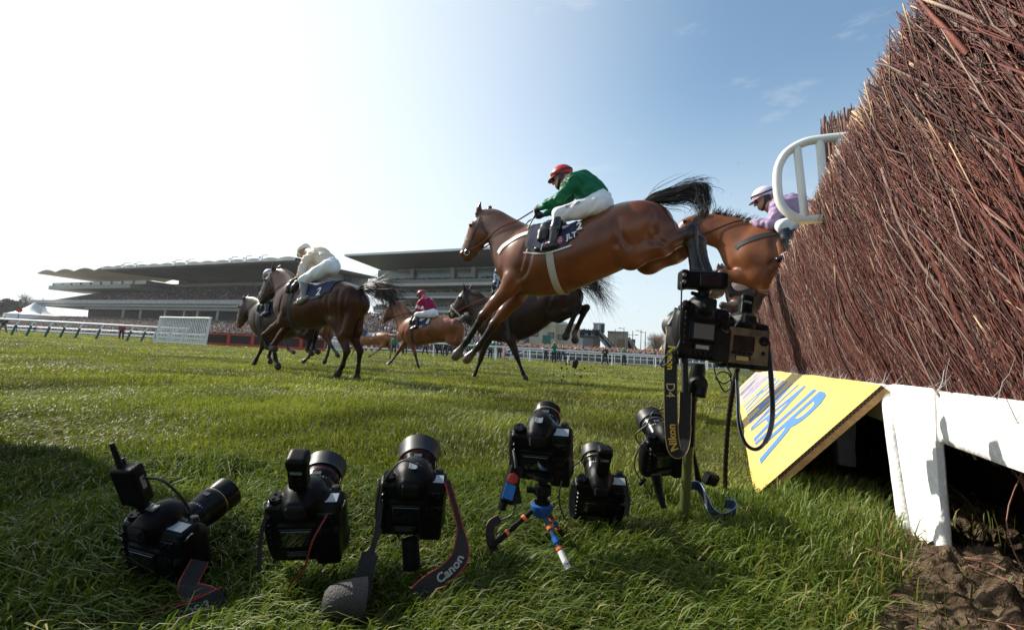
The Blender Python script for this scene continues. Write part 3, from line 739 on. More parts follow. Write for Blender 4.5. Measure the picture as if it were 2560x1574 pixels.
def horse(fr, label, S, coat, dark, muzz=None, sc_=1.0, group='racehorses jumping the course', cell=.018, number=None, hood=False, sheen=.40,
          cloth=True, leg_white=None, breast=None, bridle=True, rein=None, hoofc=(.05, .04, .035), girth_c=None):
    """S: outline of one horse as seen from its left: trunk / neck / head as pairs of edge points, legs as joint chains"""
    h = Horse(); h.fr = fr; root = empty('horse', label=label, cat='horse', group=group, mw=fr.mw); h.root = root
    L = fr.L; B = SDF(); muzz = dark if muzz is None else muzz
    cols = [coat, dark, hoofc, muzz, tuple(np.array(coat) * .62), (.008, .007, .007), leg_white or dark, S.get('neckc', coat)]
    # trunk
    Wt = L(*S['trunk'][1][0])
    tr = [fr.pair(a, b) for a, b, w in S['trunk']]; W = [w * sc_ for a, b, w in S['trunk']]
    ctrl = np.array([[*c, r, w] for (c, r), w in zip(tr, W)]); I = interp(ctrl, 5)
    h.axis = I
    for a, b in zip(I[:-1], I[1:]):
        r0, r1 = a[3], b[3]; sy = (a[4] + b[4]) / (r0 + r1); B.cap(a[:3], b[:3], r0, r1, .05, sy, 0)
    nt0 = len(B.p)
    # neck
    nk = [fr.pair(a, b) for a, b, w in S['neck']]; ctrl = np.array([[*c, r, w * sc_] for (c, r), (_, _, w) in zip(nk, S['neck'])]); In = interp(ctrl, 4)
    for a, b in zip(In[:-1], In[1:]): B.cap(a[:3], b[:3], a[3], b[3], .05, (a[4] + b[4]) / (a[3] + b[3]), 7)
    # head
    hd = [fr.pair(a, b) for a, b in S['head']]; wd_ = [.075, .105, .075, .06, .058]
    Hc = [c for c, r in hd]; Hr = [r for c, r in hd]
    for i in range(len(hd) - 1):
        B.cap(Hc[i], Hc[i + 1], Hr[i] * .96, Hr[i + 1] * .96, .025, sc_ * (wd_[i] + wd_[i + 1]) / (Hr[i] + Hr[i + 1]), 0 if i < 2 else 3)
    dirh = nrm(Hc[-1] - Hc[0]); fwd = nrm(np.cross(V(0, 1, 0), dirh)) * 1.0
    if fwd[0] < 0: fwd = -fwd
    h.Hc, h.Hr, h.dirh, h.fwd = Hc, Hr, dirh, fwd
    k = sc_
    # cheek, eye ridge, muzzle, nostrils
    for sg in (1, -1):
        ck = Hc[1] + dirh * .02 * k - fwd * Hr[1] * .42; B.ell(ck + V(0, .052 * sg * k, 0), V(.10, .042, .10) * k, None, .02, 0)
        B.ell(Hc[1] + fwd * Hr[1] * .5 - dirh * .03 * k + V(0, .075 * sg * k, 0), V(.045, .026, .04) * k, None, .015, 0)
        B.ell(Hc[-1] + fwd * Hr[-1] * .62 + dirh * .01 + V(0, .036 * sg * k, 0), V(.032, .024, .036) * k, None, .012, 3)
        B.ell(Hc[-1] + fwd * Hr[-1] * .95 + dirh * .012 + V(0, .046 * sg * k, 0), V(.016, .012, .018) * k, None, .004, 5)
        # ear
        e = S['ear'][0 if sg > 0 else 1]; e0 = L(*e[0], .05 * sg * k); e1 = L(*e[1], .065 * sg * k); em = e0 * .55 + e1 * .45
        B.cap(e0, em, .030 * k, .036 * k, .015, .8, 4); B.cap(em, e1, .035 * k, .008, .010, .8, 4)
    B.ell(Hc[-1] - fwd * Hr[-1] * .55 + dirh * .02, V(.04, .04, .035) * k, None, .02, 3)
    # legs
    gro = []
    def leg(J, front, y0, y1, cw):
        k = sc_
        J = [q for q in J]; n = len(J); ys = np.linspace(y0, y1, n); P = [L(*q[:2], q[2] if len(q) > 2 else yy) for q, yy in zip(J, ys)]
        if front:
            sh, el, kn, ft, hf = P; gro.append((sh * .6 + Wt * .4 + V(-.14, 0, .0) * k, sh * .5 + el * .5 + V(-.19, 0, .03) * k, el + V(-.13, 0, .03) * k)); B.ell(el * .8 + sh * .2 + V(-.03, .03 * np.sign(y0), .02), V(.13, .075, .12) * k, None, .02, 0); mid = el * .45 + kn * .55
            B.cap(sh, el, .14 * k, .102 * k, .06, .62, 0); B.cap(el, mid, .104 * k, .078 * k, .05, .72, 0); B.cap(mid, kn, .075 * k, .055 * k, .03, .85, 0)
        else:
            hp, sf, hk, ft, hf = P; mid = sf * .5 + hk * .5
            B.cap(hp, sf, .225 * k, .148 * k, .045, .60, 0); gk = k * S.get('gask_r', 1); B.cap(sf, mid, .135 * k, .098 * gk, .04, .74, 0); B.cap(mid, hk, .094 * gk, .060 * gk, .04, .76, S.get('gaskin', 0))
            ham = hp + V(-.17, -.02 * np.sign(y0), -.05) * k; mh_ = sf * .40 + hk * .60 + nrm(hp - sf) * .05 * k; B.cap(ham, sf * .62 + hk * .38 + V(-.10, 0, .03) * k, .135 * k, .115 * k, .03, .74, 0); B.cap(sf * .62 + hk * .38 + V(-.10, 0, .03) * k, mh_, .105 * k, .055 * k, .03, .8, 0)
            kn = hk
            gro.append((hp + V(.26, 0, .02) * k, hp * .5 + sf * .5 + V(.20, 0, 0) * k, sf + V(.13, 0, .07) * k)); gro.append((hp + V(-.10, 0, .10) * k, hp * .5 + sf * .5 + V(-.13, 0, .0) * k, sf * .6 + hk * .4 + V(-.03, 0, .02) * k))
            u = nrm(hk - sf); v_ = nrm(ft - hk); cal = hk + nrm(u - v_) * .045 * k; B.cap(mid * .4 + hk * .6 + nrm(u - v_) * .05 * k, cal, .026 * k, .032 * k, .03, .8, 1)
        k0 = k; k = k * (S.get('hind_k', 1) if not front else 1)
        u = ft - kn; c1 = kn + u * .28; c2 = kn + u * .75
        B.ell(kn, V(.056, .046, .060) * k, None, .03, 1)
        B.cap(kn, c1, .052 * k, .043 * k, .02, .85, 1); B.cap(c1, c2, .041 * k, .038 * k, .02, .9, 1); B.cap(c2, ft, .038 * k, .046 * k, .02, .9, 1)
        B.ell(ft, V(.043, .04, .046) * k, None, .02, 1)
        cor = ft + (hf - ft) * .52; B.cap(ft, cor, .041 * k, .040 * k, .015, .95, cw)
        d = nrm(hf - ft); B.cap(cor, ft + (hf - ft) * .86, .045 * k, .062 * k, .008, 1.0, 2)
        B.cap(ft + (hf - ft) * .86, ft + (hf - ft) * .98, .062 * k, .059 * k, .006, 1.0, 2)
        k = k0
        return P
    lw = S.get('white', ())
    h.legs = {}
    for key, fr_, y0, y1 in (('LF', 1, .17, .12), ('RF', 1, -.17, -.12), ('LH', 0, .13, .13), ('RH', 0, -.13, -.13)):
        if key in S: h.legs[key] = leg(S[key], fr_, y0 * k, y1 * k, 6 if key in lw else 1)
    # breast, shoulder and quarter muscle
    for c, r, y in S.get('muscle', ()):
        q = L(*c)
        for sg in (1, -1): B.ell(q + V(0, y * sg * k, 0), V(*r) * k, None, .035, 0)
    h.B = B
    for G_ in gro:
        for sg in (1, -1):
            Q = B.snap(smooth_path([q * V(1, 0, 1) + V(0, .30 * sg * k, 0) for q in G_], 5), .0, 8); B.groove(Q, .012 * k, .035)
    rngc = np.random.default_rng(len(label))
    o = B.build('body', cell, coat_mat('coat_' + str(sheen).replace('0.', '') + ('_dark' if sum(coat) < .15 else ''), sheen, .16 if sum(coat) < .15 else .42), root, cols, 3, sig=.02)
    h.body = o
    # eyes
    for sg in (1, -1):
        b = MB(); p = Hc[1] + fwd * Hr[1] * .60 - dirh * .015 * k + V(0, .092 * sg * k, 0)
        b.lathe([(.024 * k * math.sin(a), .024 * k * (1 - math.cos(a)) - .024 * k) for a in np.linspace(.01, math.pi - .01, 8)], p, (0, sg, 0), 12); b.build('eye', mat('horse_eye', (.006, .004, .003), .08), root, True)
    # tail
    thick = max(1.0, np.linalg.norm(fr.P - EYE) * .13)
    rt = np.random.default_rng(int(abs(fr.O[0] * 100)) + 5)
    if 'tail' in S:
        c = np.array([L(*q[:2], q[2] if len(q) > 2 else 0) for q in S['tail']]); n = int(S.get('tail_n', 260) * 1.8); b = MB(); sp = S.get('tail_w', .10)
        Pc = smooth_path(c, 7); m_ = len(Pc)
        b.tube(Pc[:m_ // 3], np.linspace(.040, .022, m_ // 3) * k, 8)
        ncl = 16; CO = rt.normal(0, 1, (ncl, 3)) * V(.8, .6, 1); CW = rt.normal(0, 1, (ncl, 3)) * V(.9, .5, .9)
        for i in range(n):
            cl_ = rt.integers(ncl); st = int(rt.random() ** 1.3 * m_ * .5); en = min(m_, int(st + m_ * (.42 + .6 * rt.random()))); seg = Pc[st:max(en, st + 4)][:]
            if len(seg) < 4: continue
            t = np.linspace(0, 1, len(seg)); j_ = .28 if rt.random() < .85 else .9; o_ = CO[cl_] + rt.normal(0, j_, 3); o2 = (CW[cl_] + rt.normal(0, j_, 3)) * .7
            q = seg + np.outer(.018 + sp * t ** 1.3, o_) * .75 + np.outer(sp * np.sin(t * 3.3) * t, o2) * .55; q[:, 2] -= S.get('tail_drop', .05) * t ** 2 * rt.random()
            b.tube(smooth_path(q[::2] if len(q) > 7 else q, 4), np.linspace(.0038 * thick, .0007 * thick, len(smooth_path(q[::2] if len(q) > 7 else q, 4))) * k, 3, False)
        b.build('tail', mat(S.get('tailmat', 'black_hair'), S.get('tailc', (.010, .008, .008)), .42, spec=.35), root, True)
    # mane along the crest
    if S.get('mane', True) is not False:
        mh = S.get('mane', .055); b = MB(); npt = len(In)
        cr = np.array([a[:3] + nrm(V(-(In[min(i + 1, npt - 1)] - In[max(i - 1, 0)])[2], 0, (In[min(i + 1, npt - 1)] - In[max(i - 1, 0)])[0]) * (-1 if (In[min(i + 1, npt - 1)] - In[max(i - 1, 0)])[0] < 0 else 1)) * a[3] * .93 for i, a in enumerate(In)])
        crs = smooth_path(cr, 6); T = np.gradient(crs, axis=0)
        for i in range(S.get('mane_n', 240)):
            t = rt.random() * .92; j = min(int(t * (len(crs) - 1)), len(crs) - 2); p = crs[j] + (crs[j + 1] - crs[j]) * rt.random(); tn = nrm(T[j]); up = nrm(np.cross(tn, V(0, 1, 0)));
            if up[2] < 0: up = -up
            ln = mh * (.5 + .8 * rt.random()) * k; side = rt.normal(0, .45); bk = -tn * (1 if tn[0] > 0 else -1) * S.get('mane_back', .5)
            p = p + V(0, rt.normal(0, .010), 0); m1 = p + (up + V(0, side * .4, 0)) * ln * .5 + bk * ln * .2; q = p + (up * S.get('mane_up', .6) + V(0, side, 0) + bk * 1.0 + rt.normal(0, .2, 3)) * ln
            b.tube([p - up * .02, m1, q], [.0048 * thick, .004 * thick, .0012 * thick], 3, False)
        b.build('mane', mat(S.get('tailmat', 'black_hair'), (.010, .008, .008), .42, spec=.35), root, True)
    # ---- tack
    ax = I; cum = np.r_[0, np.cumsum(np.linalg.norm(np.diff(ax[:, :3], axis=0), axis=1))]
    trunk = SDF(); trunk.p = [q for q in B.p if q[7] in (0, 7)]
    def axis_at(u):
        u = np.clip(u, 0, cum[-1]); return np.stack([np.interp(u, cum, ax[:, i]) for i in range(3)], -1)
    def wrap(u, th, off):
        """point on the flank: u metres back along the spine axis, th angle from the spine (left positive)"""
        u = np.asarray(u, float); th = np.asarray(th, float); c = axis_at(u); T = axis_at(u + .05) - axis_at(u - .05); T /= np.linalg.norm(T, axis=-1, keepdims=True)
        U = np.stack([T[..., 2], 0 * T[..., 0], -T[..., 0]], -1); U *= np.where(U[..., 2:3] < 0, -1, 1)
        d = U * np.cos(th)[..., None] + V(0, 1, 0) * np.sin(th)[..., None]
        lo = np.full(u.shape, .06); r = np.linspace(.06, .56, 34); D = np.stack([trunk.eval(c + d * x) for x in r], 0)
        out = D > 0; first = np.argmax(out, 0); first = np.where(out.any(0), np.maximum(first, 1), 33)
        d1 = np.take_along_axis(D, first[None], 0)[0]; d0 = np.take_along_axis(D, first[None] - 1, 0)[0]; t = np.clip(-d0 / np.where(d1 - d0 == 0, 1, d1 - d0), 0, 1)
        rr = r[first - 1] + t * (r[first] - r[first - 1])
        return c + d * (rr + off)[..., None]
    h.wrap = wrap; h.cum = cum
    us = S.get('saddle', .42)
    def u_of(px, py): return float(np.interp(-L(px, py, .2)[0], -ax[:, 0], cum))
    def th_of(px, py):
        q = L(px, py, .25); c = axis_at(np.array([u_of(px, py)]))[0]; r_ = np.interp(u_of(px, py), cum, ax[:, 3]); return math.acos(np.clip((q[2] - c[2]) / (r_ + .02), -.9, .97))
    def panel(name, u0, u1, t0, t1, off, th, m, nu=18, nt=22, cornr=.25, under=None):
        U_, T_ = np.meshgrid(np.linspace(0, 1, nu), np.linspace(0, 1, nt), indexing='ij')
        tt = t0 + (t1 - t0) * T_; uu = u0 + (u1 - u0) * U_
        if cornr:
            e = np.abs(2 * U_ - 1) ** 4; mid = (t0 + t1) / 2; tt = mid + (tt - mid) * (1 - cornr * e)
        A = wrap(uu, tt, off + th + .003 * np.sin(uu * 40) * np.abs(tt) / 2); Bm = wrap(uu, tt, off - .004)
        v = np.vstack([A.reshape(-1, 3), Bm.reshape(-1, 3)]); n = nu * nt; ids = np.arange(n).reshape(nu, nt); f = []
        f += [(ids[i, j], ids[i, j + 1], ids[i + 1, j + 1], ids[i + 1, j]) for i in range(nu - 1) for j in range(nt - 1)]
        f += [(n + ids[i, j], n + ids[i + 1, j], n + ids[i + 1, j + 1], n + ids[i, j + 1]) for i in range(nu - 1) for j in range(nt - 1)]
        loop = [ids[i, 0] for i in range(nu)] + [ids[nu - 1, j] for j in range(1, nt)] + [ids[i, nt - 1] for i in range(nu - 2, -1, -1)] + [ids[0, j] for j in range(nt - 2, 0, -1)]
        f += [(loop[i], loop[(i + 1) % len(loop)], loop[(i + 1) % len(loop)] + n, loop[i] + n) for i in range(len(loop))]
        b = MB(); b.add(v, f); return b.build(name, m, root, auto=60)
    h.panel = panel
    def flank(X, Z, off):
        """points on the left flank at given forward and upward positions"""
        ys = np.linspace(.62, .0, 45); D = np.stack([trunk.eval(np.stack([X, 0 * X + y, Z], -1)) for y in ys], 0); ins = D < 0; i = np.where(ins.any(0), np.argmax(ins, 0), 44); i = np.maximum(i, 1)
        d1 = np.take_along_axis(D, i[None], 0)[0]; d0 = np.take_along_axis(D, i[None] - 1, 0)[0]; t = np.clip(d0 / np.where(d0 - d1 == 0, 1, d0 - d1), 0, 1)
        P = np.stack([X, ys[i - 1] + t * (ys[i] - ys[i - 1]), Z], -1); return P + trunk.grad(P) * off
    def place(v, px, py, off, tilt):
        c0 = L(px, py, .27); ca, sa = math.cos(tilt), math.sin(tilt); return flank(c0[0] - (v[:, 0] * ca - v[:, 1] * sa), c0[2] + v[:, 0] * sa + v[:, 1] * ca, off)
    def decal(name, txt, px, py, size, m, off=.022, tilt=0, bold=.004, parent=None):
        v, f = text_geo(txt, 1.0, bold / size); v = v * (size / (v[:, 1].max() - v[:, 1].min())); v, f = refine2d(v, f, .03)
        b = MB(); b.add(place(v, px, py, off, tilt), f); return b.build(name, m, parent or root)
    if cloth:
        navy = mat('navy_cloth', (.018, .020, .060), .8, bump=.3, bscale=220, col2=(.03, .033, .085), scale=8)
        wh = mat('white_print', (.78, .77, .75), .6)
        tl = S.get('cloth_th', 1.15)
        cu = (us - .20, us + .50) if 'cloth_px' not in S else (u_of(*S['cloth_px'][0]), u_of(*S['cloth_px'][1]))
        pad = panel('saddle_pad', cu[0] - .03, cu[1] - .08, -tl - .16, tl + .16, .004, .008, leather(), cornr=.18)
        ce = panel('saddle_cloth', *cu, -tl, tl, .012, .005, navy, cornr=.12)
        tilt = S.get('tilt', 0)
        if number and 'num_px' in S: decal('number', number, *S['num_px'], S.get('num_h', .13), wh, .021, tilt, parent=ce)
        if 'let_px' in S:
            decal('lettering', 'JLT', *S['let_px'], .085, wh, .021, tilt, .002, parent=ce)
            v = np.array([(.045 * math.cos(a), .05 * math.sin(a)) for a in np.linspace(0, 2 * math.pi, 18, endpoint=False)]) - V(.135, 0)
            b = MB(); b.add(place(v, *S['let_px'], .0205, tilt), [tuple(range(18))]); em = b.build('emblem', mat('red_print', (.45, .03, .04), .6), ce)
            for yy in (-.022, .0, .022):
                v = np.array([(-.028, yy - .004), (.0, yy + .004), (.028, yy), (.028, yy + .007), (.0, yy + .011), (-.028, yy + .003)]) - V(.135, 0); b = MB(); b.add(place(v, *S['let_px'], .0225, tilt), [(0, 1, 2, 3, 4, 5)]); b.build('emblem_stripe', wh, em)
        bw = panel('cloth_binding', cu[0] - .03, cu[1] - .10, tl + .13, tl + .175, .012, .004, wh, nt=4, cornr=.0) if S.get('binding') else None
        # racing saddle
        sd = SDF(); p0 = wrap(np.array([us - .12, us + .04, us + .20]), np.zeros(3), np.full(3, .030)); sd.cap(p0[0], p0[1], .045, .032, .03, 1.9); sd.cap(p0[1], p0[2], .032, .042, .03, 2.3)
        for sg in (1, -1):
            fp = wrap(np.full(4, us - .10), np.linspace(.25, 1.0, 4) * sg, np.full(4, .026)); sd.chain(fp, [.05, .055, .05, .035], .03)
            fp = wrap(np.full(4, us + .0), np.linspace(.25, .95, 4) * sg, np.full(4, .024)); sd.chain(fp, [.05, .05, .045, .03], .03)
        sd.build('saddle', .014, leather(), root)
        g = [wrap(np.full(40, us + S.get('girth_u', .02)), np.linspace(-math.pi, math.pi, 40) * .999, np.full(40, .010))]
        Q = g[0]; keep = np.abs(np.linspace(-math.pi, math.pi, 40)) > .9; Q = np.vstack([Q[20:][keep[20:]], Q[:20][keep[:20]]])
        T = np.gradient(Q, axis=0); b = MB(); b.ribbon(Q, np.tile(V(1, 0, 0), (len(Q), 1)), .085, .006); b.build('girth', mat('girth_' + str(girth_c), girth_c, .7) if girth_c else mat('dark_web', (.03, .027, .025), .7), root)
    if breast is not None:
        P = [L(*q[:2]) for q in S['breast']]
        w0 = SDF(); w0.p = B.p
        pts = []
        for q in P: pts.append(q + V(0, .22 * k, 0))
        pts = smooth_path(pts, 6); Q = B.snap(pts, .005, 10); Qr = Q * V(1, -1, 1); Q = np.vstack([Q[::-1], Qr[1:]]) if len(Q) else Q
        g_ = B.grad(Q); T = np.gradient(Q, axis=0); b = MB(); b.ribbon(Q, np.cross(g_, T), .055, .006); b.build('breast_girth', mat('breast_' + str(breast[0]), breast, .6), root)
    # bridle
    if bridle:
        lt = mat('bridle_leather', (.018, .012, .010), .4); b = MB(); metal = mat('bit_metal', (.5, .5, .5), .25, 1)
        bit = Hc[-2] * .35 + Hc[-1] * .65 - fwd * Hr[-1] * .25
        for sg in (1, -1):
            s_ = V(0, .12 * sg * k, 0)
            for pts, w in (((Hc[0] + fwd * Hr[0] * .2, Hc[1] + fwd * Hr[1] * .05, Hc[2], bit), .020), ((Hc[0] - dirh * .02 + fwd * Hr[0] * .8, Hc[0] + dirh * .05 - fwd * .0, Hc[0] + dirh * .09 - fwd * Hr[0] * .9), .018),
                           ((Hc[0] + dirh * .03 - fwd * Hr[0] * .2, Hc[1] - fwd * Hr[1] * .6 - dirh * .03, Hc[1] - fwd * Hr[1] * .95), .014)):
                Q = B.snap(smooth_path([p + s_ for p in pts], 6), .005, 8); g_ = B.grad(Q); T = np.gradient(Q, axis=0); b.ribbon(Q, np.cross(g_, T), w * k * 1.35, .005)
        for cI, w in ((2, .028), (3, .018)):
            c0 = Hc[cI] * .75 + Hc[cI + 1] * .25 if cI + 1 < len(Hc) else Hc[cI]; ring = [c0 + (fwd * math.cos(a) * Hr[cI] * 1.2 + V(0, math.sin(a) * .12 * k, 0)) for a in np.linspace(0, 2 * math.pi, 25)]
            Q = B.snap(np.array(ring), .005, 8); b.ribbon(Q, np.tile(dirh, (25, 1)), w * k, .005)
        if hood:
            pass
        bo = b.build('bridle', lt, root)
        for sg in (1, -1):
            rg = MB(); c0 = B.snap(np.array([bit + V(0, .12 * sg, 0)]), .008, 8)[0]
            rg.tube([c0 + .036 * k * (math.cos(a) * dirh + math.sin(a) * fwd) for a in np.linspace(0, 2 * math.pi, 20)], .0055 * k, 6); rg.build('bit_ring', metal, bo)
            h.__dict__['bitL' if sg > 0 else 'bitR'] = c0
        if S.get('noseband'):
            ring = [Hc[2] * .35 + Hc[3] * .65 + (fwd * math.cos(a) * Hr[3] * 1.2 + V(0, math.sin(a) * .12 * k, 0)) for a in np.linspace(0, 2 * math.pi, 25)]
            Q = B.snap(np.array(ring), .016, 8); nb_ = MB(); nb_.tube(Q, .020 * k, 8); nb_.build('sheepskin_noseband', mat('sheepskin', S['noseband'], .9, bump=.6, bscale=90), bo)
    return h
def reins(h, hands, m=None, sag=.0, w=.018):
    m = m or mat('rein_leather', (.03, .02, .016), .5)
    for c0, hd_ in zip((h.bitL, h.bitR), hands):
        mid = (c0 + hd_) / 2 + V(0, 0, -sag); b = MB(); P = smooth_path([c0, mid, hd_], 8); ins = h.B.eval(P) < .012; P[ins] = h.B.snap(P[ins] + V(0, .06 * np.sign(c0[1]), 0), .014, 8) if ins.any() else P[ins]; b.ribbon(P, np.tile(V(0, .25, 1), (len(P), 1)), w, .005); b.build('rein', m, h.root)

GRP = 'racehorses in the chase'
bay = (.19, .057, .017); black = (.012, .009, .008)
# 1. the bay horse in mid air over the fence
frA = Frame(1400, 640, 5.25)
SA = dict(
    neckc=(.125, .050, .024), hind_k=1.5, gask_r=1.3, gaskin=4, trunk=[((1308, 612), (1297, 712), .18), ((1345, 570), (1316, 731), .25), ((1388, 577), (1381, 732), .285), ((1445, 570), (1436, 711), .30), ((1510, 540), (1500, 684), .29), ((1572, 513), (1555, 655), .275), ((1612, 512), (1618, 630), .24), ((1632, 530), (1640, 600), .18)],
    neck=[((1210, 528), (1226, 583), .072), ((1238, 533), (1236, 598), .085), ((1268, 546), (1246, 616), .105), ((1303, 562), (1252, 650), .14), ((1340, 580), (1262, 700), .19)],
    head=[((1193, 534), (1224, 562)), ((1176, 562), (1226, 594)), ((1167, 590), (1208, 614)), ((1159, 612), (1193, 634)), ((1155, 630), (1181, 645))],
    ear=[((1194, 535), (1202, 502)), ((1222, 527), (1227, 513))],
    LF=[(1300, 655), (1276, 716), (1207, 790), (1168, 851), (1138, 891)], RF=[(1305, 665), (1290, 745), (1233, 812), (1196, 866), (1166, 899)],
    LH=[(1612, 560), (1578, 640), (1724, 584), (1742, 674), (1764, 714)], RH=[(1625, 570), (1622, 652), (1744, 608), (1770, 692), (1790, 726)],
    muscle=[((1290, 650), (.15, .06, .20), .13), ((1330, 690), (.13, .05, .12), .20), ((1600, 560), (.22, .09, .20), .17), ((1572, 618), (.13, .06, .17), .20), ((1640, 575), (.10, .08, .20), .14), ((1300, 700), (.07, .05, .12), .17)],
    tail=[(1612, 510), (1640, 496), (1685, 490), (1728, 480), (1757, 484), (1766, 504), (1756, 522)], tail_n=460, tail_w=.085, tail_drop=.06, saddle=.44, girth_u=.06, mane=.035, mane_n=300, mane_up=.25, mane_back=.9,
    breast=[(1352, 588), (1310, 603), (1275, 622), (1256, 640)], cloth_px=((1326, 590), (1462, 575)), num_px=(1449, 567), num_h=.10, let_px=(1432, 595), tilt=R(14), cloth_th=1.34, binding=True)
hA = horse(frA, 'bay horse in mid air with hind legs stretched out, ridden by the green jockey', SA, bay, black, (.17, .065, .022), cell=.015, number='2', group=GRP, breast=(.75, .74, .72), girth_c=(.42, .38, .32), sheen=.27, hoofc=(.16, .12, .09))
# 2. the horse just clearing the brush behind it
frB = Frame(1860, 620, 5.5)
SB = dict(
    trunk=[((1884, 592), (1874, 672), .17), ((1908, 560), (1898, 712), .25), ((1960, 575), (1950, 735), .285), ((2020, 590), (2015, 735), .29), ((2080, 590), (2075, 720), .28), ((2140, 590), (2130, 705), .27), ((2180, 610), (2180, 690), .2)],
    neck=[((1762, 540), (1764, 598), .075), ((1785, 543), (1780, 606), .088), ((1822, 547), (1806, 617), .11), ((1862, 555), (1832, 640), .15), ((1900, 570), (1850, 690), .19)],
    head=[((1734, 536), (1764, 574)), ((1704, 550), (1748, 598)), ((1689, 574), (1724, 609)), ((1676, 596), (1702, 622)), ((1670, 610), (1690, 632))],
    ear=[((1750, 545), (1757, 520)), ((1764, 540), (1770, 518))],
    LF=[(1884, 640), (1898, 700), (1806, 685), (1830, 735), (1882, 734)], RF=[(1884, 645), (1886, 690), (1840, 682), (1800, 682), (1764, 688)],
    LH=[(2135, 640), (2110, 715), (2180, 720), (2210, 780), (2230, 800)], RH=[(2140, 640), (2120, 715), (2190, 720), (2220, 780), (2240, 800)],
    muscle=[((1870, 630), (.15, .06, .2), .13)], tail=[(2175, 600), (2210, 600), (2240, 630), (2250, 680)], mane=.10, mane_n=320, mane_up=1.0, mane_back=.3, saddle=.44, num_u=.72,
    breast=[(1945, 598), (1895, 607), (1850, 620), (1834, 630)])
hB = horse(frB, 'bay horse with a black breast strap, half hidden by the brush fence', SB, (.24, .078, .024), black, cell=.017, number='5', group=GRP, breast=(.02, .018, .018))
# 3. another horse low behind the fence
frC = Frame(1850, 715, 7.6)
SC = dict(
    trunk=[((1872, 690), (1862, 780), .18), ((1895, 672), (1885, 790), .25), ((1935, 680), (1930, 795), .285), ((1980, 685), (1975, 790), .29), ((2030, 685), (2025, 780), .27), ((2060, 695), (2060, 765), .2)],
    neck=[((1800, 668), (1806, 705), .075), ((1822, 668), (1820, 716), .09), ((1850, 672), (1838, 735), .12), ((1880, 682), (1860, 760), .17)],
    head=[((1785, 672), (1804, 695)), ((1772, 690), (1800, 714)), ((1768, 710), (1790, 728)), ((1764, 728), (1782, 741)), ((1762, 738), (1778, 750))],
    ear=[((1795, 670), (1796, 656)), ((1802, 668), (1806, 655))],
    LF=[(1875, 735), (1888, 768), (1806, 763), (1832, 790), (1862, 788)], RF=[(1875, 735), (1880, 772), (1815, 775), (1838, 800), (1866, 800)],
    LH=[(2030, 720), (2010, 780), (2060, 800), (2075, 840), (2085, 850)], RH=[(2030, 720), (2020, 780), (2065, 800), (2080, 840), (2090, 850)],
    mane=.09, mane_n=160, mane_up=1.0, mane_back=.3, saddle=.44)
hC = horse(frC, 'dark grey-brown horse low behind the fence, seen below the bay with the black breast strap', SC, (.075, .045, .035), (.06, .042, .036), cell=.024, number='7', group=GRP)
# 4. dark horse landing below the leap
frD = Frame(1300, 800, 9.7)
SD = dict(
    trunk=[((1240, 768), (1234, 838), .17), ((1255, 744), (1250, 852), .25), ((1300, 738), (1298, 846), .285), ((1345, 730), (1336, 820), .30), ((1385, 716), (1372, 792), .28), ((1412, 708), (1404, 780), .265), ((1432, 714), (1430, 768), .22)],
    neck=[((1181, 726), (1180, 772), .075), ((1196, 735), (1184, 784), .09), ((1215, 748), (1194, 806), .12), ((1240, 757), (1210, 840), .16)],
    head=[((1154, 728), (1182, 752)), ((1143, 742), (1178, 770)), ((1133, 760), (1162, 778)), ((1126, 772), (1147, 787)), ((1122, 780), (1138, 792))],
    ear=[((1162, 728), (1158, 704)), ((1175, 725), (1181, 706))],
    LF=[(1240, 800), (1278, 852), (1293, 893), (1308, 933), (1315, 947)], RF=[(1225, 810), (1212, 858), (1202, 897), (1189, 931), (1183, 943)],
    LH=[(1416, 742), (1384, 786), (1446, 764), (1420, 826), (1414, 842)], RH=[(1420, 746), (1396, 790), (1466, 769), (1436, 832), (1438, 851)],
    muscle=[((1240, 795), (.14, .06, .18), .13), ((1405, 745), (.20, .08, .2), .15)],
    tail=[(1430, 712), (1450, 703), (1478, 700), (1502, 708), (1520, 716)], tail_n=260, tail_w=.22, tail_drop=.42, saddle=.42, hind_k=1.35, noseband=(.5, .47, .42), white=('RH',), mane=.03)
hD = horse(frD, 'near-black horse landing on its forelegs beneath the leaping bay', SD, (.034, .017, .011), (.012, .008, .007), (.09, .05, .028), cell=.022, number='3', group=GRP, leg_white=(.55, .45, .36))
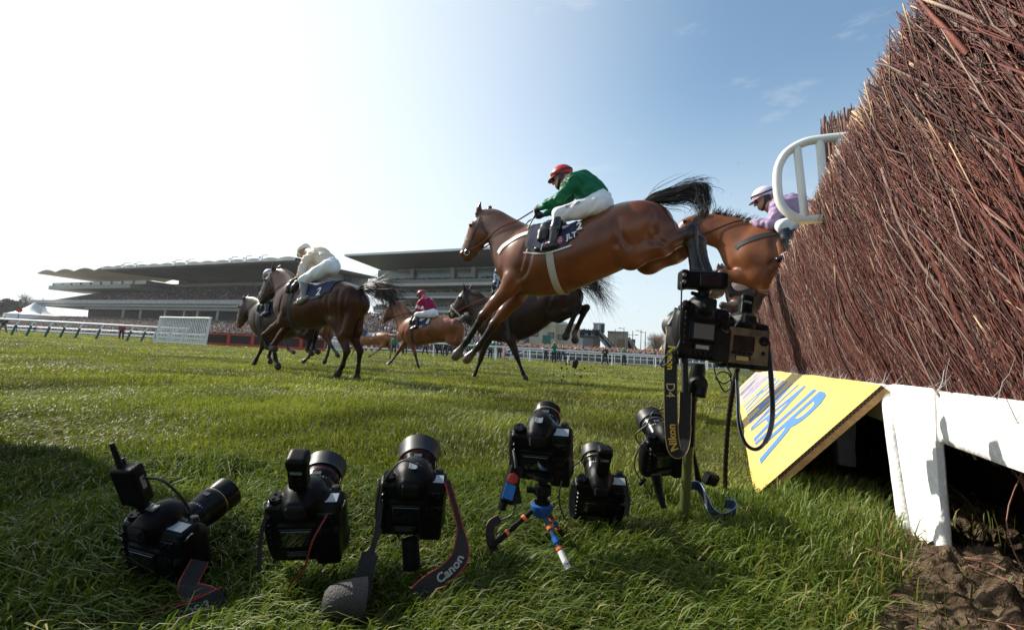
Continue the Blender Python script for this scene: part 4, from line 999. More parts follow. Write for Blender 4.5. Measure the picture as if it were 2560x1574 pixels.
# 5. dark bay number 2 galloping away
frE = Frame(800, 760, 8.0)
SE = dict(
    trunk=[((722, 720), (716, 800), .18), ((748, 702), (738, 816), .25), ((783, 712), (772, 818), .285), ((815, 714), (806, 812), .30), ((846, 708), (834, 806), .285), ((872, 711), (864, 800), .275), ((896, 732), (888, 790), .22)],
    neck=[((700, 673), (696, 722), .075), ((714, 679), (702, 736), .09), ((732, 690), (706, 758), .12), ((748, 703), (712, 786), .17)],
    head=[((676, 684), (702, 708)), ((664, 700), (696, 728)), ((657, 720), (684, 738)), ((652, 735), (671, 748)), ((649, 743), (664, 754))],
    ear=[((682, 680), (683, 655)), ((692, 676), (703, 660))],
    LF=[(722, 770), (710, 800), (660, 838), (668, 868), (688, 873)], RF=[(728, 775), (722, 812), (684, 862), (688, 896), (696, 918)],
    LH=[(868, 745), (846, 806), (867, 878), (856, 915), (843, 937)], RH=[(880, 745), (868, 806), (900, 878), (895, 925), (892, 945)],
    muscle=[((735, 770), (.14, .06, .18), .13), ((868, 750), (.20, .09, .22), .15), ((852, 790), (.15, .07, .2), .17)],
    tail=[(895, 727), (918, 718), (944, 712), (968, 716), (984, 740)], tail_n=420, tail_w=.21, tail_drop=.3, tailc=(.018, .013, .011), tailmat='brown_black_hair', saddle=.40, cloth_px=((752, 735), (836, 725)), num_px=(800, 729), let_px=(770, 748), tilt=R(10), num_h=.14, cloth_th=1.25, mane=.05)
hE = horse(frE, 'dark bay horse with number 2 on its cloth, rump towards the cameras and tail flying', SE, (.072, .027, .012), (.016, .010, .008), cell=.019, number='2', group=GRP, sheen=.30)
# 6. grey-brown horse at the front left
frF = Frame(700, 780, 10.0)
SF = dict(
    trunk=[((652, 765), (646, 825), .17), ((672, 752), (666, 845), .25), ((700, 757), (692, 848), .28), ((728, 760), (718, 843), .29), ((754, 757), (746, 836), .28), ((778, 762), (772, 828), .26), ((794, 775), (790, 820), .2)],
    neck=[((626, 745), (626, 778), .07), ((638, 746), (632, 790), .085), ((654, 752), (640, 808), .12), ((668, 757), (648, 830), .16)],
    head=[((609, 750), (630, 768)), ((601, 764), (626, 786)), ((597, 784), (617, 797)), ((594, 800), (609, 808)), ((592, 807), (604, 815))],
    ear=[((612, 750), (607, 737)), ((620, 746), (622, 735))],
    LF=[(655, 800), (662, 836), (656, 868), (640, 900), (634, 912)], RF=[(660, 805), (672, 838), (680, 866), (672, 890), (676, 905)],
    LH=[(772, 785), (756, 828), (776, 848), (768, 874), (780, 884)], RH=[(778, 785), (770, 828), (787, 846), (783, 870), (796, 880)],
    tail=[(792, 768), (808, 764), (825, 772), (835, 790)], tail_n=120, tail_w=.12, saddle=.40, num_u=.62, white=())
hF = horse(frF, 'greyish brown horse leading at the left with its head low, ears forward', SF, (.055, .032, .021), (.014, .010, .009), (.18, .075, .028), cell=.023, number='4', group=GRP)
# 7. chestnut horse mostly hidden between the two
frG = Frame(740, 790, 12.4)
SG = dict(
    trunk=[((706, 768), (702, 820), .17), ((724, 752), (718, 832), .25), ((748, 757), (740, 834), .28), ((772, 758), (764, 830), .29), ((795, 757), (786, 825), .28), ((818, 762), (812, 818), .25), ((830, 773), (827, 810), .2)],
    neck=[((672, 722), (672, 758), .07), ((684, 730), (678, 772), .085), ((700, 742), (688, 796), .12), ((718, 752), (702, 820), .16)],
    head=[((655, 722), (674, 742)), ((648, 734), (672, 758)), ((645, 750), (662, 764)), ((643, 762), (656, 770)), ((642, 768), (653, 776))],
    ear=[((660, 722), (658, 708)), ((668, 720), (670, 708))],
    LF=[(715, 795), (742, 822), (713, 846), (720, 872), (735, 881)], RF=[(720, 795), (778, 836), (784, 866), (772, 892), (758, 904)],
    LH=[(806, 785), (800, 822), (813, 842), (830, 866), (846, 890)], RH=[(812, 785), (812, 828), (825, 862), (819, 886), (811, 906)],
    tail=[(828, 768), (842, 765), (855, 775)], tail_n=80, saddle=.4)
hG = horse(frG, 'chestnut horse almost hidden behind the dark bay number 2', SG, (.24, .085, .028), (.03, .018, .012), cell=.028, number='6', group=GRP)
# 8. bright bay number 8
frH = Frame(1080, 825, 13.2)
SH = dict(
    trunk=[((1020, 805), (1016, 850), .17), ((1036, 792), (1030, 861), .25), ((1058, 797), (1052, 860), .28), ((1082, 796), (1076, 856), .29), ((1106, 790), (1100, 853), .285), ((1128, 792), (1124, 848), .27), ((1144, 803), (1142, 838), .2)],
    neck=[((988, 753), (992, 786), .075), ((1000, 759), (996, 796), .09), ((1015, 770), (1002, 814), .12), ((1032, 786), (1012, 842), .16)],
    head=[((974, 755), (994, 772)), ((965, 767), (990, 786)), ((960, 781), (979, 795)), ((956, 791), (969, 801)), ((954, 797), (965, 806))],
    ear=[((978, 754), (976, 740)), ((986, 752), (988, 740))],
    LF=[(1020, 830), (1026, 848), (1038, 884), (1045, 913), (1048, 923)], RF=[(1018, 832), (1014, 854), (996, 879), (979, 902), (967, 913)],
    LH=[(1136, 815), (1126, 848), (1150, 860), (1146, 878), (1153, 888)], RH=[(1138, 815), (1132, 850), (1156, 866), (1152, 884), (1160, 892)],
    muscle=[((1128, 815), (.2, .09, .22), .15)],
    tail=[(1143, 799), (1156, 794), (1172, 797), (1184, 808)], tail_n=180, tail_w=.13, saddle=.40, cloth_px=((1034, 815), (1082, 800)), num_px=(1069, 803), let_px=(1054, 817), num_h=.16, mane=.04)
hH = horse(frH, 'glossy orange bay horse with number 8 on its cloth', SH, (.27, .085, .024), (.022, .013, .010), (.20, .07, .03), cell=.028, number='8', group=GRP)
# 9. distant chestnut number 10
frI = Frame(930, 850, 24)
SI = dict(
    trunk=[((893, 834), (890, 858), .18), ((902, 829), (898, 862), .25), ((916, 830), (912, 862), .28), ((932, 833), (928, 860), .29), ((948, 831), (944, 859), .28), ((962, 831), (960, 856), .27), ((970, 836), (969, 850), .2)],
    neck=[((875, 806), (876, 822), .075), ((882, 810), (880, 830), .09), ((891, 818), (885, 842), .12), ((900, 828), (890, 856), .16)],
    head=[((866, 808), (876, 816)), ((862, 815), (874, 824)), ((859, 822), (868, 829)), ((857, 827), (863, 832)), ((856, 830), (861, 834))],
    ear=[((868, 808), (866, 800)), ((873, 807), (873, 799))],
    LF=[(894, 842), (898, 858), (886, 872), (880, 886), (876, 893)], RF=[(894, 844), (892, 860), (876, 868), (866, 878), (860, 884)],
    LH=[(962, 844), (958, 858), (947, 874), (932, 886), (922, 891)], RH=[(966, 844), (966, 858), (976, 873), (976, 888), (974, 897)],
    tail=[(971, 836), (985, 838), (1000, 845), (1010, 853)], tail_n=80, tail_w=.12, tailc=(.22, .085, .035), tailmat='chestnut_hair', saddle=.40, cloth_px=((908, 838), (942, 836)), num_px=(934, 838), let_px=(930, 846))
hI = horse(frI, 'small distant chestnut horse with number 10, tail streaming behind', SI, (.36, .135, .045), (.22, .085, .03), cell=.036, number='10', group=GRP)

# ---------------------------------------------------------------- people
skin = lambda: mat('skin', (.46, .25, .17), .5, col2=(.52, .27, .20), scale=14)
def fold(amp, f, seed):
    rr = np.random.default_rng(seed); K = [(rr.normal(0, f, 3), rr.random() * 6.3, rr.normal(0, 1, 3) * .5) for _ in range(5)]
    def fn(v):
        o = np.zeros(len(v)); 
        for k, p, d in K: o += np.sin(v @ k + p + 1.5 * np.sin(v @ k[::-1] * .5))
        c = v.mean(0); d = v - c; d /= np.maximum(np.linalg.norm(d, axis=1), 1e-6)[:, None]
        return v + d * (amp * o / 3)[:, None]
    return fn
def hand(root, wr, tip, side, m, cell=.007, name='glove'):
    """closed hand: palm, four curled fingers of different length and a thumb"""
    d = nrm(tip - wr); s = V(0, side, 0); up = nrm(np.cross(d, s)) ; up = up if up[2] > 0 else -up
    S_ = SDF(); pc = wr + d * .055; S_.cap(wr - d * .01, pc, .026, .034, .02, .75); S_.ell(pc + d * .012, (.036, .022, .038), None, .02)
    for i, (o, ln) in enumerate(((.030, .036), (.011, .041), (-.009, .038), (-.028, .030))):
        k0 = pc + up * o + d * .032; k1 = k0 + d * ln * .6 - s * .014; k2 = k1 - s * .026 - d * .010; k3 = k2 - d * .024
        S_.chain([pc + up * o * .8, k0, k1, k2, k3], [.012, .0105, .0095, .0088, .008], .004)
    t0 = pc - d * .022 + up * .026; t1 = t0 + up * .022 + d * .020 - s * .012; t2 = t1 + d * .028 - s * .010
    S_.chain([t0, t1, t2], [.0135, .011, .009], .006)
    return S_.build(name, cell, m, root, None, 1)
def rider(h, label, J, jacket, cap, breech=(.74, .74, .75), boot=(.012, .012, .013), cell=.014, pattern=None, glove=(.012, .012, .012), group='jockeys in the race', bootm=None, jm=None, capband=None, gog=True):
    fr = h.fr; L = fr.L; P = {k: L(*v) for k, v in J.items()}
    O = P['pel'] * V(1, 0, 1); P = {k: v - O for k, v in P.items()}
    mw = fr.mw @ Matrix.Translation(Vector(O)); root = empty('person', label=label, cat='jockey', group=group, mw=mw)
    hd, nose, nk, pel, ch = P['head'], P['nose'], P['neck'], P['pel'], P['chest']
    f = nrm(nose - hd); lat = V(0, 1, 0); up = nrm(np.cross(f, lat)); up = up if up[2] > 0 else -up
    A = np.column_stack([f, lat, up])
    # body
    B = SDF()
    B.ell(hd + up * .025 - f * .01, (.098, .076, .100), A, .02); B.ell(hd - up * .055 + f * .030, (.060, .056, .060), A, .03); B.cap(hd + f * .085 - up * .005, hd + f * .110 - up * .030, .011, .017, .012)
    B.ell(hd + f * .072 - up * .068, (.026, .034, .014), A, .012); B.ell(hd + f * .070 - up * .092, (.022, .026, .020), A, .015)
    B.ell(hd + f * .076 + up * .020, (.022, .055, .012), A, .012)
    for sg in (1, -1): B.ell(hd + lat * .076 * sg - f * .012 - up * .008, (.020, .010, .032), A, .006)
    B.cap(hd - up * .06 - f * .015, nk, .056, .062, .03); B.chain([nk, ch, pel], [.10, .125, .12], .05, 1.15)
    for s in ('L', 'R'):
        B.chain([P['sh' + s], P['el' + s], P['wr' + s]], [.055, .042, .030], .03); B.chain([P['hip' + s], P['kn' + s], P['an' + s]], [.08, .050, .032], .04)
        B.cap(P['an' + s], P['an' + s] * .4 + P['to' + s] * .6, .030, .022, .02)
    bo = B.build('body', cell * .75, skin(), root, None, 1)
    # jacket
    K = SDF(); mid = ch * .45 + pel * .55
    K.chain([nk + (ch - nk) * .05, ch, mid, pel + (ch - pel) * .12], [.085, .150, .155, .132], .06, 1.12)
    for s in ('L', 'R'):
        sh, el, wr = P['sh' + s], P['el' + s], P['wr' + s]
        K.cap(nk * .5 + ch * .5 , sh, .10, .082, .05); K.chain([sh, sh * .5 + el * .5, el, el * .4 + wr * .6, wr], [.080, .073, .060, .054, .036], .03)
    colfn = None
    jk = jm or mat('jacket_' + '_'.join('%02d' % int(q * 99) for q in jacket), jacket, .42, spec=.3, attr=True, bump=.15, bscale=40, transl=(1, 1, 1, .40))
    if pattern: colfn = lambda v, c: pattern(v, P)
    else: colfn = lambda v, c: np.tile(np.array(jacket), (len(v), 1))
    K.build('jacket', cell, jk, root, None, 1, fold(.0125, 24, 3), colfn=colfn)
    # breeches
    K = SDF(); K.chain([pel + (ch - pel) * .14, pel], [.135, .140], .05, 1.15)
    for s in ('L', 'R'):
        hp, kn, an = P['hip' + s], P['kn' + s], P['an' + s]
        K.cap(pel, hp, .13, .118, .05); K.chain([hp, hp * .5 + kn * .5, kn], [.120, .102, .078], .04); K.cap(kn, kn * .8 + an * .2, .074, .062, .03)
    bm = mat('breeches_' + '_'.join('%02d' % int(q * 99) for q in breech), breech, .6, bump=.2, bscale=60)
    K.build('breeches', cell, bm, root, None, 1, fold(.009, 26, 8)); Bre = K
    # boots
    btm = bootm or mat('riding_boot_' + '_'.join('%02d' % int(q * 99) for q in boot), boot, .22, spec=.6, bump=.1, bscale=40)
    for s in ('L', 'R'):
        K = SDF(); kn, an, to = P['kn' + s], P['an' + s], P['to' + s]; dz = nrm(an - kn); heel = an - nrm(to - an) * .045 + dz * .045
        K.chain([kn * .84 + an * .16, kn * .5 + an * .5, an], [.066, .064, .044], .02); K.chain([heel, an + dz * .04 + (to - an) * .3, to + dz * .02], [.036, .042, .032], .02, 1.0)
        K.build('boot', cell * .8, btm, root, None, 1)
        st = MB(); c = an * .45 + to * .55 + dz * .055; st.tube([c + V(0, .05 * math.cos(a), 0) + dz * (-.10 * max(0, math.sin(a))) + dz * .012 for a in np.linspace(0, 2 * math.pi, 17)], .006, 5)
        st.build('stirrup', mat('stirrup_metal', (.45, .45, .45), .3, 1), h.root).matrix_parent_inverse = Matrix.Translation(Vector(O)) 
    # gloves
    gm_ = mat('glove_' + '_'.join('%02d' % int(q * 99) for q in glove), glove, .6)
    for s, sg in (('L', 1), ('R', -1)): hand(root, P['wr' + s], P['ha' + s], sg, gm_, .0075 if cell < .016 else .013)
    # helmet with peak
    K = SDF(); hc = hd + up * .048 - f * .012; K.ell(hc, (.132, .108, .112), A, .01); K.cut.append((hd + up * .022 - f * .0, -nrm(up - f * .18)))
    cm = mat('helmet_' + '_'.join('%02d' % int(q * 99) for q in cap), cap, .38, spec=.4, bump=.12, bscale=50)
    ho = K.build('helmet', cell * .6, cm, root, None, 1)
    b = MB(); n = 15; vv = []
    for t in range(2):
        for i in range(n):
            a = math.pi * (i / (n - 1) - .5) * .95; q0 = hc + f * math.cos(a) * .122 + lat * math.sin(a) * .100 - up * .022; q1 = q0 + f * (.060 * math.cos(a) ** .7) - up * .022 * math.cos(a)
            vv += [q0 + up * .006 * (1 - t), q1 + up * .005 * (1 - t)]
    ff = [(2 * i, 2 * i + 1, 2 * i + 3, 2 * i + 2) for i in range(n - 1)] + [(2 * n + 2 * i + 2, 2 * n + 2 * i + 3, 2 * n + 2 * i + 1, 2 * n + 2 * i) for i in range(n - 1)]
    ff += [(2 * i + 1, 2 * n + 2 * i + 1, 2 * n + 2 * i + 3, 2 * i + 3) for i in range(n - 1)]
    b.add(vv, ff); b.build('peak', cm, ho, True)
    if capband or gog:
        # harness, goggles and their band
        blk_ = mat('harness_black', (.010, .010, .011), .4)
        b = MB(); 
        for sg in (1, -1):
            b.ribbon(smooth_path([hd + lat * .088 * sg + up * .03 - f * .02, hd + lat * .084 * sg - up * .05 + f * .005, hd + lat * .045 * sg - up * .108 + f * .045, hd - up * .118 + f * .055], 5), np.tile(f, (16, 1)), .030, .008)
        b.box(hd + lat * .088 - up * .02 - f * .03, (.06, .014, .085), A, .006); b.box(hd - lat * .088 - up * .02 - f * .03, (.06, .014, .085), A, .006)
        b.build('harness', blk_, ho)
        b = MB(); ring = [hc + (f * math.cos(a) * .134 + lat * math.sin(a) * .110) + up * (.012 + .012 * math.cos(2 * a)) for a in np.linspace(0, 2 * math.pi, 33)]; b.ribbon(ring, np.tile(up, (33, 1)), .018, .005)
        for sg in (1, -1): b.box(hd + f * .094 + lat * .034 * sg + up * .006, (.022, .060, .044), A, .010)
        b.build('goggles', mat('goggle_lens', (.012, .010, .008), .12, spec=.7), ho)
    for s, sg in (('L', 1), ('R', -1)): h.__dict__['hand' + s] = P['ha' + s] + O
    h.rider = root; h.riderO = O; h.Bre = Bre; h.RP = P
    return root
def checks(c1, c2, n=.11):
    def fn(v, P):
        d = nrm(P['pel'] - P['neck']); a = np.floor((v @ d) / n) + np.floor((v[:, 1] + .05) / n) + np.floor((v @ np.cross(d, V(0, 1, 0))) / n); return np.where((a % 2 == 0)[:, None], V(*c1), V(*c2))
    return fn
def armband(base, band, star=None):
    def fn(v, P):
        c = np.tile(V(*base), (len(v), 1))
        for s in ('L', 'R'):
            a, b = P['sh' + s], P['el' + s]; u = b - a; t = ((v - a) @ u) / (u @ u); r = np.linalg.norm(v - a - np.clip(t, 0, 1)[:, None] * u, axis=1)
            c[(t > .58) & (t < .95) & (r < .11)] = band
        if star is not None:
            o = P['chest'] * .75 + P['neck'] * .25; d = nrm(P['pel'] - P['neck']); p = v - o; x = p[:, 1]; y = p @ d; back = nrm(np.cross(V(0, 1, 0), d)); back = back if back[0] < 0 else -back
            rr = np.hypot(x, y); th = np.arctan2(x, -y); k = 2 * math.pi / 5; tt = np.abs((th + k / 2) % k - k / 2); R0 = .125; lim = R0 * .40 * math.sin(math.pi / 5 * 1) / np.maximum(1e-3, (np.sin(math.pi / 5 - 0) * np.cos(tt) - np.cos(math.pi / 5) * np.sin(tt)) * .40 + np.sin(tt)) * 1.0
            c[((p @ back) > .02) & (rr < lim)] = star
        return c
    return fn
# jockey 1: green
JA = dict(head=(1404, 446), nose=(1380, 455), neck=(1427, 458), chest=(1456, 462), pel=(1499, 507), shL=(1436, 452, .17), elL=(1397, 496, .22), wrL=(1353, 519, .12), haL=(1333, 527, .08),
          shR=(1440, 458, -.17), elR=(1412, 512, -.22), wrR=(1362, 536, -.10), haR=(1342, 541, -.06), hipL=(1497, 512, .14), hipR=(1497, 512, -.14), knL=(1398, 536, .27), knR=(1404, 540, -.27), anL=(1381, 606, .33), anR=(1386, 610, -.33), toL=(1343, 619, .35), toR=(1348, 622, -.35))
rA = rider(hA, 'jockey in green silks and red helmet crouched over the leaping bay', JA, (.012, .20, .085), (.56, .020, .028), cell=.012)
reins(hA, (hA.handL, hA.handR), mat('tan_rein', (.20, .055, .022), .55))
# printed lettering on the thigh
def thigh_text(h, txt, size, off_up, m):
    P = h.RP; hp, kn = P['hipL'], P['knL']; d = nrm(hp - kn); v, f = text_geo(txt, 1, .02); v = v * (size / (v[:, 1].max() - v[:, 1].min())); v, f = refine2d(v, f, .03)
    up = nrm(np.cross(V(0, -1, 0), d)); up = up if up[2] > 0 else -up
    pts = (hp * .45 + kn * .55) + v[:, :1] * d + (v[:, 1:] + off_up) * up + V(0, .12, 0); Q = h.Bre.snap(pts, .010, 8); b = MB(); b.add(Q, f); b.build('lettering', m, h.rider)
thigh_text(hA, 'BUTLER', .035, .038, mat('navy_print', (.02, .025, .10), .6))
# whip in the near hand
b = MB(); O_ = hA.riderO; b.tube([hA.fr.L(1338, 536, .10) - O_, hA.fr.L(1318, 575, .16) - O_, hA.fr.L(1298, 627, .20) - O_], [.010, .008, .005], 7); b.build('whip', MATS['harness_black'], hA.rider)
# jockey 2: lilac
JB = dict(head=(1910, 499), nose=(1886, 508), neck=(1936, 515), chest=(1968, 520), pel=(2032, 548), shL=(1944, 515, .17), elL=(1930, 560, .22), wrL=(1880, 556, .11), haL=(1858, 552, .07),
          shR=(1948, 518, -.17), elR=(1934, 560, -.22), wrR=(1884, 558, -.10), haR=(1864, 556, -.06), hipL=(2030, 552, .14), hipR=(2030, 552, -.14), knL=(1958, 565, .27), knR=(1962, 568, -.27), anL=(1975, 630, .33), anR=(1980, 632, -.33), toL=(1944, 644, .35), toR=(1948, 646, -.35))
rider(hB, 'jockey in lilac silks and white helmet behind the curved white wing', JB, (.52, .40, .60), (.72, .62, .74), cell=.013)
reins(hB, (hB.handL, hB.handR))
# jockey 3: cream on number 2
JE = dict(head=(761, 630), nose=(746, 644), neck=(777, 633), chest=(798, 640), pel=(828, 664), shL=(766, 650, .18), elL=(754, 682, .24), wrL=(750, 692, .15), haL=(744, 701, .10),
          shR=(784, 646, -.18), elR=(774, 680, -.24), wrR=(756, 692, -.12), haR=(750, 700, -.07), hipL=(820, 668, .15), hipR=(830, 672, -.15), knL=(758, 700, .29), knR=(776, 704, -.29), anL=(760, 742, .33), anR=(778, 742, -.33), toL=(738, 756, .35), toR=(756, 756, -.35))
rider(hE, 'jockey in cream silks standing high in the stirrups of number 2', JE, (.92, .84, .68), (.92, .86, .74), boot=(.20, .18, .16), gog=False, cell=.016, pattern=armband((.92, .84, .68), (.86, .85, .84)), glove=(.5, .33, .2))
reins(hE, (hE.handL, hE.handR), MATS['rein_leather'])
# jockey 4: front left
JF = dict(head=(672, 690), nose=(660, 698), neck=(684, 700), chest=(696, 708), pel=(716, 732), shL=(682, 706, .17), elL=(664, 734, .22), wrL=(652, 744, .12), haL=(646, 748, .08),
          shR=(688, 706, -.17), elR=(672, 734, -.22), wrR=(658, 745, -.10), haR=(652, 749, -.07), hipL=(714, 734, .14), hipR=(716, 736, -.14), knL=(670, 746, .27), knR=(676, 748, -.27), anL=(668, 778, .32), anR=(672, 779, -.32), toL=(652, 787, .33), toR=(656, 788, -.33))
rider(hF, 'jockey in white silks with a pale grey helmet on the leading horse', JF, (.66, .66, .68), (.62, .63, .66), boot=(.02, .02, .02), cell=.020)
reins(hF, (hF.handL, hF.handR))
# jockey 5: magenta on number 8
JH = dict(head=(1053, 738), nose=(1040, 743), neck=(1062, 748), chest=(1069, 754), pel=(1082, 783), shL=(1052, 754, .18), elL=(1043, 772, .24), wrL=(1042, 775, .13), haL=(1036, 778, .08),
          shR=(1068, 753, -.18), elR=(1058, 774, -.24), wrR=(1044, 776, -.11), haR=(1039, 779, -.07), hipL=(1082, 784, .14), hipR=(1084, 786, -.14), knL=(1043, 786, .28), knR=(1050, 788, -.28), anL=(1042, 813, .32), anR=(1048, 813, -.32), toL=(1027, 820, .33), toR=(1034, 820, -.33))
rider(hH, 'jockey in magenta silks with a white star, sitting on number 8', JH, (.42, .012, .085), (.42, .015, .09), cell=.020, pattern=armband((.42, .012, .085), (.75, .74, .74), (.78, .77, .76)))
reins(hH, (hH.handL, hH.handR))
# jockey 6: navy and white checks on the dark horse
JD = dict(head=(1248, 646), nose=(1235, 652), neck=(1258, 656), chest=(1264, 670), pel=(1290, 712), shL=(1248, 672, .18), elL=(1238, 708, .24), wrL=(1236, 728, .14), haL=(1228, 736, .09),
          shR=(1256, 672, -.18), elR=(1248, 708, -.24), wrR=(1240, 728, -.11), haR=(1233, 736, -.07), hipL=(1290, 714, .14), hipR=(1292, 716, -.14), knL=(1252, 736, .28), knR=(1258, 738, -.28), anL=(1262, 782, .32), anR=(1266, 784, -.32), toL=(1242, 792, .33), toR=(1246, 794, -.33))
rider(hD, 'jockey in navy and white checked silks behind the leaping bay', JD, (.05, .06, .14), (.03, .04, .12), cell=.016, pattern=checks((.60, .68, .74), (.02, .026, .07)))
reins(hD, (hD.handL, hD.handR), mat('orange_rein', (.42, .10, .045), .6))
# jockey 7: on number 10
JI = dict(head=(882, 797), nose=(876, 800), neck=(887, 802), chest=(890, 805), pel=(901, 818), shL=(885, 806, .17), elL=(878, 816, .22), wrL=(876, 822, .12), haL=(873, 824, .08),
          shR=(887, 806, -.17), elR=(880, 816, -.22), wrR=(878, 822, -.10), haR=(875, 824, -.07), hipL=(900, 819, .14), hipR=(901, 819, -.14), knL=(889, 826, .27), knR=(891, 826, -.27), anL=(895, 844, .32), anR=(896, 844, -.32), toL=(886, 849, .33), toR=(888, 849, -.33))
rider(hI, 'distant jockey in tan silks on number 10, mostly hidden by the dark bay', JI, (.5, .34, .18), (.55, .4, .25), boot=(.5, .48, .44), cell=.028)

# ---------------------------------------------------------------- remote cameras in the grass and on poles
plast = mat('camera_black', (.0045, .0045, .005), .38, col2=(.008, .008, .008), scale=40, bump=.12, bscale=900, spec=.13)
rubber = mat('grip_rubber', (.006, .006, .006), .6, spec=.25, bump=.6, bscale=1100)
satin = mat('lens_black', (.006, .006, .007), .28, spec=.24)
glassm = mat('dark_glass', (.010, .011, .014), .06, spec=.9, coat=.5)
scrm = mat('screen_grey', (.13, .125, .12), .22, spec=.6)
lcdm = mat('lcd_panel', (.30, .34, .36), .18, spec=.6)
gold = mat('gold_ring', (.55, .40, .16), .35, .7); redr = mat('red_ring', (.34, .02, .015), .5); whitep = mat('print_white', (.75, .75, .73), .5)
bluep = mat('blue_anodised', (.02, .16, .50), .32, .2); orangep = mat('orange_plastic', (.75, .16, .04), .4); metal2 = mat('worn_metal', (.42, .42, .40), .32, .9)
webb = mat('strap_web', (.013, .012, .011), .7, bump=.5, bscale=500)
yelp = mat('yellow_print', (.80, .55, .03), .5); cable = mat('cable_black', (.012, .012, .013), .45)
def cam_body(style):
    S_ = SDF(); n = style == 'n'
    S_.box((0, 0, -.033), (.077, .027, .072), .018 if n else .014, None, .01)
    S_.box((.058, .028, -.030), (.020, .028, .064), .018, rotm(R(-8)), .022)
    S_.box((.060, .020, -.088), (.020, .024, .018), .014, None, .015); S_.ell((-.072, .004, -.03), (.016, .024, .07), None, .02)
    if n: S_.ell((-.004, .012, .052), (.037, .050, .040), None, .022); S_.box((-.004, -.018, .056), (.024, .024, .022), .014, None, .016)
    else: S_.ell((-.004, .014, .054), (.046, .052, .036), None, .03); S_.box((-.004, -.020, .058), (.025, .024, .020), .012, None, .018)
    S_.box((.055, .010, .040), (.024, .024, .012), .010, None, .012); S_.box((-.058, -.002, .042), (.018, .020, .010), .008, None, .010)
    S_.cap((0, .02, 0), (0, .036, 0), .045, .040, .014); S_.box((.05, -.028, -.055), (.026, .008, .05), .007, None, .010); S_.box((-.01, -.027, -.02), (.042, .006, .032), .005, None, .006)
    return S_.surface(.0024, 1)[:2]
_bodies = {k: cam_body(k) for k in 'nc'}
_bme = {}
def dslr(px, py, d, yaw, pitch, roll, label, style='n', lens=(.125, .041, .042), hood=(.045, .052), petal=False, ring=gold, trig=None, tdz=0.0, group='remote cameras in the grass', lcd=True, pale_screen=False, zoomr=True):
    """a camera body about its lens mount; lens = (length, radius at mount end, radius at front); hood = (length, front radius)"""
    p = at(px, py, d); v = ray(px, py); az = math.atan2(v[0], v[1]); Rm = rotm(-az + R(yaw), R(pitch), R(roll))
    mw = Matrix([[*Rm[i], p[i]] for i in range(3)] + [[0, 0, 0, 1]]); e = empty('camera', label=label, cat='camera', group=group, mw=mw)
    if style in _bme: o = bpy.data.objects.new('body', _bme[style]); sc.collection.objects.link(o); o.parent = e
    else: o = npmesh('body', *_bodies[style], plast, e); _bme[style] = o.data
    body = o
    b = MB(); b.box((-.012, -.0345, -.022), (.072, .004, .054), None, .0012); b.build('screen_surround', satin, e)
    b = MB(); b.box((-.012, -.0368, -.022), (.062, .0016, .044), None, .0006); b.build('screen', scrm if pale_screen else glassm, e)
    b = MB(); b.box((-.012, -.0348, -.068), (.052, .004, .017), None, .001); b.build('info_surround', satin, e)
    b = MB(); b.box((-.014, -.0370, -.068), (.040, .001, .011)); b.build('rear_panel', mat('rear_lcd', (.34, .33, .31), .25) if pale_screen else mat('rear_lcd_dark', (.05, .05, .05), .25), e)  # rear panel pale on one camera, dark on the rest
    if lcd:
        b = MB(); b.box((.050, .004, .0535), (.042, .026, .002), None, .0008); b.build('top_panel', lcdm, e)
    b = MB(); b.box((-.004, -.044, .060), (.042, .010, .032), None, .006); b.box((-.004, -.0495, .060), (.026, .003, .017), None, .001); b.build('eyepiece', rubber, e)
    # buttons, dials, lugs
    for row, bar in (([(-.0655, z) for z in (.030, .012, -.006, -.024, -.042, -.060)], ((-.0655, -.0262, -.015), (.0075, .004, .10))), ([(x, -.086) for x in (-.034, -.018, -.002, .014)], ((-.01, -.0262, -.086), (.062, .004, .0075))), ([(.048, .034), (.060, .030), (.040, .022)], ((.050, -.0262, .029), (.032, .004, .020)))):
        b = MB(); b.box(*bar, None, .001)
        for x, z in row: b.cyl((x, -.026, z), (x, -.0332, z), .0043, .0038, 10)
        b.build('button_row', satin, e)
    b = MB(); b.lathe([(.0001, .006), (.010, .006), (.0145, .004), (.0145, 0), (.010, 0)], (.052, -.034, -.006), (0, -1, 0), 20); b.lathe([(.0001, .008), (.005, .008), (.006, .002)], (.052, -.034, -.006), (0, -1, 0), 14)
    b.cyl((.052, -.030, -.048), (.052, -.037, -.048), .008, .007, 14); b.build('control_pad', satin, e)
    b = MB(); b.lathe([(.0001, .016), (.014, .016), (.0155, .013), (.0155, .004), (.018, .003), (.018, 0)], (-.056, -.001, .050), (0, 0, 1), 20)
    for a in np.linspace(0, 6.28, 4)[:3]: b.cyl((-.056 + .008 * math.cos(a), -.001 + .008 * math.sin(a), .066), (-.056 + .008 * math.cos(a), -.001 + .008 * math.sin(a), .0685), .0036, .003, 8)
    b.build('mode_dial', satin, e)
    b = MB(); b.lathe([(.0001, .010), (.008, .009), (.010, .005), (.012, 0)], (.058, .034, .048), (0, .25, 1), 16); b.build('shutter_button', satin, e)
    b = MB(); b.box((-.004, -.003, .0935), (.020, .018, .002)); b.box((-.012, -.003, .0955), (.003, .018, .003)); b.box((.004, -.003, .0955), (.003, .018, .003)); b.build('hot_shoe', metal2, e)
    for sg in (-1, 1):
        b = MB(); b.tube([V(.080 * sg, 0, .036) + .009 * V(.5 * math.cos(a) * sg, math.sin(a), math.cos(a)) for a in np.linspace(0, 2 * math.pi, 13)], .0018, 5); b.build('strap_lug', metal2, e)
    # lens
    LL, r0, r1 = lens; y0 = .034
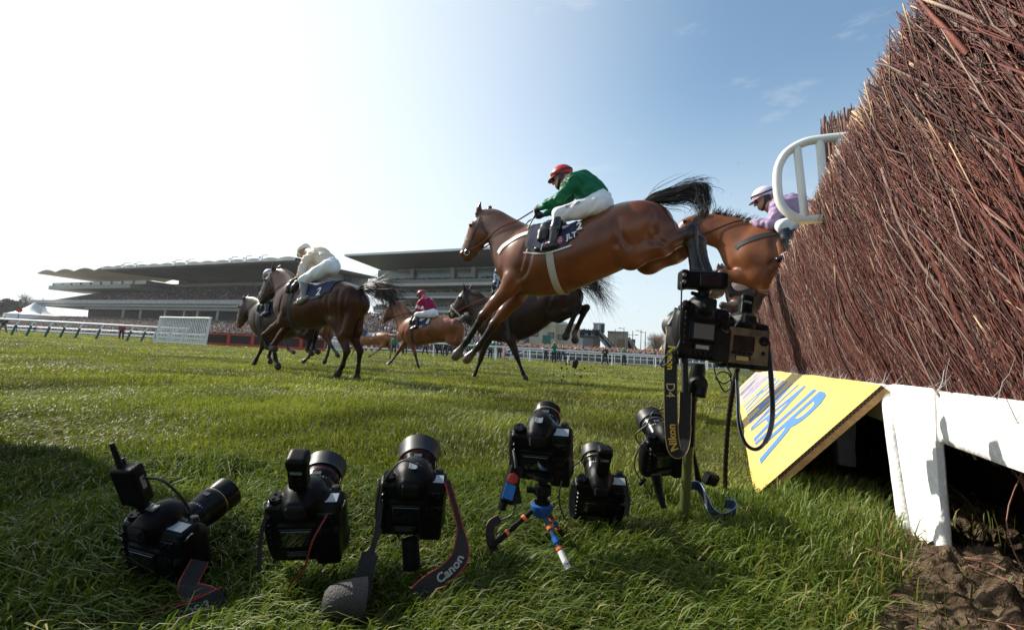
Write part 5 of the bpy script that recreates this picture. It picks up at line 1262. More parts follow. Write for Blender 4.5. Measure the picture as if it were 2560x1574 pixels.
    prof = [(.030, y0), (.0345, y0), (.0345, y0 + .006), (r0 * .90, y0 + .010), (r0 * .93, y0 + .022)]
    y = y0 + .024
    nr = 9
    if zoomr:
        for i in range(nr): prof += [(r0 * .985, y), (r0, y + .0006), (r0, y + .0020), (r0 * .985, y + .0026)]; y += .0030
        prof += [(r0 * .95, y + .001), (r0 * .95, y + .012)]; y += .014
    nr = max(4, int((LL + y0 - y - .016) / .0030 * .6))
    for i in range(nr): t = i / nr; rr = r0 + (r1 - r0) * t; prof += [(rr * .985, y), (rr, y + .0006), (rr, y + .0020), (rr * .985, y + .0026)]; y += .0030
    prof += [(r1 * .97, y + .001), (r1 * .97, y + .004)]; yr = y + .004; y = max(y + .008, LL + y0)
    prof += [(r1 * .99, yr + .0024), (r1, y), (r1 * .93, y), (r1 * .90, y - .006)]
    b = MB(); b.lathe(prof, (0, 0, 0), (0, 1, 0), 44); ln = b.build('lens', satin, e, auto=25)
    b = MB(); b.lathe([(r1 * .975, yr), (r1 * .985, yr + .0004), (r1 * .985, yr + .0020), (r1 * .975, yr + .0024)], (0, 0, 0), (0, 1, 0), 44); b.build('lens_ring', ring, ln, True)
    b = MB(); b.lathe([(.0001, y - .001), (r1 * .5, y - .002), (r1 * .91, y - .007)], (0, 0, 0), (0, 1, 0), 32); b.build('front_glass', glassm, ln, True)
    b = MB()
    for i in range(7):
        a_ = -.6 + .2 * i; rr_ = r0 * .955; b.box((rr_ * math.sin(a_), y0 + .056, rr_ * math.cos(a_)), (.0042 if i % 3 else .0016, .0035, .0010), rotm(0, 0, a_))
    b.build('scale_marks', mat('lens_print', (.42, .42, .40), .5), ln)
    b = MB(); b.box((0, yr - .020, r1 * .99), (.020, .010, .0012)); b.build('distance_window', mat('scale_window', (.07, .07, .075), .1), ln)
    if hood:
        hl, hr = hood; n = 48; vv = []; ff = []; base = y - .012
        for lay in (0, 1):
            for j in range(n):
                a = 2 * math.pi * j / n; cut = (.42 * (.5 - .5 * math.cos(4 * a)) if petal else 0); 
                for t in (0, .12, .5, 1.0):
                    rr = (r1 + .003) * (1 - t) + hr * t if t > .1 else r1 + .004; rr = rr - (.0022 if lay else 0)
                    vv.append(V(rr * math.sin(a), base + hl * t * (1 - cut * t), rr * math.cos(a)))
        for lay in (0, 1):
            o_ = lay * n * 4
            for j in range(n):
                for t in range(3): q = (o_ + j * 4 + t, o_ + j * 4 + t + 1, o_ + ((j + 1) % n) * 4 + t + 1, o_ + ((j + 1) % n) * 4 + t); ff.append(q if lay == 0 else q[::-1])
        for j in range(n): ff.append((j * 4 + 3, n * 4 + j * 4 + 3, n * 4 + ((j + 1) % n) * 4 + 3, ((j + 1) % n) * 4 + 3))
        b = MB(); b.add(vv, ff); b.build('lens_hood', mat('hood_matt', (.013, .014, .016), .48), ln, auto=50)
    # radio trigger or flash on the shoe
    if trig == 'wedge' or trig == 'tall':
        h_ = .076 if trig == 'wedge' else .084; tl = rotm(0, R(-16 if trig == 'wedge' else 6), R(9 if tdz else 4)); c = V(-.004, -.004, .098 + tdz)
        S_ = SDF(); S_.box(c + tl @ V(0, 0, h_ / 2), (.019, .017, h_ / 2), .007, tl, .01); S_.box(c + tl @ V(0, .004, h_ * .86), (.0195, .021, h_ * .16), .008, tl, .01); S_.box(c + V(0, 0, .0), (.012, .011, .010), .003, None, .008)
        t = S_.build('radio_trigger', .0024, plast, e, None, 1)
        b = MB(); b.box(c + tl @ V(0, -.0175, h_ * .70), (.024, .001, .018), tl); b.build('display', mat('trigger_lcd', (.16, .19, .19), .25), t)
        b = MB()
        for i, z in enumerate((.22, .34, .46)):
            for x in (-.008, .008): b.cyl(c + tl @ V(x, -.0165, h_ * z), c + tl @ V(x, -.0195, h_ * z), .004, .0035, 8)
        b.build('buttons', satin, t)
    elif trig == 'antenna':
        c = V(-.035, -.006, .105); tl = rotm(R(10), R(4), R(-6)); S_ = SDF(); S_.box(c + tl @ V(0, 0, .046), (.026, .017, .046), .006, tl, .008); S_.cap(c + V(.014, 0, -.020), c + V(0, 0, .012), .010, .016, .01)
        t = S_.build('radio_trigger', .0024, plast, e, None, 1)
        b = MB(); b.tube([c + tl @ V(-.012, 0, .088), c + tl @ V(-.012, 0, .100), c + tl @ V(-.012, .0, .150)], [.0065, .0060, .0046], 10); b.build('antenna', rubber, t)
        b = MB(); b.cyl(c + tl @ V(-.019, .012, .09), c + tl @ V(-.019, .012, .104), .008, .007, 12); b.build('dial', satin, t)
        b = MB(); b.box(c + tl @ V(.0268, 0, .052), (.001, .010, .030), tl); b.build('label_plate', mat('grey_print', (.25, .25, .26), .5), t)
        b = MB(); b.tube(smooth_path([c + tl @ V(.026, .004, .060), c + V(.060, .01, .060), c + V(.090, .02, .020), c + V(.098, .03, -.025)], 8), .0030, 7); b.build('sync_cable', cable, t)
    elif trig == 'flash':
        S_ = SDF(); c = V(-.012, -.012, .131); tl = rotm(R(-14), R(0), R(-2)); S_.box(c, (.064, .026, .026), .009, tl, .01); S_.box(c + tl @ V(-.060, .0, .0), (.010, .030, .028), .006, tl, .006); S_.cap(c + V(.006, .004, -.05), c + V(.006, .004, -.02), .016, .015, .012); S_.cap(c + V(-.03, .004, -.040), c + V(.0, .004, -.046), .006, .008, .006)
        t = S_.build('flash_trigger', .0026, plast, e, None, 1)
        b = MB(); b.box(c + tl @ V(.015, -.0265, .0), (.062, .001, .034), tl, .0004); b.build('rear_plate', glassm, t)
        b = MB(); b.cyl(c + tl @ V(-.062, -.030, .010), c + tl @ V(-.062, -.034, .010), .006, .005, 10); b.cyl(c + tl @ V(-.062, -.030, -.010), c + tl @ V(-.062, -.034, -.010), .006, .005, 10); b.build('ports', metal2, t)
    e['_d'] = d
    return e
def ppath(pts): return [at(*q) for q in pts]
def local(e, P):
    Mi = np.array(e.matrix_world.inverted()); P = np.asarray(P, float); return P @ Mi[:3, :3].T + Mi[:3, 3]
def strap(e, name, pts, w, m, wd=None, th=.0022, edge=None, n=9):
    """strap or cable of a camera through points of the place (px, py, depth)"""
    P = smooth_path(ppath(pts), n); T = np.gradient(P, axis=0)
    if wd is None: W = np.array([nrm(np.cross(t, P[i] - EYE)) for i, t in enumerate(T)])
    else: W = np.tile(np.asarray(wd, float), (len(P), 1))
    b = MB(); b.ribbon(local(e, P), np.array([local(e, W[i]) - local(e, V(0, 0, 0)) for i in range(len(P))]), w, th); o = b.build(name, m, e, auto=40)
    if edge:
        b = MB()
        ww = np.broadcast_to(np.asarray(w, float), (len(P),))
        for sg in (-1, 1): b.tube(local(e, P + np.array([nrm(q) for q in W]) * (ww / 2 * sg)[:, None]), .0016, 5)
        b.build('strap_edging', edge, o)
    return P, W, o
def cord(e, name, pts, r, m, n=8):
    b = MB(); b.tube(local(e, smooth_path(ppath(pts), n)), r, 7); return b.build(name, m, e, True)
def strap_text(e, o, P, W, t, txt, size, m, flip=1, off=.003, rot=1, bold=.03):
    """lettering that runs along a strap, centred at share t of its length"""
    cum = np.r_[0, np.cumsum(np.linalg.norm(np.diff(P, axis=0), axis=1))]; v, f = text_geo(txt, 1, bold); v = v * (size / (v[:, 1].max() - v[:, 1].min())); v, f = refine2d(v, f, .01)
    s = cum[-1] * t + v[:, 0] * flip * rot; c = np.stack([np.interp(s, cum, P[:, i]) for i in range(3)], 1); w = np.stack([np.interp(s, cum, W[:, i]) for i in range(3)], 1); w /= np.linalg.norm(w, axis=1)[:, None]
    T = np.gradient(P, axis=0); tt = np.stack([np.interp(s, cum, T[:, i]) for i in range(3)], 1); nn = np.cross(tt, w); nn /= np.linalg.norm(nn, axis=1)[:, None]; nn *= np.where(((EYE - c) * nn).sum(1) > 0, 1, -1)[:, None]
    b = MB(); b.add(local(e, c + w * v[:, 1:2] * flip + nn * off), f); return b.build('lettering', m, o)

# 1. far left
c1 = dslr(403, 1356, 1.02, -48, 20, 6, 'camera at far left, long zoom pointing right, antenna trigger on top', 'n', (.150, .038, .041), None, ring=gold, trig='antenna')
strap(c1, 'strap', [(500, 1400, 1.0), (470, 1470, .95), (520, 1492, .92), (480, 1520, .90), (400, 1545, .88), (330, 1570, .87)], .034, webb, edge=redr)
P, W, o = strap(c1, 'strap_end', [(560, 1490, .90), (500, 1518, .89), (430, 1548, .88), (380, 1572, .87)], .036, webb, edge=redr); strap_text(c1, o, P, W, .42, 'EOS-3', .017, mat('dull_print_white', (.35, .32, .27), .6), flip=-1)  # print in a dull off-white
strap(c1, 'cable_loop', [(300, 1500, .93), (275, 1545, .90), (255, 1590, .88)], .010, mat('blue_strap', (.03, .05, .13), .6))
# 2. second from left
c2 = dslr(766, 1294, 1.02, -14, 27, -2, 'camera with an upright trigger and thin red strap, second from left', 'c', (.105, .041, .044), (.040, .052), ring=redr, trig='tall')
strap(c2, 'strap', [(690, 1258, .99), (662, 1300, .97), (650, 1360, .96), (648, 1430, .95)], [.008] * 28, webb, edge=None)
strap(c2, 'strap', [(818, 1285, .93), (782, 1350, .91), (760, 1420, .91), (730, 1455, .92), (716, 1475, .92)], .004, mat('dark_red_cord', (.16, .012, .01), .6))
# 3. third, broad hood and branded strap
c3 = dslr(1032, 1240, 1.11, -4, 27, 2, 'camera with a broad red-ringed lens hood and a lettered strap trailing right', 'c', (.095, .043, .047), (.050, .058), ring=redr, trig=None)
P, W, o = strap(c3, 'strap', [(1118, 1200, 1.06), (1138, 1268, 1.04), (1152, 1330, 1.02), (1150, 1390, .99), (1118, 1430, .97), (1070, 1462, .95), (1040, 1490, .94)], np.r_[np.full(16, .012), np.linspace(.012, .036, 10), np.full(29, .036)][:55], webb, edge=redr); strap_text(c3, o, P, W, .70, 'Canon', .019, mat('strap_print', (.34, .33, .30), .6), flip=-1)
cord(c3, 'trigger_cable', [(1060, 1168, 1.03), (1010, 1150, 1.04), (975, 1180, 1.04), (955, 1220, 1.04), (948, 1300, 1.03), (955, 1330, 1.02)], .0022, cable)
strap(c3, 'strap', [(952, 1250, 1.04), (940, 1340, 1.0), (915, 1420, .96), (905, 1500, .93)], [.012] * 14 + [.036] * 14, webb)
b = MB(); b.tube([local(c3, at(1025, 1345, 1.06)), local(c3, at(1030, 1420, 1.05))], .020, 12); b.build('clamp', plast, c3)
# 4. fourth, on the mini tripod
c4 = dslr(1354, 1117, 1.20, -6, 34, 0, 'camera with a bright blue lens band standing on the small colourful tripod', 'n', (.105, .038, .041), None, ring=gold, trig=None)
b = MB(); b.lathe([(.0395, .062), (.0405, .063), (.0405, .072), (.0395, .073)], (0, 0, 0), (0, 1, 0), 40); b.build('blue_band', mat('blue_tape', (.02, .32, .62), .45), c4)
strap(c4, 'strap', [(1283, 1130, 1.14), (1278, 1165, 1.13), (1283, 1215, 1.12), (1290, 1260, 1.11)], [.012] * 14 + [.03] * 14, webb)
cord(c4, 'trigger_cable', [(1290, 1255, 1.11), (1280, 1285, 1.1), (1250, 1300, 1.1), (1232, 1305, 1.1)], .0022, cable)
cord(c4, 'sync_cable', [(1404, 1200, 1.14), (1398, 1250, 1.13), (1410, 1290, 1.13), (1420, 1300, 1.13)], .0020, cable)
P, W, o = strap(c4, 'strap_tail', [(1250, 1296, 1.10), (1228, 1312, 1.09), (1226, 1345, 1.08), (1236, 1378, 1.07)], .020, webb, edge=mat('rust_edge', (.20, .05, .02), .6))
# hanging pulse transmitter
X = at(1278, 1210, 1.10); v = ray(1278, 1210); az = math.atan2(v[0], v[1]); Rt = rotm(-az + R(10), R(-18), R(17))
t = empty('radio_transmitter', label='black and blue radio transmitter with a round red button beside the tripod', cat='transmitter', mw=Matrix([[*Rt[i], X[i]] for i in range(3)] + [[0, 0, 0, 1]]))
b = MB(); b.box((0, 0, 0), (.034, .026, .088), None, .005); b.cyl((-.006, 0, -.044), (-.006, 0, -.062), .011, .009, 14); b.build('case', plast, t)
b = MB(); b.box((-.002, -.0135, -.018), (.026, .001, .034), None, .0004); b.build('blue_face', bluep, t)
b = MB(); b.lathe([(.0001, .005), (.010, .005), (.013, .003), (.013, 0)], (-.002, -.013, .012), (0, -1, 0), 20); b.build('red_button', redr, t)
b = MB(); b.tube(local(t, smooth_path(ppath([(1290, 1170, 1.10), (1288, 1150, 1.11), (1284, 1125, 1.13)]), 6)), .004, 7); b.build('lanyard', cable, t)
# mini tripod
G4 = gnd(1352, 1372); tp = empty('mini_tripod', G4, 0, 'small tripod with a blue bowl and orange and white banded legs', 'tripod')
tl_ = lambda P: np.asarray(P) - np.array(tp.location)
hb = at(1355, 1262, 1.145)
b = MB(); b.lathe([(.0001, -.030), (.012, -.030), (.024, -.020), (.029, -.004), (.029, .002), (.026, .004), (.0001, .004)], tl_(hb), (0, 0, 1), 28); b.build('bowl', mat('navy_anodised', (.015, .07, .24), .35), tp)
b = MB(); b.lathe([(.020, .004), (.020, .012), (.014, .014), (.014, .022), (.022, .026), (.022, .048), (.012, .052), (.012, .060), (.024, .062), (.024, .070), (.0001, .070)], tl_(hb), (0, 0, 1), 22); b.cyl(tl_(hb) + V(-.022, 0, .036), tl_(hb) + V(-.040, 0, .036), .008, .008, 12); b.build('ball_head', plast, tp)
legs = [((1332, 1275, 1.14), (1225, 1368, 1.06), bluep), ((1362, 1290, 1.13), (1422, 1424, 1.03), None), ((1372, 1282, 1.17), (1406, 1335, 1.30), None)]
for i, (a, c, m_) in enumerate(legs):
    a, c = tl_(at(*a)), tl_(at(*c)); b = MB(); b.tube([a, a * .5 + c * .5, c * .95 + a * .05], [.0065, .0058, .0050], 10); lg = b.build('leg', plast if i == 0 else mat('tripod_tube', (.03, .06, .12), .4), tp)
    for t0, t1, rr, mm in ((.20, .26, .0085, orangep), (.42, .52, .0078, bluep if i else plast), (.60, .65, .0080, orangep), (.67, .99, .0072, whitep if i == 1 else plast)):
        b = MB(); b.tube([a + (c - a) * t0, a + (c - a) * t1], rr, 10); b.build('band', mm, lg)
# 5. fifth, low in the grass
c5 = dslr(1498, 1232, 1.37, 8, 36, 0, 'camera low in the grass with a wedge trigger, right of the tripod', 'n', (.105, .038, .043), (.034, .047), ring=gold, trig='wedge')
cord(c5, 'trigger_cable', [(1508, 1150, 1.27), (1480, 1138, 1.27), (1452, 1150, 1.27), (1430, 1170, 1.28)], .0022, cable)
strap(c5, 'strap', [(1436, 1212, 1.29), (1430, 1250, 1.27), (1432, 1290, 1.25)], .016, webb); strap(c5, 'strap', [(1563, 1215, 1.29), (1570, 1250, 1.28), (1566, 1290, 1.26)], .014, webb)
# 6. behind the olive pole
c6 = dslr(1665, 1122, 1.55, 26, 30, -8, 'camera behind the olive pole with loose cables, lens to the left', 'n', (.110, .039, .043), (.038, .050), ring=mat('silver_ring', (.5, .5, .5), .3, .8), trig=None)
cord(c6, 'trigger_cable', [(1660, 1022, 1.46), (1632, 1030, 1.46), (1618, 1060, 1.46), (1590, 1085, 1.47), (1600, 1110, 1.47), (1640, 1140, 1.47)], .0022, cable)
cord(c6, 'sync_cable', [(1615, 1098, 1.47), (1595, 1125, 1.47), (1586, 1165, 1.47), (1600, 1195, 1.47), (1612, 1212, 1.47), (1630, 1240, 1.47)], .0022, cable)
b = MB(); b.box(local(c6, at(1606, 1203, 1.47)), (.012, .012, .034), rotm(0, R(10), R(25)), .003); b.build('cable_adapter', plast, c6)
b = MB(); b.tube(local(c6, ppath([(1640, 1185, 1.5), (1648, 1230, 1.49), (1660, 1270, 1.47)])), [.018, .014, .009], 10); b.build('ground_spike', plast, c6)
# 7. on the olive pole
c7 = dslr(1755, 812, 1.37, 29, 1, 3, 'large camera on the olive pole with a flash trigger on top', 'n', (.100, .040, .046), (.034, .056), True, ring=gold, trig='flash', pale_screen=True)
P, W, o = strap(c7, 'strap', [(1672, 815, 1.40), (1680, 845, 1.36), (1677, 900, 1.34), (1677, 1000, 1.33), (1680, 1090, 1.325), (1690, 1128, 1.32), (1706, 1112, 1.33), (1712, 1050, 1.345), (1714, 980, 1.35)], np.r_[np.linspace(.016, .036, 10), np.full(52, .036), np.full(20, .032)][:73], webb, edge=mat('strap_stitch', (.35, .27, .13), .7))
strap_text(c7, o, P, W, .20, 'Nikon', .021, yelp, flip=1, rot=1); strap_text(c7, o, P, W, .365, 'D4', .024, mat('gold_print', (.55, .42, .20), .5), flip=1, rot=1, bold=.0); strap_text(c7, o, P, W, .60, 'Nikon', .023, mat('orange_print', (.62, .36, .06), .5), flip=-1)
b = MB(); b.tube(local(c7, smooth_path(ppath([(1672, 812, 1.40), (1684, 790, 1.40), (1690, 770, 1.39)]), 5)), .006, 7); b.build('strap_loop', mat('grey_leather', (.20, .20, .19), .5), c7)
cord(c7, 'flash_cable', [(1704, 703, 1.33), (1703, 760, 1.32), (1699, 830, 1.315), (1700, 850, 1.315), (1690, 872, 1.31), (1664, 890, 1.31), (1652, 908, 1.31), (1658, 916, 1.31), (1672, 905, 1.31), (1682, 892, 1.31)], .0024, cable)
b = MB(); b.box(local(c7, at(1688, 894, 1.31)), (.016, .014, .036), rotm(0, 0, R(-12)), .004); b.build('cable_adapter', rubber, c7)
# olive pole with its black head
G7 = gnd(1704, 1342); pole = empty('pole', G7, 0, 'olive green ground pole with a black clamp head carrying the large camera', 'pole'); pl = lambda *q: at(*q) - np.array(G7)
gpt = np.array(G7) * 0
b = MB(); b.tube([V(0, 0, -.06), pl(1722, 1106, 1.40)], .0150, 18); b.build('lower_tube', mat('olive_paint', (.075, .085, .025), .35, col2=(.05, .055, .02), scale=8), pole)
b = MB(); b.tube([pl(1721.5, 1112, 1.40), pl(1727, 985, 1.39)], .0185, 18); b.tube([pl(1725, 1000, 1.39), pl(1725.4, 990, 1.39)], .0225, 18); b.build('upper_tube', plast, pole)
b = MB(); b.tube([pl(1727, 985, 1.39), pl(1742, 948, 1.385), pl(1745, 925, 1.385), pl(1746, 908, 1.385)], [.016, .024, .022, .018], 16); b.lathe([(.0001, .012), (.020, .010), (.026, 0), (.026, -.02), (.016, -.03)], pl(1750, 960, 1.36), (0.2, -1, 0), 20); b.cyl(pl(1754, 972, 1.35), pl(1752, 990, 1.34), .017, .014, 14); b.build('clamp_head', plast, pole)
b = MB(); b.cyl(pl(1734, 1010, 1.385), pl(1742, 1008, 1.38), .007, .006, 10); b.cyl(pl(1733, 1028, 1.385), pl(1740, 1026, 1.38), .006, .005, 10); b.build('brass_screw', gold, pole)
b = MB(); b.tube([pl(1712, 1000, 1.36), pl(1712, 860, 1.36)], .010, 10); b.build('tether', webb, pole)
# 8. on the flexible stalk
c8 = dslr(1858, 844, 1.55, 24, 0, 4, 'tan dusted camera on the flexible black stalk beside the yellow board', 'c', (.080, .038, .040), None, ring=redr, trig='wedge', tdz=-.026)
P, W, o = strap(c8, 'strap', [(1916, 832, 1.53), (1922, 880, 1.52), (1928, 950, 1.50), (1931, 1040, 1.49), (1918, 1095, 1.48), (1892, 1122, 1.47), (1864, 1108, 1.47), (1848, 1060, 1.48), (1845, 1000, 1.50), (1842, 930, 1.53)], np.r_[np.full(9, .008), np.full(30, .013), np.full(60, .009)][:82], webb, edge=mat('steel_edge', (.20, .26, .30), .5))
cord(c8, 'trigger_cable', [(1866, 782, 1.52), (1850, 800, 1.52), (1838, 815, 1.52), (1832, 840, 1.53)], .002, cable)
cord(c8, 'coiled_cable', [(1792, 884, 1.53), (1786, 920, 1.52), (1795, 950, 1.51), (1812, 978, 1.50), (1828, 962, 1.50), (1822, 934, 1.50), (1800, 930, 1.50), (1790, 945, 1.50), (1812, 958, 1.50), (1828, 940, 1.5), (1818, 915, 1.51), (1812, 886, 1.52)], .0024, cable, 10)
dust = mat('tan_dust', (.22, .155, .07), .6, col2=(.06, .045, .025), scale=20)
b = MB(); b.box((.004, -.0352, -.030), (.13, .0022, .118), None, .001); b.build('rear_cover', dust, c8)
b = MB(); b.box((-.012, -.0372, -.022), (.066, .0024, .048), None, .0008); b.build('screen', glassm, c8)
b = MB(); b.lathe([(.006, .003), (.008, .004), (.015, .004), (.016, .002), (.016, 0)], (.052, -.036, -.008), (0, -1, 0), 20); b.build('wheel', satin, c8)
b = MB(); b.box((-.014, -.0372, -.072), (.040, .002, .014), None, .0008); b.build('rear_panel', mat('amber_lcd', (.55, .40, .14), .3), c8)
b = MB()
for x in (-.040, -.024, -.008, .008): b.lathe([(.0001, .003), (.0045, .003), (.006, .0015), (.006, 0)], (x, -.0363, -.054), (0, -1, 0), 14)
b.box((-.016, -.0362, -.054), (.07, .002, .010), None, .0006); b.build('button_row', satin, c8)
G8 = gnd(1812, 1222); stalk = empty('flexible_stalk', G8, 0, 'black ribbed flexible stalk planted in the grass left of the yellow board', 'stalk')
Pth = smooth_path([V(0, 0, -.05), at(1815, 1150, 1.80) - np.array(G8), at(1821, 1060, 1.72) - np.array(G8), at(1832, 980, 1.64) - np.array(G8), at(1846, 915, 1.58) - np.array(G8), at(1852, 895, 1.56) - np.array(G8)], 26)
b = MB(); b.tube(Pth,   .0096 + .0009 * np.sign(np.sin(np.arange(len(Pth)) * 1.6)), 10); b.build('stem', mat('stalk_rubber', (.016, .012, .009), .4, spec=.5), stalk)
b = MB(); b.tube([Pth[-1], Pth[-1] + V(0, 0, .03)], [.024, .030], 14); b.cyl(Pth[-8], Pth[-14], .0135, .0135, 14); b.build('head_clamp', metal2, stalk)

# small things lying in the grass
P = gnd(875, 1528, .035); hd_ = empty('lens_cap', gnd(875, 1545), 0, 'grey brown padded lens pouch lying in the grass on a thin cord', 'lens pouch'); o_ = np.array(hd_.location)
b = MB(); d_ = nrm(V(.9, .35, -.12)); b.lathe([(.0001, -.052), (.016, -.050), (.026, -.042), (.033, -.024), (.038, .0), (.041, .024), (.0385, .024), (.034, .0), (.0001, -.02)], P - o_ + V(0, 0, .02), d_, 30); b.build('pouch', mat('grey_neoprene', (.05, .041, .036), .7, col2=(.035, .03, .027), scale=30, bump=.5, bscale=260), hd_)
b = MB(); b.tube(smooth_path([P - o_ + V(.02, 0, .0), P - o_ + V(.06, .03, -.02), P - o_ + V(.12, .05, -.02), P - o_ + V(.17, .09, .0)], 8), .0016, 6); b.build('cord', mat('rust_cord', (.18, .07, .04), .7), hd_)
e = empty('loose_strap', gnd(1770, 1290), 0, 'black webbing strap with blue edges looped on the grass by the pole', 'strap')
P, W, o = strap(e, 'webbing', [(1702, 1232, 1.58), (1722, 1214, 1.60), (1746, 1216, 1.61), (1764, 1246, 1.56), (1780, 1278, 1.50), (1800, 1294, 1.47), (1822, 1290, 1.46), (1838, 1276, 1.46), (1834, 1262, 1.50), (1812, 1258, 1.53)], .030, webb, wd=(.25, .10, 1), edge=mat('sky_blue_edge', (.10, .30, .75), .5))
e = empty('battery_pack', gnd(1775, 1235), 0, 'small black battery pack on a thin stake behind the olive pole', 'battery pack'); o_ = np.array(e.location)
b = MB(); b.box(at(1776, 1196, 1.85) - o_, (.065, .04, .05), rotm(R(25), R(20), R(15)), .008); b.build('case', plast, e)
b = MB(); b.tube([at(1729, 1103, 1.62) - o_, at(1738, 1150, 1.72) - o_, at(1745, 1195, 1.80) - o_, at(1750, 1232, 1.84) - o_], [.005, .007, .012, .008], 8); b.build('stake', plast, e)

# ---------------------------------------------------------------- the stands, crowd and everything across the course
SAZ = R(-66.5); su = V(math.sin(SAZ), math.cos(SAZ), 0); sn = V(math.cos(SAZ), -math.sin(SAZ), 0)       # along the stands (to the left), away from the track
class Plan:
    """local plan of one stand: a metres along, b metres back from its front line, z up"""
    def __init__(s, px, d): q = at(px, 860, d); s.O = V(q[0], q[1], 0); s.RT = np.column_stack([su, sn, fz])
    def az(s, px, py, b=0.0): q = onplane(px, py, s.O + sn * b, sn) - s.O; return q @ su, q[2]
def pbox(b, a0, a1, b0, b1, z0, z1, ch=0): return b.box(((a0 + a1) / 2, (b0 + b1) / 2, (z0 + z1) / 2), (abs(a1 - a0), abs(b1 - b0), abs(z1 - z0)), None, ch)
def plan_root(name, P, label, cat, group=None):
    return empty(name, label=label, cat=cat, group=group, mw=Matrix([[*P.RT[i], P.O[i]] for i in range(3)] + [[0, 0, 0, 1]]))
def crowd(name, label, pts, seed, root=None, h=1.25, w=.50, dark=.5, P=None):
    """many small standing figures as one mass"""
    r_ = np.random.default_rng(seed); pts = np.asarray(pts, float); n = len(pts)
    if P is not None: pts = P.O + pts @ P.RT.T
    ww = w * (.8 + .4 * r_.random(n)); hh = h * (.88 + .24 * r_.random(n)); a = r_.random(n) * 6.28
    ex = np.stack([np.cos(a), np.sin(a), 0 * a], 1); ey = np.stack([-np.sin(a), np.cos(a), 0 * a], 1); z = V(0, 0, 1)
    V_ = []
    for x, y, t in ((-.42, -.25, 0), (.42, -.25, 0), (.42, .25, 0), (-.42, .25, 0), (-.5, -.28, .74), (.5, -.28, .74), (.5, .28, .74), (-.5, .28, .74), (-.18, -.15, .84), (.18, -.15, .84), (.18, .15, .84), (-.18, .15, .84)):
        V_.append(pts + ex * (x * ww)[:, None] + ey * (y * ww)[:, None] + z * (t * hh)[:, None])
    hc = pts + z * (hh * .90)[:, None]
    for d in ((1, 0, 0), (0, 1, 0), (-1, 0, 0), (0, -1, 0), (0, 0, 1.25), (0, 0, -1.25)):
        V_.append(hc + .105 * (ex * d[0] + ey * d[1] + z * d[2]))
    v = np.stack(V_, 1)
    f4 = [(i + k, (i + 1) % 4 + k, (i + 1) % 4 + 4 + k, i + 4 + k) for k in (0, 4) for i in range(4)] + [(8, 9, 10, 11)]
    f3 = [(12 + i, 12 + (i + 1) % 4, 16, 16) for i in range(4)] + [(12 + (i + 1) % 4, 12 + i, 17, 17) for i in range(4)]
    tri = []
    for q in f4: tri += [(q[0], q[1], q[2]), (q[0], q[2], q[3])]
    for q in f3: tri.append(q[:3])
    tri = np.array(tri); f = (tri[None] + (np.arange(n) * 18)[:, None, None]).reshape(-1, 3)
    pal = np.array([(.012, .013, .017), (.02, .022, .03), (.04, .035, .032), (.07, .055, .045), (.10, .09, .085), (.30, .29, .28), (.22, .05, .045), (.05, .07, .13), (.16, .11, .07), (.05, .06, .045)])
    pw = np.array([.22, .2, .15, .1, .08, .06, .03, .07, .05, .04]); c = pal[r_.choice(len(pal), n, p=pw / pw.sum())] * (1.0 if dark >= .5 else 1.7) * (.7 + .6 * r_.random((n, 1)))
    sk = np.array([(.42, .24, .17), (.36, .20, .14), (.05, .035, .03), (.30, .22, .16)])[r_.choice(4, n, p=[.5, .2, .22, .08])]
    col = np.concatenate([np.repeat(c[:, None], 12, 1), np.repeat(sk[:, None], 6, 1)], 1)
    o = npmesh(name, v.reshape(-1, 3), f, mat('crowd', (.1, .1, .1), .8, attr=True, spec=.2), root, col.reshape(-1, 3), False)
    if root is None: tag(o, label, 'crowd', kind='stuff')
    else: o['kind'] = 'stuff'
    return o
concrete = mat('pale_concrete', (.46, .45, .43), .75, col2=(.36, .355, .34), scale=.8, bump=.2, bscale=6)
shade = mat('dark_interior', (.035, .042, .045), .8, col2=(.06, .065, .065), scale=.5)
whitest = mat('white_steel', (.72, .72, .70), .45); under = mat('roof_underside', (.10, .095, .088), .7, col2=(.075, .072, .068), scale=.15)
glassg = mat('green_glass', (.09, .14, .135), .12, spec=.7, col2=(.13, .19, .18), scale=.4); seats = mat('seat_steps', (.09, .095, .10), .8, col2=(.14, .14, .14), scale=1.5)

# ---- left stand
PL = Plan(606, 139); ST = plan_root('grandstand', PL, 'long grey grandstand with scalloped roof at the left, packed with people', 'grandstand', 'grandstands')
aL, zr0 = PL.az(94, 678, -4); aR, zr1 = PL.az(703, 654, -4); aR2, zp1 = PL.az(700, 757, 0); aP, zp0 = PL.az(75, 752, 0)
zr = (zr0 + zr1) / 2; zp = (PL.az(390, 750, 0)[1] + PL.az(390, 759, 0)[1]) / 2
aB0, _ = PL.az(130, 712, 6); aB1, _ = PL.az(333, 715, 6); zB = PL.az(300, 714, 6)[1]; zC = PL.az(560, 714, 16)[1]; zRb = PL.az(520, 697, 22)[1]
aRR = aR - 6
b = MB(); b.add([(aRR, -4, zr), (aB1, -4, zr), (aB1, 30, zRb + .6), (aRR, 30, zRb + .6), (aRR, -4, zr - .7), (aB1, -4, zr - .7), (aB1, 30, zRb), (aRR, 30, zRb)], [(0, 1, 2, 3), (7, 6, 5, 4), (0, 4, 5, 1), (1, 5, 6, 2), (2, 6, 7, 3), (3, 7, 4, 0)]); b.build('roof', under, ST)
b = MB(); nsc = 14
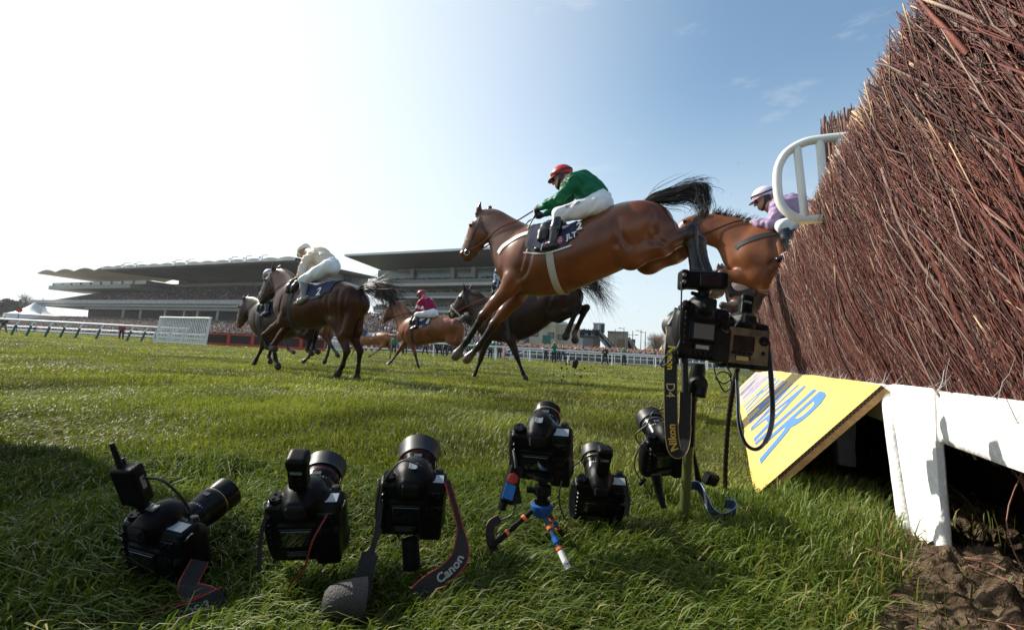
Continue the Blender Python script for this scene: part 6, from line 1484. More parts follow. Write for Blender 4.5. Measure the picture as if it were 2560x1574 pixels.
for i in range(nsc):            # scalloped edge panels along the roof front
    a0 = aRR + (aB1 - aRR) * i / nsc; a1 = aRR + (aB1 - aRR) * (i + 1) / nsc
    for j in range(6):
        t0, t1 = j / 6, (j + 1) / 6; q = lambda t: zr + .55 + .40 * math.sin(t * math.pi); A0, A1 = a0 + (a1 - a0) * t0, a0 + (a1 - a0) * t1
        k = len(b.v); b.v += [(A0, -4.6, zr - .25), (A1, -4.6, zr - .25), (A1, -4.4, q(t1)), (A0, -4.4, q(t0)), (A1, 8, q(t1) + .6), (A0, 8, q(t0) + .6)]; b.f += [(k, k + 1, k + 2, k + 3), (k + 3, k + 2, k + 4, k + 5)]; b.m += [0, 0]
b.build('roof_fascia', mat('cream_fascia', (.40, .385, .345), .6), ST)
b = MB(); nsh = 4                # pale wavy shells over the left end
for i in range(nsh):
    a0 = aB1 - 8 + (aL - aB1 + 8) * i / nsh; a1 = aB1 - 8 + (aL - aB1 + 8) * (i + 1) / nsh; m_ = 8; sk = i / nsh * 2.2
    for j in range(m_):
        t0, t1 = j / m_, (j + 1) / m_; q = lambda t: 1.1 * math.sin(t * math.pi); A0, A1 = a0 + (a1 - a0) * t0, a0 + (a1 - a0) * t1
        k = len(b.v); b.v += [(A0, -4, zr + q(t0) - .3), (A1, -4, zr + q(t1) - .3), (A1, 20, zr + q(t1) - .5), (A0, 20, zr + q(t0) - .5), (A0, -4, zr + q(t0) - .6), (A1, -4, zr + q(t1) - .6), (A1, 20, zr + q(t1) - .9), (A0, 20, zr + q(t0) - .9)]
        b.f += [(k, k + 1, k + 2, k + 3), (k + 7, k + 6, k + 5, k + 4), (k, k + 4, k + 5, k + 1)]; b.m += [0] * 3
b.build('shell_canopy', mat('shell_white', (.52, .48, .40), .6, transl=(.5, .45, .35, .25)), ST)
b = MB(); pbox(b, aR - 2, aB1, 16, 18, zC, zC + 1.0); b.build('upper_beam', concrete, ST)
b = MB(); pbox(b, aB1, aB0, 5, 18, zB - 1.1, zB + .5); b.build('box_floor', concrete, ST)
b = MB(); pbox(b, aB1 - 8, aB0 - .8, 6, 17, zB + .5, zr - 2.6); b.build('glass_box', glassg, ST)
for i in range(9):
    a = aB1 + (aB0 - aB1 - 1) * i / 8; b = MB(); pbox(b, a - .12, a + .12, 5.7, 5.95, zB + .5, zr - 2.7); b.build('mullion', whitest if i > 6 else mat('grey_mullion', (.16, .19, .19), .5), ST)
b = MB(); pbox(b, aR - 2, aB1, 22, 30, zC + 1.0, zRb); b.build('upper_glazing', mat('dark_glazing', (.035, .045, .05), .2, spec=.6), ST)
b = MB(); pbox(b, aR - 2, aP, -.4, 0, zp - .65, zp + .65); pbox(b, aR - 2, aP - 4, 0, 20, zp - 1.6, zp - .7); b.build('parapet', concrete, ST)
b = MB(); b.add([(aR - 2, 0, zp - .6), (aP - 4, 0, zp - .6), (aP - 22, 18, zC - .8), (aR - 2, 18, zC - .8), (aR - 2, 0, zp - 1.2), (aP - 4, 0, zp - 1.2), (aP - 22, 18, zC - 2), (aR - 2, 18, zC - 2)], [(0, 1, 2, 3), (7, 6, 5, 4), (0, 4, 5, 1), (1, 5, 6, 2), (2, 6, 7, 3), (3, 7, 4, 0)]); b.build('upper_seats', seats, ST)
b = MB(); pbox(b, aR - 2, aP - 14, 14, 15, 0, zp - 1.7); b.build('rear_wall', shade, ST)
for px in (306, 349, 410, 458, 491, 541, 594, 640, 680):
    a, _ = PL.az(px, 780, 2); b = MB(); b.tube([(a, 2, 2), (a - 1.0, 2, zp - 1.6)], .38, 8); b.build('column', concrete, ST)
b = MB(); pbox(b, aR - 10, aP - 40, 1.4, 2.6, zp - 2.6, zp - 1.7); b.build('front_beam', concrete, ST)
# front steps carry the crowd in front of the stand
zt = PL.az(450, 806, -2)[1]
b = MB(); b.add([(aR - 40, 2, zt), (aP + 60, 2, zt - 1), (aP + 60, -30, .3), (aR - 40, -30, .3), (aR - 40, 2, -1), (aP + 60, 2, -1), (aP + 60, -30, -1), (aR - 40, -30, -1)], [(3, 2, 1, 0), (4, 5, 6, 7), (0, 1, 5, 4), (2, 3, 7, 6)]); b.build('terrace_steps', seats, ST)
r_ = np.random.default_rng(61)
pts = []
for i in range(21):
    t = (i + .4) / 21; n = int((aP - 24 - aR) / .56); aa = aR - 1 + np.arange(n) * .56 + r_.normal(0, .12, n); k = (r_.random(n) < .9) & (aa < aP - 5 - 18 * t); pts += [(a, .8 + 17 * t, zp - .55 + (zC - zp - .3) * t) for a in aa[k]]
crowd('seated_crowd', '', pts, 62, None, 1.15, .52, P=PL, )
bpy.data.objects['seated_crowd']['label'] = 'seated crowd filling the upper tier of the left grandstand'
pts = []
for i in range(30):
    t = (i + .3) / 30; aa = np.arange(aR - 38, aP + 50, .62); aa = aa + r_.normal(0, .16, len(aa)); k = r_.random(len(aa)) < .93; pts += [(a, 1.5 - 30 * t, zt + (.3 - zt) * t - .05) for a in aa[k]]
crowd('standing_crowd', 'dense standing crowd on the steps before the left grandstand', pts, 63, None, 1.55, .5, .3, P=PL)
for i, px in enumerate((322, 353, 449, 482, 589, 625, 664)):     # floodlights on the roof edge
    a, _ = PL.az(px, 660, -5); b = MB(); b.tube([(a, -4.5, zr + 1.6), (a, -6.2, zr + 1.2), (a, -6.4, zr - .4)], .12, 6); b.box((a, -6.6, zr - .5), (1.3, .5, .45), rotm(0, R(25), 0), .05); b.box((a + .7, -6.5, zr + .6), (.7, .4, .5), None, .05); b.build('floodlight', whitest, ST)
# round glazed end of the left stand, seen over the dark bay
aE, zE = PL.az(815, 690, 14); zE0 = PL.az(815, 712, 14)[1]; b = MB(); n = 28
P0 = PL.O + su * PL.az(800, 700, 16)[0] + sn * 16
tw_ = empty('round_tower', V(P0[0], P0[1], 0), 0, 'rounded grey glazed end tower behind the jockey in cream', 'tower')
b.lathe([(7.2, 0), (7.2, zE + 1.2), (6.6, zE + 2.4), (4.5, zE + 3.1), (.01, zE + 3.3)], (0, 0, 0), (0, 0, 1), n); b.build('drum', mat('tower_cladding', (.17, .18, .20), .35, col2=(.11, .12, .135), scale=.6), tw_)
for z in np.linspace(zE0 + .5, zE + .6, 6): b = MB(); b.lathe([(7.25, z), (7.32, z), (7.32, z + .16), (7.25, z + .16)], (0, 0, 0), (0, 0, 1), n); b.build('band', whitest, tw_)

# ---- right stand with the wedge roof
PR = Plan(1087, 118); SR = plan_root('grandstand', PR, 'modern white grandstand with a sharp wedge roof behind number 8', 'grandstand', 'grandstands')
a0, z0 = PR.az(860, 638, -7); aZ, z1 = PR.az(1270, 626, -7); aE, _ = PR.az(1330, 640, 0); zrf = z0; aw, zw = PR.az(975, 684, 12); ab, _ = PR.az(935, 708, 0)
b = MB(); b.add([(a0, -7, zrf), (aE, -7, zrf), (aE, 34, zrf + 1), (aw + 8, 34, zrf + 1), (a0 - .5, -7, zrf - .35), (aE, -7, zrf - .35), (aE, 12, zw), (aw, 12, zw), (aE, 34, zw), (aw + 6, 34, zw)],
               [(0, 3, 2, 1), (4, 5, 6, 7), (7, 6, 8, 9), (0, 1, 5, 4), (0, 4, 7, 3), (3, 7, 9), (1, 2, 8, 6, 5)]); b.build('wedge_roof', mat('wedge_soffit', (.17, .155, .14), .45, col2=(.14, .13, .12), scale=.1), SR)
b = MB(); pbox(b, a0 - .3, aE, -7.15, -6.9, zrf - .3, zrf + .25); b.build('roof_edge', whitest, SR)
lv = []
for y0, y1, yc in ((707, 714, 0), (740, 745, 1), (775, 781, 2)):
    za = PR.az(1087, y0, 0)[1]; zb = PR.az(1087, y1, 0)[1]; lv.append((za, zb))
for i, (za, zb) in enumerate(lv):
    b = MB(); pbox(b, aE, ab - (.5 if i else 0), 0, 6, zb, za); b.build('balcony', mat('balcony_cream', (.50, .48, .43), .6), SR)
    b = MB(); pbox(b, aE, ab - .4, .02, .1, za, za + 1.0); b.build('balustrade', mat('rail_glass', (.10, .115, .105), .2), SR)
    zt_ = lv[i - 1][1] if i else zw
    b = MB(); pbox(b, aE, aw if i == 0 else ab - 3, 6.5, 14, za, zt_); b.build('glazing', glassg, SR)
    for px in (1027, 1128, 1180):
        a, _ = PR.az(px, 760, 6); b = MB(); pbox(b, a - .55, a + .55, 5.4, 6.4, za, zt_); b.build('pier', concrete, SR)
    b = MB(); pbox(b, aE, ab - 3, 6.3, 6.5, zt_ - (.9 if i else .35), zt_); b.build('soffit_band', concrete, SR)
pts = []
for za, zb in lv:
    for j in range(3): aa = np.arange(aE, ab - .6, .52); aa = aa + r_.normal(0, .12, len(aa)); k = r_.random(len(aa)) < .85; pts += [(a, .7 + .8 * j, za + .1 * j) for a in aa[k]]
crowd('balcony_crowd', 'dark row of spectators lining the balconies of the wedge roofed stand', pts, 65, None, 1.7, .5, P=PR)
zt2 = PR.az(970, 792, -1)[1]; aF = PR.az(905, 800, -1)[0]
b = MB(); b.add([(aE - 6, 0, zt2), (aF, 0, zt2), (aF, -26, .3), (aE - 6, -26, .3), (aE - 6, 0, -1), (aF, 0, -1), (aF, -26, -1), (aE - 6, -26, -1)], [(3, 2, 1, 0), (0, 1, 5, 4), (2, 3, 7, 6), (1, 2, 6, 5), (3, 0, 4, 7)]); b.build('terrace_steps', seats, SR)
b = MB(); pbox(b, aE, aF, 0, .3, zt2, zt2 + 1.1); b.build('terrace_rail', whitest, SR)
pts = []
for i in range(26):
    t = (i + .3) / 26; aa = np.arange(aE - 5, aF, .56); aa = aa + r_.normal(0, .15, len(aa)); k = r_.random(len(aa)) < .95; pts += [(a, -.6 - 25 * t, zt2 + (.3 - zt2) * t - .05) for a in aa[k]]
crowd('terrace_crowd', 'packed spectators on the steps below the wedge roofed stand', pts, 66, None, 1.55, .5, .3, P=PR)
# low wall of people along the far rail, right of the leaping horse
pts = []
for j in range(5):
    for px in np.arange(1262, 1760, 1.9):
        q = gnd(px + r_.normal(0, .6), 0 * px + 893 + (px - 1325) * .05, .0) if False else at(px + r_.normal(0, .5), 870, 66 + j * .8 + r_.random() * .5); pts.append((q[0], q[1], .25 + .12 * j))
crowd('rail_crowd', 'line of faces along the far white rail at the right', pts, 67, None, 1.65, .52, .3)

# ---- stone building and its neighbours to the right
def facing(name, px, d, label, cat, group=None, yaw=0):
    q = at(px, 860, d); v = ray(px, 860); az = math.atan2(v[0], v[1]) + yaw
    e = empty(name, V(q[0], q[1], 0), -az, label, cat, group); e['_k'] = d / F
    return e
def pz(px, py, d): return at(px, py, d)[2]
stone = mat('tan_stone', (.60, .50, .37), .85, col2=(.50, .41, .30), scale=.35, bump=.3, bscale=3)
D_ = 92; k = D_ / F; B1 = facing('stone_building', 1340, D_, 'tan stone building with dark square windows under the dark horse', 'building'); x_ = lambda px: (px - 1340) * k * 1.02
b = MB(); pbox(b, x_(1262), x_(1386), 0, 14, 0, pz(1340, 772, D_)); b.build('main_block', stone, B1)
b = MB(); pbox(b, x_(1386) + .01, x_(1447), 1.5, 14, 0, pz(1410, 806, D_)); b.build('side_block', mat('tan_stone_shaded', (.54, .44, .32), .85, col2=(.46, .37, .27), scale=.4), B1)  # same stone in a darker copy, slight shade put into its colour
def window(x0, x1, y0, y1, b0):
    f = MB(); pbox(f, x_(x0), x_(x1), b0 - .12, b0 + .02, pz(1340, y1, D_), pz(1340, y0, D_)); w = f.build('window', mat('window_frame_dark', (.03, .032, .035), .4), B1)
    f = MB(); pbox(f, x_(x0) + .15, x_(x1) - .15, b0 - .15, b0 - .13, pz(1340, y1, D_) + .15, pz(1340, y0, D_) - .15); f.build('pane', mat('window_pane', (.05, .06, .065), .1, spec=.8), w)
for q in ((1368, 1383, 828, 843, 0), (1393, 1414, 832, 845, 1.5), (1330, 1345, 826, 841, 0), (1356, 1372, 790, 806, 0)): window(*q)
b = MB(); pbox(b, x_(1348), x_(1369), -1.6, 0, pz(1340, 812, D_), pz(1340, 807, D_)); b.build('balcony', whitest, B1)
b = MB(); pbox(b, x_(1386), x_(1414), 1.3, 1.6, pz(1340, 806, D_), pz(1340, 799, D_)); b.build('roof_rail', whitest, B1)
e = facing('banner', 1366, 88, 'green banner hanging on the tan stone building', 'banner'); b = MB(); kk = 88 / F; pbox(b, -10.5 * kk, 10.5 * kk, 0, .12, pz(1366, 860, 88), pz(1366, 837, 88)); b.build('cloth', mat('green_banner', (.02, .13, .085), .6, col2=(.30, .42, .36), scale=.55, ramp=(.60, .70)), e)
D_ = 104; k = D_ / F; B2 = facing('terrace_building', 1470, D_, 'low grey terrace building with a railed roof and stairs', 'building'); x_ = lambda px: (px - 1470) * k
b = MB(); pbox(b, x_(1440), x_(1500), 0, 10, 0, pz(1470, 842, D_)); b.build('wall', mat('grey_render', (.34, .335, .32), .8, col2=(.42, .41, .39), scale=.4), B2)
b = MB(); pbox(b, x_(1436), x_(1506), -.6, 10, pz(1470, 842, D_), pz(1470, 838, D_)); b.build('roof_slab', mat('slate_grey', (.09, .095, .105), .6), B2)
b = MB(); pbox(b, x_(1441), x_(1457), -.3, 0, .5, pz(1470, 845, D_)); b.build('white_panel', whitest, B2)
b = MB(); pbox(b, x_(1483), x_(1494), -.3, 0, 0, pz(1470, 845, D_)); b.build('timber_panel', mat('tan_panel', (.30, .17, .08), .7), B2)
for i in range(26):
    pass
b = MB(); pbox(b, x_(1436), x_(1506), -.5, -.4, pz(1470, 831, D_) , pz(1470, 830, D_)); b.build('handrail', shade, B2)
P0 = V(x_(1497), -3, pz(1497, 842, D_)); P1 = V(x_(1548), -3, .4); 
b = MB(); b.add([P0, P1, P1 + V(0, 2.4, 0), P0 + V(0, 2.4, 0), P0 - V(0, 0, .6), P1 - V(0, 0, .6), P1 + V(0, 2.4, -.6), P0 + V(0, 2.4, -.6)], [(0, 1, 2, 3), (7, 6, 5, 4), (0, 4, 5, 1), (2, 6, 7, 3)]); b.build('stair_flight', mat('stair_steel', (.28, .29, .30), .6), B2)
for y in (0, 2.4):
    b = MB(); b.tube([P0 + V(0, y, 1), P1 + V(0, y, 1)], .06, 6)
    b.build('stair_rail', whitest, B2)
RB = np.array([[math.cos(B2.rotation_euler[2]), -math.sin(B2.rotation_euler[2]), 0], [math.sin(B2.rotation_euler[2]), math.cos(B2.rotation_euler[2]), 0], [0, 0, 1]])
lo = np.array(B2.location)
pts = [lo + RB @ (P0 + (P1 - P0) * t + V(0, y, 0)) for t in np.linspace(.03, .7, 34) for y in (.6, 1.8)] + [lo + RB @ V(x, y, pz(1470, 838, D_)) for x in np.arange(x_(1437), x_(1505), .5) for y in (.2, 1.0)]
crowd('stair_crowd', 'people on the stairs and roof terrace at the right', pts, 68, None, 1.6, .48)
D_ = 116; k = D_ / F; e = facing('tan_block', 1545, D_, 'plain tan flat roofed block behind the stairs', 'building'); b = MB(); pbox(b, -26 * k, 24 * k, 0, 12, 0, pz(1545, 829, D_)); b.build('wall', mat('tan_block_wall', (.46, .36, .25), .85, col2=(.38, .30, .21), scale=.3), e); b = MB(); pbox(b, -26.6 * k, 24.6 * k, -.3, 12.3, pz(1545, 829, D_), pz(1545, 827.6, D_)); b.build('roof_edge', mat('roof_edge_tan', (.33, .27, .2), .7), e); b = MB(); pbox(b, -2 * k, 16 * k, -.2, 0, 0, pz(1545, 846, D_)); b.build('door_opening', mat('tan_panel', (.3, .17, .08), .7), e)
D_ = 122; k = D_ / F; e = facing('stair_tower', 1590, D_, 'grey steel stair structure beside the lamp posts', 'stairs'); b = MB()
b.add([(-22 * k, 0, pz(1590, 844, D_)), (-14 * k, 0, pz(1590, 844, D_)), (22 * k, 0, .3), (12 * k, 0, .3), (-22 * k, 4, pz(1590, 844, D_)), (-14 * k, 4, pz(1590, 844, D_)), (22 * k, 4, .3), (12 * k, 4, .3)], [(0, 1, 2, 3), (7, 6, 5, 4), (1, 5, 6, 2), (0, 3, 7, 4), (0, 4, 5, 1)]); b.build('stair_flight', mat('stair_grey', (.45, .44, .42), .7), e)
b = MB(); pbox(b, -22 * k, -2 * k, 4.1, 8, 0, pz(1590, 846, D_)); b.build('landing', mat('dark_cladding', (.08, .085, .085), .7), e); b = MB(); b.tube([(-18 * k, -.2, pz(1590, 840, D_)), (18 * k, -.2, 1.4)], .10, 6); b.build('stair_rail', whitest, e)
D_ = 108; k = D_ / F; e = facing('big_screen', 1494, D_, 'big screen on a mast above the terrace building', 'screen', yaw=R(12)); zs0, zs1 = pz(1494, 831, D_), pz(1494, 809, D_)
b = MB(); pbox(b, -12 * k, 8 * k, 0, .6, zs0, zs1); b.build('screen_panel', mat('screen_back', (.34, .33, .29), .4, col2=(.44, .43, .38), scale=1.2), e); b = MB(); pbox(b, 8.2 * k, 13 * k, -.2, 1.6, zs0, zs1); b.build('side_casing', shade, e)
b = MB(); pbox(b, -13 * k, 13.4 * k, -.3, 1.7, zs1 + .01, zs1 + .25); b.build('top_frame', whitest, e)
b = MB(); b.tube([(1.2 * k, -.4, 0), (1.2 * k, -.4, zs1 - .2)], .24, 8); b.build('mast', whitest, e)
lampg = mat('lamp_grey', (.11, .115, .12), .5)
for i, (px, yt, d, arm) in enumerate(((1537, 822, 100, 2), (1559, 818, 104, 1), (1581, 826, 102, 2), (1602, 824, 110, 1), (1613, 828, 104, 1), (1635, 836, 98, 2), (1563, 836, 120, 2), (1648, 842, 122, 1))):
    q = at(px, 860, d); e = empty('street_lamp', V(q[0], q[1], 0), 0, ('tall two-armed lamp post beyond the far rail' if arm == 2 else 'tall single-armed lamp post beyond the far rail'), 'street lamp', 'lamp posts beyond the far rail ' + ('with two arms' if arm == 2 else 'with one arm')); zt = pz(px, yt, d); b = MB(); b.tube([(0, 0, 0), (0, 0, zt)], [.12, .07], 8); b.build('mast', lampg, e); zl = zt - (1.0 if arm == 2 else .3)
    for sg in ((-1, 1) if arm == 2 else (-1,)):
        b = MB(); b.tube([(0, 0, zl), (.95 * sg, 0, zl + .1)], .04, 6); b.box((.9 * sg, 0, zl + .08), (.75, .3, .14), None, .04); b.build('lamp_head', lampg, e)
def marquee(px, d, w, y0, label, m, n=1):
    e = facing('marquee', px, d, label, 'tent'); k = d / F; h1 = pz(px, y0, d); hw = w * k / 2; ev = h1 * .55; b = MB()
    pr = 10
    for i in range(pr + 1):
        t = i / pr; z = ev + (h1 - ev) * (1 - t) ** 1.7
        for a in range(24): b.v.append((hw * (t) * math.cos(a * math.pi / 12) if t else 0, hw * t * math.sin(a * math.pi / 12) if t else 0, z))
    for i in range(pr):
        for a in range(24): b.f.append((i * 24 + a, (i + 1) * 24 + a, (i + 1) * 24 + (a + 1) % 24, i * 24 + (a + 1) % 24)); b.m.append(0)
    b.build('canopy', m, e, True); b = MB(); b.lathe([(hw * .99, .02), (hw * .99, ev)], (0, 0, 0), (0, 0, 1), 24); b.build('side_wall', m, e)
tent = mat('tent_white', (.78, .78, .77), .6)
marquee(74, 175, 104, 753, 'white peaked marquee at the far left of the stand', tent); marquee(92, 240, 30, 741, 'small pointed white tent top behind the left marquee', tent)
marquee(1625, 96, 44, 858, 'tan peaked tent roof at the far right below the bare tree', mat('tent_tan', (.55, .40, .20), .7)); marquee(1655, 92, 36, 862, 'tan tent roof nearest the strap of the large camera', mat('tent_tan', (.55, .40, .20), .7))
e = facing('white_hall', 1840, 110, 'long white flat roofed hall between the two pole cameras', 'building'); k = 110 / F; b = MB(); pbox(b, -60 * k, 70 * k, 0, 20, 0, pz(1840, 800, 110) - 1); b.build('wall', tent, e); b = MB(); pbox(b, -61 * k, 71 * k, -.4, 20.4, pz(1840, 800, 110) - 1, pz(1840, 800, 110)); b.build('roof', mat('hall_roof', (.6, .6, .6), .6), e)

# ---- trees
def tree(px, d, ytop, wpx, label, c1, c2, seed, lean=0, ev=False, n=2600, twl=.8, spread=1.0):
    r_ = np.random.default_rng(seed); q = at(px, 860, d); h = pz(px, ytop, d); w = wpx * d / F / 2; e = empty('tree', V(q[0], q[1], 0), 0, label, 'tree'); bt = MB(); bt.tube(smooth_path([(0, 0, 0), (lean * h * .15, 0, h * .35), (lean * h * .3, .1, h * .75)], 4), np.linspace(h * .022, h * .008, 9), 7)
    br = MB(); tips = []
    for i in range(70):
        z = h * (.22 + .70 * r_.random()); a = r_.random() * 6.28; rr = w * (1 - ((z / h - .5) / .56) ** 2) ** .5 if abs(z / h - .5) < .55 else w * .2; rr *= .5 + .5 * r_.random(); p0 = V(lean * z * .35, 0, z * .72); p1 = p0 + V(math.cos(a) * rr, math.sin(a) * rr, rr * .75 + h * .05)
        if p1[2] > h: p1[2] = h * (.95 + .05 * r_.random())
        m_ = (p0 + p1) / 2 + V(0, 0, -rr * .08); P = smooth_path([p0, m_, p1], 3); br.tube(P, np.linspace(h * .006, h * .0018, len(P)), 4, False); tips += [P[3], P[4], P[5], P[6]]
    b = MB()
    for i in range(n):
        p = tips[r_.integers(len(tips))] + r_.normal(0, .04 * h, 3); d_ = r_.normal(0, 1, 3) + V(0, 0, .9); d_ = nrm(d_) * twl * (.4 + .8 * r_.random())
        if ev:
            x = nrm(np.cross(d_, r_.normal(0, 1, 3))) * twl * .35; b.add([p, p + d_ * .5 + x, p + d_, p + d_ * .5 - x], [(0, 1, 2, 3)])
        else: b.tube([p, p + d_], [h * .0016, h * .0008], 3, False)
    bt.build('trunk', mat('tree_bark', (.10, .08, .065), .9), e); br.build('limbs', mat('tree_bark', (.1, .08, .065), .9), e); b.build('crown', mat('crown_' + str(seed), c1, .85, col2=c2, scale=.35, transl=(*c2, .2)), e)
tree(40, 220, 712, 30, 'tall bare poplar beside the white marquee', (.13, .11, .10), (.2, .17, .15), 71, .25, n=1800, twl=1.6)
tree(5, 200, 738, 40, 'dark evergreen tree at the far left edge', (.022, .035, .022), (.045, .06, .035), 72, 0, True, 2600, 1.6)
tree(58, 230, 750, 50, 'low hazy hedge tree right of the bare poplar', (.06, .065, .055), (.10, .10, .085), 75, 0, True, 1800, 1.6)
tree(1640, 112, 826, 56, 'bare orange-brown tree at the right behind the lamp posts', (.34, .19, .12), (.44, .28, .19), 73, 0, n=4200, twl=.85)
tree(1755, 118, 852, 40, 'bare pinkish tree behind the large pole camera', (.3, .18, .13), (.4, .27, .2), 74, 0, n=2000, twl=.7)

# ---------------------------------------------------------------- running rails, hurdles and people on the course
pvc = mat('white_plastic_rail', (.78, .78, .77), .4, col2=(.70, .70, .69), scale=2); greenp = mat('green_post', (.012, .075, .058), .5); redp = mat('red_paint', (.50, .045, .022), .55)
def P2(px, py): q = gnd(px, py); return V(q[0], q[1], 0)
# left cranked rail
q0 = at(27, 850, 37) * V(1, 1, 0); q1 = at(318, 850, 38) * V(1, 1, 0); dr = nrm(q1 - q0); side = nrm(np.cross(dr, fz)); side = side if side[1] < 0 else -side
rl = empty('running_rail', q1, 0, 'white plastic running rail with cranked green posts at the left', 'running rail'); o_ = np.array(rl.location)
def rail_at(px): 
    # where the post line passes this column of the picture
    r = ray(px, 840); n = V(dr[1], -dr[0], 0); t = np.dot(q0 - EYE, n) / np.dot(r, n); p = EYE + r * t; return V(p[0], p[1], 0)
RH_ = 1.28
ends = [rail_at(-260), rail_at(462)]; off = -side * .42
b = MB(); b.tube([ends[0] + off + fz * RH_ - o_, ends[1] + off + fz * RH_ - o_], .085, 10); b.build('rail', pvc, rl)
for px in (-150, -60, 27, 65, 112, 150, 188, 240, 318, 354, 386, 420, 452):
    p = rail_at(px) - o_; lean = .12 * dr
    b = MB(); b.tube([p, p + lean * 1.2 + fz * .84 + off * .35], .080, 8); po = b.build('post', greenp if px < 400 else pvc, rl)
    b = MB(); b.tube(smooth_path([p + lean * 1.2 + fz * .84 + off * .35, p + lean * 1.3 + off * .55 + fz * 1.02, p + lean * 1.6 + off + fz * RH_], 4), .052, 8); b.build('bracket', pvc, po)
# far white rails between the course and the crowd at left
for i, (ya, yb, lab) in enumerate(((806, 838, 'thin white rail far behind the cranked rail'), (799, 834, 'white crowd barrier at the foot of the standing crowd'))):
    A = at(-200, 860, 105 + 25 * i); A[2] = 0; B = at(870, 860, 62 + 18 * i); B[2] = 0; e = empty('far_rail', A, 0, lab, 'rail'); o_ = A
    b = MB(); b.tube([fz * 1.15, B - o_ + fz * 1.15], .07, 8); b.build('rail', pvc, e)
    if i: b = MB(); b.tube([fz * .75, B - o_ + fz * .75], .05, 6); b.build('lower_rail', pvc, e)
    n = 34
    for j in range(n + 1): p = (B - o_) * j / n; b = MB(); b.tube([p, p + fz * 1.15], .05, 6); b.build('post', pvc, e)
# right rail in front of the officials
q0 = P2(1325, 903); q1 = P2(1640, 918); dr = nrm(q1 - q0)
def rr_at(px):
    r = ray(px, 880); n = V(dr[1], -dr[0], 0); t = np.dot(q0 - EYE, n) / np.dot(r, n); p = EYE + r * t; return V(p[0], p[1], 0)
rr = empty('running_rail', q0, 0, 'white running rail on straight white posts at the right', 'running rail'); o_ = np.array(rr.location)
hr_ = onplane(1325, 871, q0, V(dr[1], -dr[0], 0))[2]
pxs = [1000, 1084, 1160, 1240, 1325, 1421, 1531, 1640, 1769, 1905, 2060]
b = MB(); pts_ = [rr_at(p) - o_ + fz * hr_ for p in pxs]; b.tube(pts_, .075, 10); b.build('rail', pvc, rr)
for p in pxs: q = rr_at(p) - o_; b = MB(); b.tube([q, q + fz * .8, q + fz * (hr_ - .05) - V(.06, 0, 0)], [.065, .06, .05], 8); b.build('post', pvc, rr)
# second barrier behind
A = at(1262, 860, 60); A[2] = 0; B = at(1960, 860, 60); B[2] = 0; e = empty('crowd_barrier', A, 0, 'long white barrier with close uprights in front of the line of faces', 'barrier'); o_ = A
for z, r in ((1.15, .07), (.72, .035), (.12, .06)): b = MB(); b.tube([fz * z, B - o_ + fz * z], r, 8); b.build('rail', pvc, e)
for j in range(44): p = (B - o_) * j / 43; b = MB(); b.tube([p, p + fz * 1.15], .055, 6); b.build('post', pvc, e)
b = MB(); C = (B - o_); b.add([C * .0 + V(0, .35, .12), C + V(0, .35, .12), C + V(0, .35, .95), V(0, .35, .95), C * .0 + V(0, .42, .12), C + V(0, .42, .12), C + V(0, .42, .95), V(0, .42, .95)], [(0, 1, 2, 3), (7, 6, 5, 4), (2, 6, 7, 3), (0, 4, 5, 1)]); b.build('backing_sheet', mat('barrier_sheet', (.06, .058, .055), .8, col2=(.22, .2, .18), scale=.5, ramp=(.45, .6)), e)
# diagonal braced white gate under the dark horse
A = at(1195, 860, 50); A[2] = 0; B = at(1320, 860, 52); B[2] = 0; e = empty('white_gate', A, 0, 'white braced gate between the legs of the dark horse', 'gate'); C = B - A
for z in (.25, 1.15): b = MB(); b.tube([fz * z, C + fz * z], .05, 6); b.build('rail', pvc, e)
for t in (0, .33, .66, 1): b = MB(); b.tube([C * t, C * t + fz * 1.15], .05, 6); b.build('post', pvc, e)
for t in (0, .33, .66): b = MB(); b.tube([C * t + fz * .25, C * (t + .33) + fz * 1.15], .04, 6); b.build('brace', pvc, e)

# mesh wing and hurdle fence
def slat_wing(pA, pB, yA, yB, d0, d1, label, n, hgt, lean=.3):
    A = at(pA, 860, d0); A[2] = 0; B = at(pB, 860, d1); B[2] = 0; e = empty('slatted_wing', A, 0, label, 'fence wing'); C = B - A; bk = nrm(np.cross(fz, C)); up = fz * hgt + nrm(C) * lean
    b = MB(); b.tube(smooth_path([(0, 0, 0), up * .93, up + C * .03, up + C * .5, up + C * .97, up * .93 + C, C], 5), .075, 8); b.build('frame', pvc, e)
    b = MB(); b.tube([fz * .12, C + fz * .12], .05, 6); b.build('lower_bar', pvc, e)
    for i in range(1, n): p = C * i / n; b = MB(); b.tube([p + fz * .1, p + up * .97], .034, 6); b.build('slat', pvc, e)
    for t in (.12, .42): b = MB(); b.tube(smooth_path([C * t - bk * .5, C * t - bk * .5 + fz * .8, C * t + C * .05 + fz * 1.05], 4), .05, 6); b.build('stay', pvc, e)
slat_wing(389, 513, 857, 862, 36, 33, 'tall white slatted wing at the left end of the red hurdles', 30, 2.02)
slat_wing(790, 862, 870, 873, 42, 42, 'low white slatted wing between the legs of the dark bay', 22, 1.25, .15)
brushd = mat('hurdle_brush', (.030, .018, .014), .9, col2=(.055, .035, .026), scale=9, bump=1, bscale=40)
HA = at(512, 860, 40); HA[2] = 0; HB = at(815, 860, 39); HB[2] = 0; nh = 5
